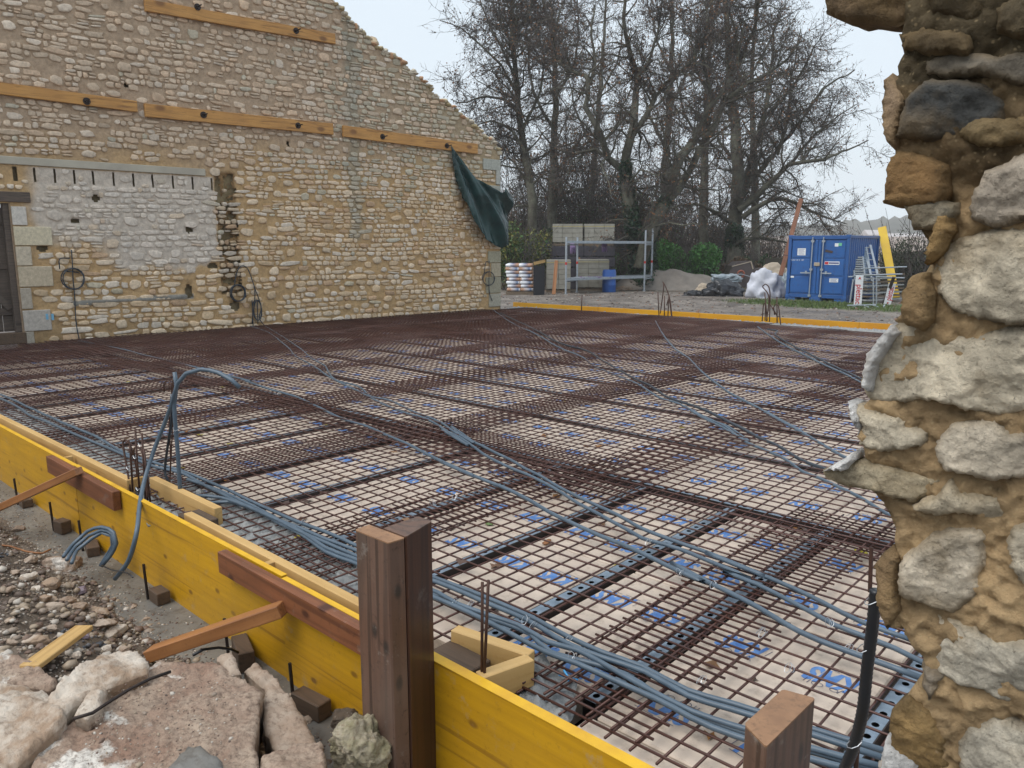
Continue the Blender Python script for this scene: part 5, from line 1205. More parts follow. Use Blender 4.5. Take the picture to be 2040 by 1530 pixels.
# ============================================================ THINGS IN THE YARD
Z0 = -.5
M['purplish'] = simple('dark_stacked_plastic', (.03, .028, .038), (.05, .045, .06), 9, .6, bs=0)
M['block'] = simple('concrete_block', (.235, .225, .19), (.30, .29, .25), 4, .9, bs=.6, bd=.006, bscale=60)
M['gap'] = simple('dark_joint', (.06, .055, .05), (.08, .075, .06), 10, .95, bs=0)
M['strap'] = simple('yellow_strap', (.50, .40, .12), (.42, .34, .12), 9, .5, bs=0)
M['pallet'] = simple('pallet_wood', (.16, .12, .08), (.11, .085, .06), 9, .8)
def block_stack(x, y, rz, nx_, nz_, label, strap=True, z=Z0, odd=0.0, ny_=5):
    t = thing('block_pallet', label, 'concrete blocks', (x, y, z), 'stacked pallets of concrete blocks', rz)
    bw, bd_, bh = (.50 if nx_ < 3 else .44), .20, .20; mb = MB(); rr_ = random.Random(int(x*100))
    Wt = nx_*bw; Dt = ny_*bd_
    for k in range(nz_):
        for i in range(nx_):
            for j in range(ny_):
                if k == nz_-1 and rr_.random() < odd: continue
                mb.box((-Wt/2+(i+.5)*bw+rr_.uniform(-.004, .004), -Dt/2+(j+.5)*bd_, .14+(k+.5)*bh), (bw-.008, bd_-.008, bh-.008), bev=.006)
    mb.build('blocks', M['block'], t, local=True)
    mb = MB()
    for j in (-.45, 0, .45): mb.box((0, j*Dt, .045), (Wt, .08, .09))
    for i in range(5): mb.box((-Wt/2+.08+(Wt-.16)*i/4, 0, .11), (.10, Dt, .02))
    mb.build('pallet', M['pallet'], t, local=True)
    if strap:
        mb = MB(); zt = .14+(nz_-.55)*bh
        for s_ in (-1, 1): mb.box((0, s_*(Dt/2+.003), zt), (Wt+.01, .003, .018)); mb.box((s_*(Wt/2+.003), 0, zt), (.003, Dt+.01, .018))
        mb.build('strap', M['strap'], t, local=True)
    return t
VR = -YAW      # rotation that turns a face to the camera-facing yard row
def yp(px, py, z=Z0): return P(px, py, z)
p = yp(1112, 583); d0 = p[:2]/np.linalg.norm(p[:2])
RZ = math.radians(40)
q = yp(1112, 583)+np.array((d0[0], d0[1], 0))*.55; block_stack(q[0], q[1], RZ, 2, 6, 'concrete block pallet on the ground behind the leaning orange plank')
q = yp(1182, 580)+np.array((d0[0], d0[1], 0))*.7; block_stack(q[0], q[1], RZ, 3, 6, 'concrete block pallet on the ground behind the blue barrel')
q0 = yp(1112, 583)+np.array((d0[0], d0[1], 0))*2.6; s_ = np.linalg.norm(q0)
for (px, lb) in ((1130, 'left of the two upper concrete block pallets behind the scaffold'), (1192, 'right of the two upper concrete block pallets behind the scaffold')):
    c = PD(px, 500, float(np.dot(q0-CAM, FW)))
    zt = float(PD(px, 483, float(np.dot(q0-CAM, FW)))[2])-.14
    t = block_stack(c[0], c[1], RZ, 3 if px < 1150 else 3, 4, lb, z=zt)
    tt = thing('dark_crate_stack', 'dark stacked crates carrying the pallet that is '+lb.split(' of')[0]+' behind the scaffold', 'crates', (c[0], c[1], Z0), 'dark crates behind the scaffold', RZ)
    for k in range(4):
        mb = MB(); hh = (zt-Z0)/4; mb.box((0, 0, (k+.5)*hh), (1.42, 1.0, hh-.05), bev=.02)
        for q_ in range(5): mb.box((-.57+q_*.285, 0, (k+.5)*hh), (.05, 1.04, hh-.02))
        mb.build('crate', M['purplish'], tt, local=True)
# pallet of bagged cement
M['sack'] = vcol('plastic_cement_sack', .35, scale=6, amt=.15, bs=.2, bscale=20, spec=.5)
t = thing('cement_pallet', 'wrapped pallet of white blue and brown cement sacks beside the wall corner', 'cement sacks', tuple(yp(1037, 587)))
c0 = yp(1037, 587)+np.array((d0[0], d0[1], 0))*.45; ex = Vector((math.cos(RZ), math.sin(RZ), 0)); ey = Vector((-math.sin(RZ), math.cos(RZ), 0))
for k in range(8):
    for i in range(2):
        for j in range(2):
            cc = Vector((c0[0], c0[1], Z0+.14+k*.135+.06))+ex*((i-.5)*.50+rnd.uniform(-.02, .02)-.01*k)+ey*((j-.5)*.45)
            vv, ff = ICO[2]; V = []; cl = []
            cw = (.72, .74, .78)
            for v in vv:
                e = 2.6
                sx = math.copysign(abs(v.x)**.45, v.x)*.30; sy = math.copysign(abs(v.y)**.45, v.y)*.24; sz = math.copysign(abs(v.z)**.7, v.z)*.078
                pnt = cc+ex*sx+ey*sy+Vector((0, 0, sz+.012*fr((sx*9, sy*9, k), 1, 2, i))); V.append(tuple(pnt-Vector(t.location)))
                u_ = sx+ (.08 if k % 2 else -.05)
                cl.append((.06, .12, .26) if (-.02 < u_ < .14) else ((.42, .24, .15) if u_ > .20 or (u_ < -.12 and k % 3 == 0) else cw))
            add('cement_sack', fast_mesh('cement_sack', V, None, ff, cl, [M['sack']], smooth=True), t)
mb = MB()
for k in (-.4, 0, .4): a_ = Vector((c0[0], c0[1], Z0+.06))+ey*k; mb.beam(a_-ex*.58, a_+ex*.58, .09, .12)
mb.build('pallet', M['pallet'], t)
# black sheet and plank leaning on the blocks
M['black_sheet'] = simple('black_membrane', (.010, .011, .015), (.014, .015, .02), 5, .6, bs=.2)
a_ = yp(1063, 588); b_ = yp(1084, 587); dd = Vector((b_-a_)); L = .50
tag(beam('black_board', a_+np.array((0, 0, .56)), b_+np.array((0, 0, .56)), .05, 1.14, 'black_sheet', 'upright black board between the cement sacks and the block pallets', 'board'))
def lean(name, a, b, wd, th, mat, label, cat, grp=None, facing=None):
    a = Vector(a); b = Vector(b); x = (b-a).normalized(); vdir = (Vector(CAM)-(a+b)/2); z = (vdir-x*vdir.dot(x)).normalized(); y = z.cross(x)
    mb = MB(); mb.box((0, 0, 0), ((b-a).length, wd, th), bev=.004); o = mb.build(name, M[mat]); o.matrix_world = Matrix.Translation((a+b)/2) @ Matrix((x, y, z)).transposed().to_4x4()
    return tag(o, label, cat, grp)
D1 = float(np.dot(yp(1103, 587)-CAM, FW))
lean('leaning_plank', yp(1103, 587), PD(1108.5, 519, D1+.25), .14, .04, 'strut_wood', 'orange plank leaning on the left block pallet', 'timber plank')
lean('wood_offcut', PD(1064, 525, D1+.4), PD(1086, 520, D1+1.0), .12, .03, 'cream', 'pale plank end lying on the black board', 'timber plank')
# blue barrel
M['barrel'] = simple('blue_plastic_barrel', (.014, .075, .30), (.02, .10, .36), 6, .35, bs=.1)
b0_ = yp(1213, 582); t = thing('barrel', 'blue plastic barrel in front of the block pallets', 'barrel', tuple(b0_))
mb = MB(); R0 = .285; prof = [(0, .0), (.93, .0), (1, .03), (1, .28), (1.03, .30), (1.03, .33), (1, .35), (1, .60), (1.03, .62), (1.03, .65), (1, .67), (.99, .84), (.93, .90), (.93, .93), (.88, .93), (.88, .905), (0, .905)]
nn = 24; base = []; vs = [(b0_[0]+R0*r_*math.cos(2*PI*q/nn), b0_[1]+R0*r_*math.sin(2*PI*q/nn), b0_[2]+h_) for r_, h_ in prof for q in range(nn)]
fs = [(k*nn+q, k*nn+(q+1) % nn, (k+1)*nn+(q+1) % nn, (k+1)*nn+q) for k in range(len(prof)-1) for q in range(nn)]; mb.poly(vs, fs); mb.build('body', M['barrel'], t, smooth=True)
mb = MB(); mb.cyl((b0_[0]+.12, b0_[1], b0_[2]+.925), .04, .03, 12); mb.build('bung', M['black_pl'], t)
v, f = rock_vf(tuple(yp(1240, 578)), (.5, .25, .16), 3, 3.3, .4, 8, .2); tag(add('debris_heap', fast_mesh('debris_heap', v, None, f, mats=[M['rub_brown']])), 'small heap of brown debris right of the blue barrel', 'debris')
# scaffold tower
M['red'] = simple('red_collar', (.45, .02, .015), (.5, .03, .02), 9, .5, bs=0)
sc_pts = [(1127, 587), (1149, 582.5), (1283, 580), (1301, 576.5)]
feet = [yp(*q) for q in sc_pts]; feet[3] = feet[1]+(feet[2]-feet[0])
t = thing('scaffold_tower', 'low galvanised scaffold tower with two decks in front of the block pallets', 'scaffold', tuple(feet[0]))
Hs = [2.25, 2.25, 2.55, 2.65]
for i, ft in enumerate(feet):
    mb = MB(); mb.tube([ft+np.array((0, 0, .03)), ft+np.array((0, 0, Hs[i]))], .040, 10)
    for z_ in (.55, 1.05, 1.55): mb.cyl((ft[0], ft[1], ft[2]+z_), .055, .012, 10)
    mb.cyl((ft[0], ft[1], ft[2]+.012), .08, .02, 10); mb.build('standard', M['galv'], t)
    mb = MB(); mb.cyl((ft[0], ft[1], ft[2]+1.22), .045, .10, 10); mb.build('red_collar', M['red'], t)
mb = MB()
for z_ in (.50, 1.95):
    for a, b_ in ((0, 1), (2, 3)): mb.tube([feet[a]+np.array((0, 0, z_)), feet[b_]+np.array((0, 0, z_))], .025, 8)
mb.tube([feet[0]+np.array((0, 0, .62)), feet[0]+np.array((0, 0, .63))], .02, 6)
mb.build('transom', M['galv'], t)
for z_ in (.55, 2.0):
    A_, B_, C_, D_ = [Vector(q) for q in feet]; n_ = 2
    for k in range(n_):
        mb = MB(); f0, f1 = k/n_+.01, (k+1)/n_-.01
        vs = [A_.lerp(B_, f0), C_.lerp(D_, f0), C_.lerp(D_, f1), A_.lerp(B_, f1)]; zz = Vector((0, 0, z_)); h = Vector((0, 0, .10))
        mb.poly([v+zz for v in vs]+[v+zz+h for v in vs], [(3, 2, 1, 0), (4, 5, 6, 7), (0, 1, 5, 4), (1, 2, 6, 5), (2, 3, 7, 6), (3, 0, 4, 7)]); mb.build('deck_board', M['galv'], t)
M['purple'] = simple('purple_strap', (.20, .13, .27), (.27, .19, .34), 9, .7, bs=.2)
for (px, py, lb) in ((1140, 485, 'purple strap hanging by the left scaffold standards'), (1203, 482, 'purple strap bundle hanging from the upper deck')):
    D = float(np.dot(feet[1]-CAM, FW))+.2; mb = MB()
    for k in range(5):
        a = PD(px+k*1.6-3, py, D+k*.05); mb.tube(spline([a, a+np.array((.03*math.sin(k), 0, -.25)), a+np.array((.06*math.sin(k*2), 0, -.42)), a+np.array((.05, 0, -.1))], .1), .022, 5)
    pt('strap_bundle', mb, 'purple', lb, 'strap', smooth=True)
mb = MB(); c = (feet[0]+feet[3])/2
for k in range(14): a = c+np.array((rnd.uniform(-1.2, .7), rnd.uniform(-.5, .5), .625)); a = feet[0]+(feet[2]-feet[0])*rnd.uniform(.05, .6)+(feet[1]-feet[0])*rnd.uniform(.2, .8)+np.array((0, 0, .625)); mb.tube(spline([a, a+np.array((.12, .08, .03)), a+np.array((.2, -.05, 0)), a+np.array((.3, .03, .01))], .08), .018, 5)
pt('strap_heap', mb, 'purple', 'purple straps lying on the lower scaffold deck', 'strap', smooth=True)
# dark wire fence in front of the pallets behind
M['fence_dark'] = simple('dark_fence_steel', (.03, .036, .045), (.05, .06, .07), 9, .5, .3, bs=0)
Df = 37.5
t = thing('wire_fence', 'dark horizontal wire fence in front of the hedge behind the scaffold', 'fence', tuple(PD(1030, 540, Df)))
mb = MB()
for k, y_ in enumerate((482.5, 487, 491.5, 496.5, 501.5, 507, 512.5)): mb.tube([PD(1030, y_, Df), PD(1256, y_+(0 if k % 2 else -1.2), Df)], .022 if k % 2 == 0 else .045, 5)
mb.build('wires', M['fence_dark'], t)
for px in (1032, 1070, 1118, 1164, 1211, 1255): mb = MB(); a = PD(px, 481, Df); mb.tube([a, (a[0], a[1], -.5)], .04, 6); mb.build('post', M['fence_dark'], t)
# sand heap
M['sand'] = simple('grey_brown_sand', (.17, .15, .13), (.22, .195, .17), 2.5, .95, bs=.8, bd=.04, bscale=7)
hc = yp(1335, 577); hc = hc+np.array((d0[0], d0[1], 0))*1.0; V = []; F = []; n1, n2 = 60, 34
hx_ = np.array((math.cos(RZ), math.sin(RZ))); hy_ = np.array((-math.sin(RZ), math.cos(RZ)))
for i in range(n1+1):
    for j in range(n2+1):
        u = -2.9+5.8*i/n1; v = -1.7+3.4*j/n2
        e = math.exp(-((u+.9)/1.0)**2-(v/.8)**2)*.92+math.exp(-((u-.5)/.9)**2-((v+.1)/.8)**2)*.88+math.exp(-((u-1.75)/.7)**2-((v)/.7)**2)*.62+math.exp(-((u+1.9)/.7)**2-(v/.7)**2)*.3
        z = -.52+.85*max(0, e-.03)+.06*fr((u, v), 1.8, 4)*min(1, e*3); p = hc[:2]+hx_*u+hy_*v; V.append((p[0], p[1], z))
F = [(i*(n2+1)+j, (i+1)*(n2+1)+j, (i+1)*(n2+1)+j+1, i*(n2+1)+j+1) for i in range(n1) for j in range(n2)]
tag(add('sand_heap', fast_mesh('sand_heap', V, F, mats=[M['sand']], smooth=True)), 'low grey brown sand heap with two humps right of the scaffold', 'sand heap')
# crumpled sheets and bag: bumpy mounds
def heap(name, px, py, w_, d_, h_, mat, label, cat, seed, amp=.25, sc_=3.0, sub=4, flat=True, parent=None, zoff=0.0, fold=0.0):
    c = yp(px, py)+np.array((d0[0], d0[1], 0))*d_*.5; vv, ff = ICO[sub]; V = []
    for v in vv:
        k = 1+.7*amp*fr(v, sc_*.6, 2, seed)-.55*amp*abs(fr(v, sc_, 2, seed+3)); z = max(v.z*k, -.25)
        sx = math.copysign(abs(v.x)**.8, v.x)*k*w_/2; sy = v.y*k*d_/2
        a = hx_*sx+hy_*sy; V.append((c[0]+a[0], c[1]+a[1], c[2]+zoff+(z+.25)/1.25*h_))
    o = add(name, fast_mesh(name, V, None, ff, mats=[M[mat]], smooth=flat)); return tag(o, label, cat)
M['white_bag'] = simple('white_woven_bag', (.56, .58, .64), (.46, .48, .55), 3, .6, bs=.5, bd=.05, bscale=5)
M['black_film'] = simple('wet_black_sheet', (.016, .018, .022), (.03, .033, .04), 3, .22, bs=.5, bd=.05, bscale=4)
M['grey_film'] = simple('grey_blue_sheet', (.30, .36, .40), (.18, .22, .25), 3, .3, bs=.5, bd=.05, bscale=4)
M['brown_pl'] = simple('dark_brown_bodywork', (.065, .045, .042), (.05, .036, .034), 3, .45, bs=0)
M['beige'] = simple('beige_sheet', (.42, .35, .27), (.34, .28, .21), 3, .7, bs=.4, bd=.03)
heap('white_bag', 1532, 595, 1.32, 1.1, 1.02, 'white_bag', 'large crumpled white builders bag left of the container', 'bag', 3.1, .5, 2.2, 3, False)
heap('black_sheet', 1448, 592, 1.5, 1.1, .62, 'black_film', 'shiny black plastic sheet heaped left of the white bag', 'plastic sheet', 5.7, .6, 2.2, 3, False)
heap('black_sheet', 1388, 590, .85, .6, .20, 'black_film', 'low scrap of black sheet on the ground before the sand heap', 'plastic sheet', 8.7, .6, 3.0)
heap('grey_sheet', 1447, 581, 1.2, .6, .36, 'grey_film', 'pale grey blue sheet lying over the black plastic', 'plastic sheet', 2.7, .5, 3.0, zoff=.40)
heap('beige_sheet', 1408, 585, .8, .6, .38, 'beige', 'beige tarpaulin end between the sand heap and the black plastic', 'plastic sheet', 6.1, .4, 3)
heap('beige_sheet', 1545, 583, 1.6, .8, 1.16, 'beige', 'beige sheet mounded behind the white bag', 'plastic sheet', 9.1, .3, 2.2)
heap('clear_bag', 1563, 585, .5, .5, .92, 'grey_film', 'translucent grey bag between white bag and container', 'bag', 1.9, .4, 2.6)
heap('white_sack', 1576, 592, .5, .3, .22, 'white_bag', 'small white sack at the foot of the container', 'bag', 4.9, .4, 2.6)
# dark brown skip body behind
t = thing('brown_trailer_body', 'dark brown metal body standing behind the black sheets', 'trailer', tuple(yp(1480, 578)))
Db = float(np.dot(yp(1480, 572)-CAM, FW)); prof = [(1452, 546), (1459, 530), (1470, 522), (1497, 520), (1506, 536), (1524, 535), (1520, 548), (1500, 575), (1460, 575)]
mb = MB(); n = len(prof); vs = [PD(x, y, Db) for x, y in prof]+[PD(x, y, Db)+np.array((d0[0], d0[1], 0))*1.2 for x, y in prof]
mb.poly(vs, [tuple(range(n)), tuple(range(2*n-1, n-1, -1))]+[((i+1) % n, i, n+i, n+(i+1) % n) for i in range(n)]); mb.build('body', M['brown_pl'], t)
mb = MB(); a = PD(1500, 536, Db-.02); b_ = PD(1496, 521, Db-.02); mb.tube([a, b_], .03, 6); mb.tube([PD(1458, 531, Db-.02), PD(1497, 521, Db-.02)], .025, 6); mb.build('rim', M['beige'], t)
# wheelbarrow wheel and cement mixer-like frame
M['tyre_red'] = simple('worn_red_wheel', (.30, .08, .04), (.2, .06, .04), 9, .6)
wc = PD(1476, 546, Db-.4); t = thing('wheelbarrow', 'upturned wheelbarrow with a red wheel on top of the black sheets', 'wheelbarrow', tuple(wc))
vx = Vector((hx_[0], hx_[1], 0)); mb = MB(); mb.tube([Vector(wc)+vx*.15*math.cos(a)+Vector((0, 0, .15*math.sin(a))) for a in np.linspace(0, 2*PI, 17)], .045, 7, cap=False); mb.build('wheel', M['tyre_red'], t, smooth=True)
mb = MB()
for dx in (-.07, .07): o_ = Vector((hy_[0]*dx, hy_[1]*dx, 0)); mb.tube([Vector(wc)+o_, Vector(wc)+o_+vx*.45+Vector((0, 0, -.12)), Vector(wc)+o_+vx*.5+Vector((0, 0, -.4))], .018, 6); mb.tube([Vector(wc)+o_, Vector(wc)+o_*4-vx*.9+Vector((0, 0, -.05)), Vector(wc)+o_*4-vx*.9+Vector((0, 0, -.5))], .018, 6)
mb.build('frame', M['galv'], t)
mb = MB(); c = Vector(wc)-vx*.55+Vector((0, 0, -.14)); mb.poly([c-vx*.42+Vector((hy_[0]*.3, hy_[1]*.3, .12)), c+vx*.38+Vector((hy_[0]*.3, hy_[1]*.3, .10)), c+vx*.38-Vector((hy_[0]*.3, hy_[1]*.3, -.10)), c-vx*.42-Vector((hy_[0]*.3, hy_[1]*.3, -.12)), c-vx*.28+Vector((hy_[0]*.2, hy_[1]*.2, -.12)), c+vx*.28+Vector((hy_[0]*.2, hy_[1]*.2, -.12)), c+vx*.28-Vector((hy_[0]*.2, hy_[1]*.2, .12)), c-vx*.28-Vector((hy_[0]*.2, hy_[1]*.2, .12))], [(0, 1, 2, 3), (7, 6, 5, 4), (0, 4, 5, 1), (1, 5, 6, 2), (2, 6, 7, 3), (3, 7, 4, 0)]); mb.build('tray', M['galv'], t)
Dp = float(np.dot(yp(1556, 597)-CAM, FW))
lean('leaning_plank', PD(1555, 549, Dp), PD(1596, 396, Dp+1.2), .16, .05, 'brown_wood', 'long brown plank leaning left of the container', 'timber plank')
# container
M['blue'] = simple('blue_container_paint', (.012, .085, .29), (.018, .105, .33), 2, .38, bs=.25, bd=.006, bscale=6, c3=(.03, .055, .16))
M['blue_hi'] = simple('blue_frame_paint', (.014, .075, .25), (.018, .09, .28), 2, .4, bs=.1)
M['sticker'] = simple('white_sticker', (.72, .74, .76), (.66, .68, .70), 9, .5, bs=0)
M['st_red'] = simple('red_lettering', (.5, .02, .03), (.5, .02, .03), 9, .5, bs=0); M['st_blue'] = simple('navy_lettering', (.04, .05, .2), (.04, .05, .2), 9, .5, bs=0); M['st_green'] = simple('green_sticker', (.12, .45, .28), (.15, .5, .3), 9, .5, bs=0)
t = thing('shipping_container', 'blue steel storage container with double doors at the yard edge', 'container', (-11.46, 26.85, Z0))
W_, L_, Hc = 2.10, 3.0, 2.26; ox, oy = -11.46, 26.85; tl = math.radians(2)
def cb(mb, x0, x1, y0, y1, z0, z1, bev=.01): return mb.box((ox+(x0+x1)/2, oy+(y0+y1)/2, Z0+(z0+z1)/2), (x1-x0, y1-y0, z1-z0), bev=bev)
mb = MB()
for x in (0, W_-.11):
    for y in (0, L_-.11): cb(mb, x, x+.11, y, y+.11, .10, Hc)
cb(mb, .11, W_-.11, .0, .10, Hc-.14, Hc-.01); cb(mb, .11, W_-.11, .01, .12, .12, .25); cb(mb, .11, W_-.11, L_-.1, L_, Hc-.12, Hc); cb(mb, .11, W_-.11, L_-.1, L_, .1, .25)
for x in (0.01, W_-.09): cb(mb, x, x+.08, .11, L_-.11, Hc-.10, Hc-.01); cb(mb, x, x+.08, .11, L_-.11, .10, .24)
for x in (-.01, W_-.14):
    for z in (.09, Hc-.10): cb(mb, x, x+.15, -.012, .14, z, z+.11)
mb.build('frame', M['blue_hi'], t)
for q in ((0, .35, 0, .6, .10), (.85, 1.25, 0, .6, .13), (1.7, 2.1, 0, .6, .10), (0, .35, 2.4, 3.0, .10), (1.7, 2.1, 2.4, 3.0, .10)): mb = MB(); cb(mb, q[0], q[1], q[2], q[3], 0, q[4]); mb.build('skid', M['blue_hi'], t)
mb = MB(); cb(mb, .05, W_-.05, .1, L_-.05, Hc-.04, Hc-.015); cb(mb, .05, W_-.05, .1, L_-.05, .18, .22); mb.build('roof', M['blue'], t)
# corrugated sides
for xs_, sgn, nm in ((W_-.03, 1, 'side_wall'), (.03, -1, 'side_wall')):
    mb = MB(); ys_ = []; y = .11
    while y < L_-.11:
        ys_ += [(y, 0), (y+.07, 0), (y+.10, -.035), (y+.17, -.035), (y+.20, 0)]; y += .20
    ys_ = [q for q in ys_ if q[0] <= L_-.10]; vs = [(ox+xs_+sgn*d_, oy+y_, Z0+z_) for y_, d_ in ys_ for z_ in (.22, Hc-.10)]
    mb.poly(vs, [(2*i, 2*i+2, 2*i+3, 2*i+1) for i in range(len(ys_)-1)]); mb.build(nm, M['blue'], t)
mb = MB(); cb(mb, .1, W_-.1, L_-.06, L_-.03, .2, Hc-.1); mb.build('end_wall', M['blue'], t)
for i, (x0, x1) in enumerate(((.12, 1.045), (1.055, W_-.12))):
    d = thing('door', None, None); d.parent = t; d.location = (0, 0, 0)
    off_ = Vector(t.location)
    def bd(mbb, nm, mt, par=d): 
        mbb.v = [(v[0]-off_[0], v[1]-off_[1], v[2]-off_[2]) for v in mbb.v]; return mbb.build(nm, M[mt], par, local=True)
    mb = MB(); cb(mb, x0, x1, .035, .065, .26, Hc-.15)
    px0, px1 = (x0+.03, x1-.26) if i == 0 else (x0+.26, x1-.03)
    for (z0, z1) in ((.30, .84), (.90, 1.44), (1.50, 2.06)):
        cb(mb, px0, px1, .018, .036, z0, z1, .015)
    cb(mb, (x1-.10 if i == 0 else x0), (x1 if i == 0 else x0+.10), .0, .035, .26, Hc-.15, .012)
    bd(mb, 'leaf', 'blue')
    xb = x1-.19 if i == 0 else x0+.17
    mb = MB(); c = (ox+xb, oy-.02, 0); mb.tube([(c[0], c[1], Z0+.16), (c[0], c[1], Z0+Hc-.06)], .022, 8)
    for z in (.20, 1.10, Hc-.2): mb.box((c[0], c[1]+.015, Z0+z), (.10, .05, .07))
    bd(mb, 'locking_bar', 'galv')
    mb = MB(); s_ = -1 if i == 0 else 1; mb.box((c[0]+s_*.17, c[1]-.03, Z0+.98), (.36, .02, .04)); mb.box((c[0]+s_*.16, c[1]-.01, Z0+1.0), (.06, .05, .10)); bd(mb, 'handle', 'galv')
    mb = MB(); xh = x0-.01 if i == 0 else x1+.01
    for z in (.35, .8, 1.25, 1.85): mb = MB(); mb.cyl((ox+xh, oy+.0, Z0+z), .022, .12, 8); bd(mb, 'hinge', 'blue_hi')
mb = MB(); cb(mb, .955, 1.15, -.04, .0, 1.22, 1.34); mb.build('lock_box', M['beige'], t)
def stick(x0, x1, z0, z1, nm, mt, y=.0165, lines=0):
    mb = MB(); mb.mi = 0; cb(mb, x0, x1, y-.004, y+.001, z0, z1, 0); mb.mi = 1
    for k in range(lines):
        zz = z1-(z1-z0)*(k+1)/(lines+1); cb(mb, x0+(x1-x0)*.14, x1-(x1-x0)*(.14+.1*(k % 2)), y-.006, y-.0035, zz-.005, zz+.005, 0)
    mb.build(nm, [M[mt], M['st_blue']], t)
stick(.33, .62, 1.58, 1.82, 'notice', 'sticker', lines=5); stick(1.60, 1.72, 1.88, 1.99, 'sticker', 'sticker'); stick(1.722, 1.83, 1.90, 2.0, 'sticker', 'st_green')
stick(1.30, 1.80, 1.27, 1.38, 'name_plate', 'sticker'); stick(1.31, 1.43, 1.285, 1.365, 'name_plate_mark', 'st_red', .0115); stick(1.45, 1.78, 1.305, 1.35, 'name_plate_letters', 'st_blue', .0115)
stick(1.50, 1.80, .68, .81, 'sticker', 'sticker', lines=3); stick(.14, .26, .80, .86, 'sticker', 'sticker')
mb = MB(); mb.box((ox+1.42, oy+.010, Z0+1.72), (.26, .008, .08), Matrix.Rotation(.2, 3, 'Y')); mb.build('scuff_plate', M['brown_pl'], t)
tv, tf = textmesh('NLSU 10 C 187', .075); mb = MB(); mb.poly([(ox+.34+v[0], oy+.013, Z0+1.415+v[1]) for v in tv], tf); mb.build('container_number', M['sticker'], t)
# things beside the container
Dc = 27.6
M['yellow_far2'] = simple('yellow_beam', (.68, .46, .02), (.6, .38, .02), 2.5, .5, bs=.2)
lean('yellow_beam', PD(1784, 594, 27.3), PD(1757, 453, 27.9), .28, .12, 'yellow_far2', 'wide yellow beam standing against the container side', 'beam')
def ladder(a, b, wd, n, label):
    t = thing('ladder', label, 'ladder', tuple(a)); a = Vector(a); b = Vector(b); x = (b-a).normalized(); s_ = Vector((hx_[0], hx_[1], 0))*wd/2
    for k in (-1, 1): mb = MB(); mb.beam(a+s_*k, b+s_*k, .07, .03, up=(d0[0], d0[1], 0)); mb.build('rail', M['galv'], t)
    for i in range(n): c = a.lerp(b, (i+.6)/n); mb = MB(); mb.tube([c-s_, c+s_], .018, 6); mb.build('rung', M['galv'], t)
ladder(PD(1748, 575, 26.5), PD(1727, 488, 27.1), .23, 7, 'aluminium ladder leaning on the container side')
M['slats'] = simple('pale_slatted_steel', (.36, .38, .37), (.24, .26, .27), 5, .6, .3)
def slatted(px0, py0, px1, py1, wpx, n, D, name, label, mt):
    a = PD(px0, py0, D); b = PD(px1, py1, D+.3); t = thing(name, label, 'scaffold deck', tuple(a)); w_ = wpx/FPX*D; a = Vector(a); b = Vector(b); s_ = Vector((hx_[0], hx_[1], 0))*w_/2
    mb = MB(); mb.beam(a-s_, b-s_, .05, .05); mb.beam(a+s_, b+s_, .05, .05)
    mb.build('edge', M['galv'], t); mb = MB()
    for i in range(n): c = a.lerp(b, (i+.5)/n); mb.beam(c-s_, c+s_, .06, (b-a).length/n*.55, up=(b-a).normalized())
    mb.build('slats', M[mt], t)
slatted(1716, 585, 1708, 511, 20, 16, 26.2, 'scaffold_deck', 'pale slatted scaffold deck standing against the container', 'slats')
slatted(1735, 585, 1718, 489, 13, 30, 26.7, 'scaffold_deck', 'dark perforated scaffold deck beside the ladder', 'rail')
# rack with name boards
ra = yp(1700, 611); t = thing('material_rack', 'galvanised rack of scaffold parts with two white name boards right of the container', 'rack', tuple(ra))
Dr = float(np.dot(yp(1710, 608)-CAM, FW))-.6; mb = MB()
for l in (((1690, 551.5), (1760, 548)), ((1700, 549), (1797, 546)), ((1745, 551), (1800, 554)), ((1715, 535), (1806, 531.5)), ((1688, 608.5), (1745, 607.5)), ((1740, 552), (1740, 606)), ((1746, 552), (1746, 606)), ((1700, 556), (1693, 603)), ((1698, 612), (1742, 627)), ((1722, 609), (1748, 625)), ((1752, 625), (1762, 608)), ((1728, 611), (1752, 628)), ((1740, 608), (1766, 620)), ((1760, 616), (1790, 622)), ((1765, 613), (1795, 619)), ((1702, 611), (1716, 622)), ((1722, 621), (1724, 608))):
    mb.tube([PD(*l[0], Dr-(l[0][1] > 606)*.6), PD(*l[1], Dr-(l[1][1] > 606)*.6+.15)], .024, 6)
mb.build('tubes', M['galv'], t)
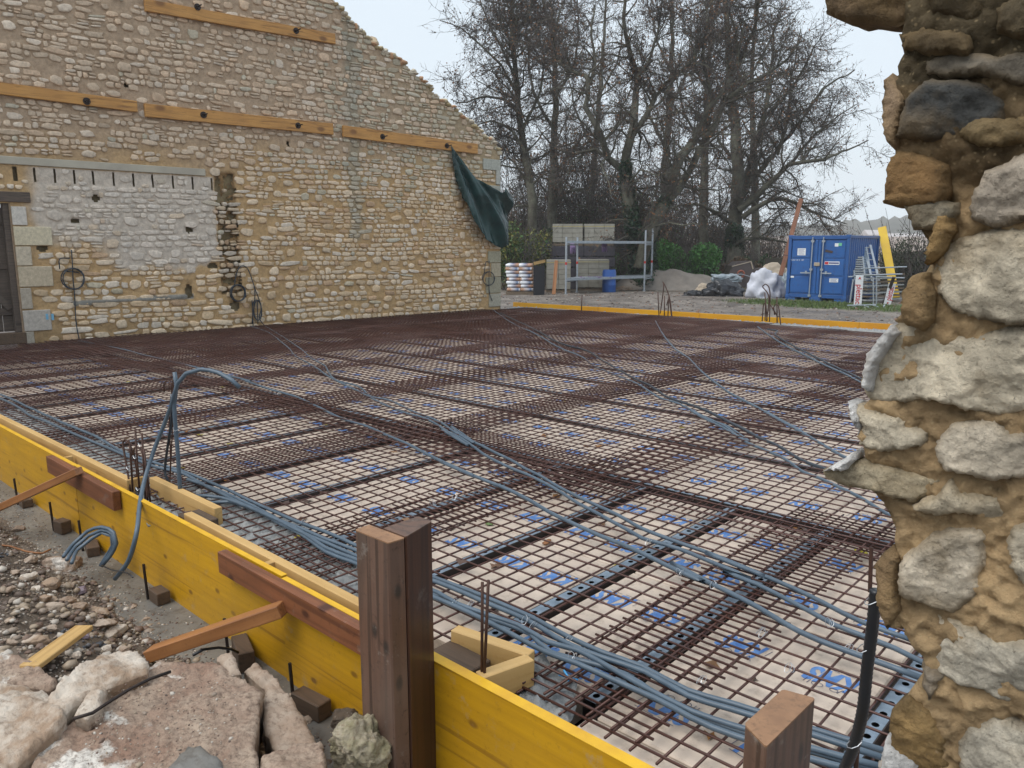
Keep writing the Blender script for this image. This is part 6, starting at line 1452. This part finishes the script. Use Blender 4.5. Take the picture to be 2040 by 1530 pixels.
for (c, lb, inv) in (((1710.5, 580), 'plettac', False), ((1772.5, 586), 'plettac', True)):
    cc = Vector(PD(*c, Dr-.05+(.4 if inv else 0))); R = Matrix((vx, Vector((-hy_[0], -hy_[1], 0)), Vector((0, 0, 1)))).transposed()
    # board stands upright facing the camera
    nd = Vector((-d0[0], -d0[1], 0)); rx_ = Vector((0, 0, 1)).cross(nd).normalized()
    F_ = Matrix((rx_, Vector((0, 0, 1)), nd)).transposed(); sl_ = 0.0 if not inv else .16
    F_ = F_ @ Matrix.Rotation(-sl_, 3, 'Z')
    mb = MB(); hh = .98 if not inv else .70; mb.box(cc, (.235 if not inv else .22, hh, .03), F_, bev=.003); mb.build('name_board', M['sticker'], t)
    tv, tf = textmesh(lb, .25, offset=.004); mb = MB(); rot = -PI/2 if not inv else PI/2
    sc1 = .92 if not inv else .66
    mb.poly([cc+F_ @ (Matrix.Rotation(rot, 3, 'Z') @ Vector((v[0]*sc1+(.10 if not inv else .02), v[1], 0))+Vector((0, 0, .017))) for v in tv], tf)
    ar = [(-.46, 0), (-.36, .05), (-.385, 0), (-.36, -.05)] if not inv else [(-.33, 0), (-.25, .04), (-.27, 0), (-.25, -.04)]
    mb.poly([cc+F_ @ (Matrix.Rotation(rot, 3, 'Z') @ Vector((x, y, 0))+Vector((0, 0, .018))) for x, y in ar], [(0, 1, 2, 3)])
    mb.build('lettering', M['st_red'], t)
for i in range(8):
    t = tag(beam('stacked_plank', yp(1718, 604)+np.array((0, 0, .1+i*.12)), yp(1790, 600)+np.array((0, 0, .1+i*.12)), .32, .045, 'pallet' if i % 2 else 'slats', 'weathered grey plank in the stack behind the name boards', 'timber plank', 'planks stacked right of the container'))
lean('leaning_bar', yp(1760, 607), PD(1781, 552, Dr), .10, .05, 'brown_pl', 'dark brown bar leaning across the stacked planks', 'beam')
# fence behind
M['fence_brown'] = simple('dark_green_brown_fence', (.045, .040, .030), (.07, .062, .045), 2, .9, bs=.3, stretch=(1, 1, .2))
t = thing('board_fence', 'dark board fence behind the shrub at the right', 'fence', tuple(PD(1820, 560, 36)))
for k in range(24):
    a = PD(1757+k*6, 540, 36); mb = MB(); mb.box((a[0], a[1], .32), (.12, .03, 1.64+.03*(k % 3)), Matrix.Rotation(math.radians(44), 3, 'Z')); mb.build('board', M['fence_brown'], t)
t = thing('board_fence', 'dark board fence between the ivy tree and the container', 'fence', tuple(PD(1545, 560, 38)))
for k in range(16):
    a = PD(1524+k*3.2, 540, 38); mb = MB(); mb.box((a[0], a[1], .15), (.085, .03, 1.3+.04*(k % 3)), Matrix.Rotation(math.radians(44), 3, 'Z')); mb.build('board', M['fence_brown'], t)
# far houses
M['far_wall'] = simple('far_white_wall', (.75, .74, .72), None, bs=0); M['far_roof'] = simple('far_grey_roof', (.45, .42, .42), None, bs=0)
for i, (px, py, w_, lb) in enumerate(((1783, 477, 7, 'tiny white house with a pale gable on the far hillside'), (1762, 478, 6, 'tiny white house left of the gabled one on the far hillside'), (1812, 478, 9, 'long low white house at the right on the far hillside'), (1740, 470, 6, 'small pale house seen just above the container on the hillside'))):
    c = PD(px, py, 260); t = thing('far_house', lb, 'house', (c[0], c[1], c[2]-3))
    R = Matrix.Rotation(YAW, 3, 'Z'); mb = MB(); mb.box((c[0], c[1], c[2]-1.4), (w_, 6, 3.4), R); mb.build('wall', M['far_wall'], t)
    mb = MB(); vs = [(-w_/2-.3, -3.3, 0), (w_/2+.3, -3.3, 0), (w_/2+.3, 3.3, 0), (-w_/2-.3, 3.3, 0), (-w_/2-.3, 0, 1.7), (w_/2+.3, 0, 1.7)]
    mb.poly([R @ Vector(v)+Vector((c[0], c[1], c[2]+.3)) for v in vs], [(3, 2, 1, 0), (0, 1, 5, 4), (2, 3, 4, 5), (0, 4, 3), (1, 2, 5)]); mb.build('roof', M['far_roof'], t)
    mb = MB()
    for k in (-.25, .25): mb.box(Vector((c[0], c[1], c[2]-1.4))+R @ Vector((k*w_, -3.02, 0)), (.9, .06, 1.1), R)
    mb.build('window', M['fence_dark'], t)
# ============================================================ TREES AND SHRUBS
M['bark'] = simple('grey_green_bark', (.055, .050, .036), (.115, .115, .085), 3, .9, bs=.6, bd=.02, bscale=12, c3=(.03, .03, .02))
M['twig'] = simple('dark_twig', (.055, .046, .042), (.085, .072, .064), 2, .9, bs=0)
M['deadleaf'] = vcol('lingering_leaf', .7, scale=5, amt=.2, bs=0)
M['greenleaf'] = vcol('evergreen_leaf', .45, scale=5, amt=.2, bs=0, spec=.4)
def tubes_np(lines, n=3):
    """many thin tapered tubes at once: lines = list of (k x 3 points, k radii)"""
    Vs = []; Fs = []; b = 0; by = {}
    for p, r in lines: by.setdefault(len(p), []).append((p, r))
    for k, L in by.items():
        Pn = np.array([q[0] for q in L]); R = np.array([q[1] for q in L])
        T = np.gradient(Pn, axis=1); T /= np.linalg.norm(T, axis=2, keepdims=True)+1e-9
        ref = np.array((.31, .47, .83)); A_ = np.cross(T, ref); A_ /= np.linalg.norm(A_, axis=2, keepdims=True)+1e-9; B_ = np.cross(T, A_)
        an = np.arange(n)*2*PI/n
        ring = Pn[:, :, None, :]+R[:, :, None, None]*(A_[:, :, None, :]*np.cos(an)[None, None, :, None]+B_[:, :, None, :]*np.sin(an)[None, None, :, None])
        m = len(L); Vs.append(ring.reshape(-1, 3)); idx = (np.arange(m*k*n).reshape(m, k, n))+b
        a = idx[:, :-1, :]; c = idx[:, 1:, :]; Fs.append(np.stack([a, np.roll(a, -1, 2), np.roll(c, -1, 2), c], -1).reshape(-1, 4)); b += m*k*n
    return np.concatenate(Vs), np.concatenate(Fs)
def leaves_np(cs, sizes, cols, rng):
    m = len(cs); cs = np.asarray(cs); u = rng.normal(size=(m, 3)); u /= np.linalg.norm(u, axis=1, keepdims=True); v = rng.normal(size=(m, 3)); v -= u*(u*v).sum(1, keepdims=True); v /= np.linalg.norm(v, axis=1, keepdims=True)+1e-9
    s = np.asarray(sizes)[:, None]; w_ = np.cross(u, v)*s*.15
    V = np.stack([cs-u*s, cs-v*s*.55+w_, cs+u*s, cs+v*s*.55+w_], 1).reshape(-1, 3); F = np.arange(m*4).reshape(-1, 4)
    return V, F, np.repeat(np.asarray(cols), 4, axis=0)
def limb_pts(px, D, rng, wob=.8, seed=0.0):
    w3 = []; 
    for i, (x, y) in enumerate(px): w3.append(PD(850+x/2.147, y/2.147, D+wob*2*(fr((i*.7, seed), 1, 2, seed)) if i else D))
    return spline(w3, .45)
def tree(label, base_px, limbs, D, seed, dens=1.0, leafp=.3, ivy=None, group='bare trees beyond the yard', twl=1.0, gz=None, droop=0.0):
    rng = np.random.default_rng(seed); L0 = []; tw = []; lv = []
    for k, (px, r0, r1) in enumerate(limbs):
        pts = np.array(limb_pts(px, D, rng, seed=seed+k*.37)); n = len(pts)
        if k == 0: pts[0][2] = min(pts[0][2], -.55)
        jit = rng.normal(size=(n, 3))*.03; jit[0] = 0; pts = pts+jit
        rad = np.linspace(r0, r1, n); L0.append((pts, rad))
        def child(P0, T, length, r, nseg, bend):
            d = T/np.linalg.norm(T); q = [P0]; rr_ = [r]
            for i in range(nseg):
                d = d+rng.normal(size=3)*bend+np.array((0, 0, .02-droop)); d /= np.linalg.norm(d); q.append(q[-1]+d*length/nseg); rr_.append(r*(1-.75*(i+1)/nseg))
            return np.array(q), np.array(rr_)
        tot = n*.45; nb = int(tot*3.2*dens)
        for _ in range(nb):
            f = rng.uniform(.15 if k == 0 else .08, 1)**.9; i = min(n-2, int(f*(n-1))); T = pts[i+1]-pts[i]; T /= np.linalg.norm(T)
            per = rng.normal(size=3); per -= T*per.dot(T); per /= np.linalg.norm(per)
            d = T*rng.uniform(.2, .9)+per*1.0; ln = rng.uniform(1.3, 3.6)*(1.15-.5*f)*twl
            b_, br = child(pts[i], d, ln, min(rad[i]*.5, .055), 5, .25); L0.append((b_, br)) if br[0] > .03 else tw.append((b_, br))
            for _ in range(int(ln*4.6)+2):
                j = rng.integers(1, 5); T2 = b_[j]-b_[j-1]; T2 /= np.linalg.norm(T2); p2 = rng.normal(size=3); d2 = T2*rng.uniform(.3, 1)+p2*.55; l2 = rng.uniform(.5, 1.4)*twl
                c_, cr = child(b_[j]+(b_[j-1]-b_[j])*rng.random(), d2, l2, .013, 3, .28); tw.append((c_, cr))
                for _ in range(int(l2*6.0)+1):
                    j2 = rng.integers(1, 4); d3 = (c_[j2]-c_[j2-1])/l2*3*rng.uniform(.2, 1)+rng.normal(size=3)*.6; e_, er = child(c_[j2]+(c_[j2-1]-c_[j2])*rng.random(), d3, rng.uniform(.2, .55)*twl, .0088, 2, .3); tw.append((e_, er))
                    if rng.random() < leafp: lv.append(e_[-1]); lv.append(c_[-1])
                    if rng.random() < leafp*.5: lv.append(e_[1])
    base = limbs[0][0][0]; b3 = PD(850+base[0]/2.147, base[1]/2.147, D); b3[2] = -.5
    t = thing('bare_tree', label, 'tree', tuple(b3), group)
    V, F = tubes_np(L0, 8); add('trunk', fast_mesh('trunk', V-b3, F, mats=[M['bark']], smooth=True), t)
    V, F = tubes_np(tw, 3); nt_ = len(F)
    if lv:
        pal = np.array(((.13, .065, .035), (.16, .085, .045), (.09, .055, .035), (.20, .095, .04), (.10, .08, .045)))
        V2, F2, C2 = leaves_np(lv, rng.uniform(.03, .075, len(lv)), pal[rng.integers(0, 5, len(lv))], rng)
        me = fast_mesh('crown', np.concatenate([V, V2])-b3, np.concatenate([F, F2+len(V)]), col=np.concatenate([np.ones((len(V), 3)), C2]), mats=[M['twig'], M['deadleaf']], matidx=[0]*nt_+[1]*len(F2))
    else: me = fast_mesh('crown', V-b3, F, mats=[M['twig']])
    add('crown', me, t)
    if ivy:
        cs = []
        for (px, rad_, f1) in ivy:
            pts = np.array(limb_pts(px, D, rng, seed=seed))
            if pts[0][2] > -.5 and px[0][1] > 1050: pts[0][2] = -.5
            m = int(len(pts)*.45*900*rad_/.3)
            for _ in range(m):
                i = rng.integers(0, len(pts)-1); p = pts[i]+(pts[i+1]-pts[i])*rng.random(); a = rng.normal(size=3); a[2] *= .5; cs.append(p+a/np.linalg.norm(a)*rad_*rng.uniform(.75, 1.25)*(1-.5*i/len(pts)))
        pal = np.array(((.012, .035, .016), (.02, .055, .022), (.03, .075, .03), (.015, .04, .025)))
        V, F, Cc = leaves_np(cs, rng.uniform(.05, .10, len(cs)), pal[rng.integers(0, 4, len(cs))], rng)
        add('ivy', fast_mesh('ivy', V-b3, F, col=Cc, mats=[M['greenleaf']]), t)
    return t
tree('forked ivy clad plane tree in the centre with two leaning mossy stems', None, [
    ([(915, 1240), (905, 1100), (870, 900), (850, 720), (872, 600), (890, 480), (900, 330), (862, 200), (845, 80), (850, -60)], .34, .06),
    ([(910, 1150), (980, 940), (1040, 830), (1070, 700), (1150, 600), (1192, 500), (1262, 390), (1330, 280), (1400, 130), (1420, -20)], .30, .06),
    ([(1035, 860), (1110, 760), (1170, 640), (1240, 520), (1270, 450), (1340, 380), (1450, 320), (1540, 250), (1590, 180)], .20, .045),
    ([(850, 740), (780, 680), (742, 560), (680, 460), (692, 340), (605, 300), (560, 240), (540, 160)], .17, .04),
    ([(872, 590), (935, 505), (1000, 380), (1080, 310), (1150, 240), (1200, 120)], .14, .04),
    ([(780, 680), (720, 640), (640, 655), (560, 640)], .10, .03), ([(700, 360), (720, 260), (700, 150), (720, 20)], .09, .03),
    ([(1200, 490), (1210, 380), (1180, 250), (1200, 100), (1190, -40)], .10, .03), ([(1330, 290), (1330, 180), (1300, 60), (1310, -60)], .08, .03), ([(900, 340), (960, 230), (1000, 100), (1010, -50)], .09, .03)],
    34.5, 3, dens=1.0, leafp=.30, ivy=[([(912, 1240), (905, 1100), (880, 950), (855, 800), (852, 700)], .42, 1), ([(912, 1150), (970, 960), (1020, 860)], .40, 1), ([(935, 1240), (940, 1100), (930, 1000)], .5, 1)])
tree('slender upright tree at the left beside the broken wall top', None, [
    ([(462, 1180), (450, 850), (430, 700), (400, 520), (382, 350), (372, 200), (366, 0), (360, -150)], .27, .06),
    ([(400, 480), (330, 420), (250, 410), (170, 440), (100, 430)], .08, .02), ([(390, 400), (320, 280), (240, 200), (150, 130), (60, 90)], .08, .02), ([(380, 330), (300, 170), (250, 60), (210, -60)], .08, .02), ([(425, 660), (360, 560), (270, 520), (200, 540)], .09, .02), ([(370, 150), (440, 50), (470, -50)], .07, .02), ([(372, 200), (300, 60), (270, -80)], .07, .02), ([(410, 560), (470, 430), (500, 300), (480, 120)], .09, .02), ([(440, 800), (380, 700), (330, 680), (290, 720)], .07, .02)],
    38, 5, dens=1.05, leafp=.28)
tree('upright dark tree second from the left with a straight trunk', None, [
    ([(530, 1180), (538, 940), (540, 800), (546, 600), (548, 400), (540, 200), (500, 0), (480, -120)], .30, .07),
    ([(545, 760), (590, 680), (680, 620), (760, 560)], .13, .03), ([(545, 560), (470, 430), (440, 300), (430, 150), (400, 20)], .10, .03), ([(548, 420), (620, 300), (650, 150), (640, 0)], .10, .03), ([(540, 240), (560, 100), (600, -40)], .08, .03), ([(535, 900), (600, 820), (700, 800), (760, 700)], .10, .03)],
    42, 8, dens=.95, leafp=.25)
tree('straight thin tree right of the forked one, far behind the scaffold', None, [
    ([(1180, 1180), (1185, 900), (1190, 700), (1192, 500), (1205, 300), (1215, 100), (1210, -80)], .34, .07),
    ([(1190, 640), (1120, 520), (1080, 400), (1060, 240)], .10, .03), ([(1192, 560), (1260, 440), (1300, 330), (1290, 180)], .10, .03), ([(1200, 400), (1140, 250), (1130, 80)], .09, .03), ([(1186, 850), (1100, 780), (1040, 790)], .08, .03)],
    47, 9, dens=.7, leafp=.25)
tree('wide spreading plane tree left of the container with long drooping branches', None, [
    ([(1312, 1200), (1320, 950), (1332, 800), (1322, 620), (1310, 450), (1292, 250), (1280, 50), (1270, -80)], .48, .08),
    ([(1335, 900), (1450, 800), (1560, 705), (1700, 680), (1800, 640), (1890, 600)], .20, .03), ([(1340, 850), (1400, 650), (1440, 500), (1472, 300), (1490, 100)], .22, .04),
    ([(1345, 830), (1500, 640), (1600, 520), (1700, 380), (1830, 300)], .18, .03), ([(1350, 930), (1480, 850), (1580, 870), (1680, 920), (1800, 960)], .16, .02), ([(1300, 950), (1180, 880), (1080, 880), (1000, 920)], .14, .03),
    ([(1440, 500), (1560, 380), (1640, 240), (1700, 130)], .12, .03), ([(1560, 700), (1640, 600), (1760, 500), (1850, 440)], .10, .02), ([(1325, 700), (1250, 600), (1240, 480)], .12, .03), ([(1320, 1040), (1420, 1010), (1550, 1040), (1650, 1000)], .12, .02), ([(1500, 660), (1540, 520), (1560, 350), (1600, 120)], .10, .03)],
    43, 12, dens=.85, leafp=.22, ivy=[([(1312, 1200), (1316, 1080), (1318, 980)], .62, 1)], twl=1.1, droop=.05)
tree('tall background tree behind the forked plane tree', None, [
    ([(1010, 1180), (1015, 900), (1025, 650), (1040, 400), (1050, 150), (1050, -80)], .36, .07), ([(1025, 640), (950, 480), (920, 300)], .12, .03), ([(1035, 460), (1110, 320), (1130, 120)], .12, .03), ([(1040, 300), (980, 150), (960, 0)], .1, .03)],
    52, 15, dens=.55, leafp=.3)
tree('tall background tree between the thin tree and the spreading plane', None, [
    ([(1410, 1180), (1405, 900), (1400, 650), (1390, 400), (1400, 150), (1420, -60)], .34, .07), ([(1400, 640), (1480, 480), (1560, 300)], .12, .03), ([(1392, 460), (1330, 320), (1350, 120)], .12, .03), ([(1400, 300), (1480, 150), (1540, 0)], .1, .03)],
    54, 17, dens=.55, leafp=.3)
tree('background tree showing through the branches left of the forked plane', None, [
    ([(690, 1180), (700, 900), (720, 650), (740, 400), (760, 150), (770, -60)], .34, .07), ([(720, 640), (640, 480), (600, 300)], .12, .03), ([(742, 400), (820, 250), (840, 80)], .1, .03), ([(700, 900), (800, 760), (820, 600)], .1, .03)],
    56, 19, dens=.6, leafp=.3)
def shrub(label, px, py, w_, d_, h_, D, seed, pal, n=4200, size=(.04, .09), name='shrub', cat='shrub', group=None, kind=None, zb=-.5, twigs=True, lumps=9):
    rng = np.random.default_rng(seed); c = PD(px, py, D); c[2] = zb
    ex_ = np.array((math.cos(YAW), math.sin(YAW), 0)); ey_ = np.array((-math.sin(YAW), math.cos(YAW), 0)); cs = []; cl = []
    pal = np.array(pal); lp = []
    for _ in range(lumps): lp.append((rng.uniform(-.7, .7), rng.uniform(-.6, .6), rng.uniform(.25, .85), rng.uniform(.25, .45), rng.integers(0, len(pal))))
    for k in range(n):
        l = lp[k % lumps]; a = rng.normal(size=3); a /= np.linalg.norm(a); r = l[3]*rng.uniform(.6, 1.12)
        u, v, z = l[0]+a[0]*r, l[1]+a[1]*r, max(.02, l[2]*.9+a[2]*r*.8)
        if k % 7 == 0: z = rng.uniform(.02, .6)
        cs.append(c+ex_*u*w_/2+ey_*v*d_/2+np.array((0, 0, (z if name == 'shrub' else z*rng.uniform(.3, 1.15))*h_))); cl.append(pal[l[4]] if rng.random() < .6 else pal[rng.integers(0, len(pal))])
    b3 = c.copy(); V, F, Cc = leaves_np(cs, rng.uniform(size[0], size[1], n), cl, rng)
    t = thing(name, label, cat, tuple(b3), group)
    if kind: t['kind'] = kind
    add('foliage', fast_mesh('foliage', V-b3, F, col=Cc, mats=[M['greenleaf']]), t)
    tw = []
    for _ in range(60 if name == 'shrub' else 420):
        a = c+ex_*rng.uniform(-.3, .3)*w_+ey_*rng.uniform(-.3, .3)*d_; q = [a, a+rng.normal(size=3)*.15*h_+np.array((0, 0, .45*h_)), a+rng.normal(size=3)*.25*h_+np.array((0, 0, .95*h_))]; tw.append((np.array(q), np.array((.02, .014, .006))))
    V, F = tubes_np(tw, 4); add('stems', fast_mesh('stems', V-b3, F, mats=[M['twig']]), t)
    return t
GRN = [(.045, .11, .028), (.065, .15, .035), (.09, .19, .045), (.03, .07, .022)]; YG = [(.16, .17, .03), (.10, .13, .03), (.06, .10, .03), (.20, .19, .05)]
BRN = [(.10, .065, .04), (.13, .08, .045), (.07, .06, .03), (.16, .085, .05)]; DK = [(.02, .035, .018), (.03, .05, .025), (.045, .055, .025), (.05, .04, .025)]
shrub('yellow green hedge shrub right behind the wall corner', 1042, 545, 3.2, 2.0, 2.9, 34, 1, YG+GRN, 5200)
shrub('dark green shrub behind the wire fence left of the block pallets', 1100, 545, 3.4, 2.0, 2.8, 39, 2, GRN+DK, 4500)
shrub('bright green laurel bush right of the ivy tree', 1362, 560, 4.6, 2.2, 2.35, 38, 3, [(.075, .22, .045), (.11, .30, .06), (.05, .15, .035)], 9500, (.05, .11))
shrub('low green bush between scaffold and barrel', 1240, 560, 1.7, 1.4, 1.7, 37.5, 4, GRN, 3400)
shrub('reddish brown bramble bush behind the sand heap', 1450, 560, 3.6, 2.0, 1.75, 41, 5, BRN+[(.06, .09, .03)], 5200)
shrub('small green bush beside the dark fence left of the container', 1500, 560, 1.8, 1.2, 1.5, 42, 6, GRN, 2500)
shrub('thin dark green shrub in front of the fence at the right', 1790, 600, 2.2, 1.2, 2.4, 30, 7, [(.04, .055, .03), (.06, .075, .04), (.035, .05, .025)], 3600, (.02, .055))
shrub('sparse shrub right of the planks at the wall edge', 1840, 600, 1.6, 1.0, 2.2, 30, 8, [(.05, .06, .035), (.07, .08, .05)], 1600, (.02, .05))
for i, (px, D, w_, h_, pal, lb) in enumerate(((1030, 45, 7, 5.6, BRN+DK, 'brown and dark thicket at the left behind the wall corner'), (1130, 47, 8, 6.2, BRN+DK, 'brown leafed thicket behind the block pallets'), (1215, 46, 7, 5.8, GRN+BRN+DK, 'green and brown thicket left of the ivy tree'), (1300, 48, 7, 5.6, DK+GRN, 'dark green thicket just right of the ivy tree'), (1390, 52, 7, 4.2, DK+BRN, 'low dark thicket behind the laurel bush'), (1500, 58, 9, 3.0, BRN, 'low pale brown thicket left of the container'))):
    shrub(lb, px, 520, w_, 4, h_, D, 30+i, pal, 17000 if h_ > 3 else 5000, (.035, .09), 'thicket', 'thicket', 'thickets under the bare trees')
# grass by the container
rng = np.random.default_rng(4); n = 9000; x = rng.uniform(-13.5, -5.5, n); y = rng.uniform(23.6, 27.2, n)
keep = ((x+9.3)/3.8)**2+((y-25.4)/1.6)**2 < rng.uniform(.4, 1.1, n); x = x[keep]; y = y[keep]; n = len(x); h = rng.uniform(.04, .13, n); a = rng.uniform(0, 6.3, n)
w1 = np.stack([np.cos(a)*.012, np.sin(a)*.012, np.zeros(n)], 1); p0 = np.stack([x, y, np.full(n, -.5)], 1); tip = p0+np.stack([rng.normal(size=n)*.04, rng.normal(size=n)*.04, h], 1)
V = np.stack([p0-w1, p0+w1, tip], 1).reshape(-1, 3); cl = np.repeat(np.array(((.08, .13, .03), (.11, .15, .04), (.06, .10, .03)))[rng.integers(0, 3, n)], 3, axis=0)
tag(add('grass', fast_mesh('grass', V, None, np.arange(n*3).reshape(-1, 3), cl, [M['greenleaf']])), 'short green grass growing in front of the container', 'grass', kind='stuff')
# stones and clods in the yard
GV = []; GF = []; GC = []; ic = ICO[0]
for _ in range(2600):
    x = rnd.uniform(-22, -2); y = rnd.uniform(15.6, 30); pebble(x, y, gh(x, y)+.01, rnd.uniform(.015, .07)*rnd.uniform(.4, 1), rnd.choice(((.20, .17, .14), (.14, .11, .09), (.32, .29, .25), (.10, .08, .07), (.22, .13, .09))))
tag(add('yard_clods', fast_mesh('yard_clods', GV, None, GF, GC, [M['gravel']])), 'clods leaves and stones scattered over the muddy yard', 'clods', kind='stuff')
# ------------------------------------------------------------ air
HAZE = 0.0008
if HAZE:
    m = bpy.data.materials.new('haze'); m.use_nodes = True; n = m.node_tree; n.nodes.clear(); oo = n.nodes.new('ShaderNodeOutputMaterial'); vv = n.nodes.new('ShaderNodeVolumePrincipled')
    vv.inputs['Color'].default_value = (.985, .99, 1, 1); vv.inputs['Density'].default_value = HAZE; n.links.new(vv.outputs[0], oo.inputs['Volume'])
    mb = MB(); mb.box((-20, 20, 20), (1130, 1130, 48)); o = mb.build('haze', m); tag(o, 'pale damp haze filling the air', 'haze', kind='stuff')
    C.cycles.volume_bounces = 2
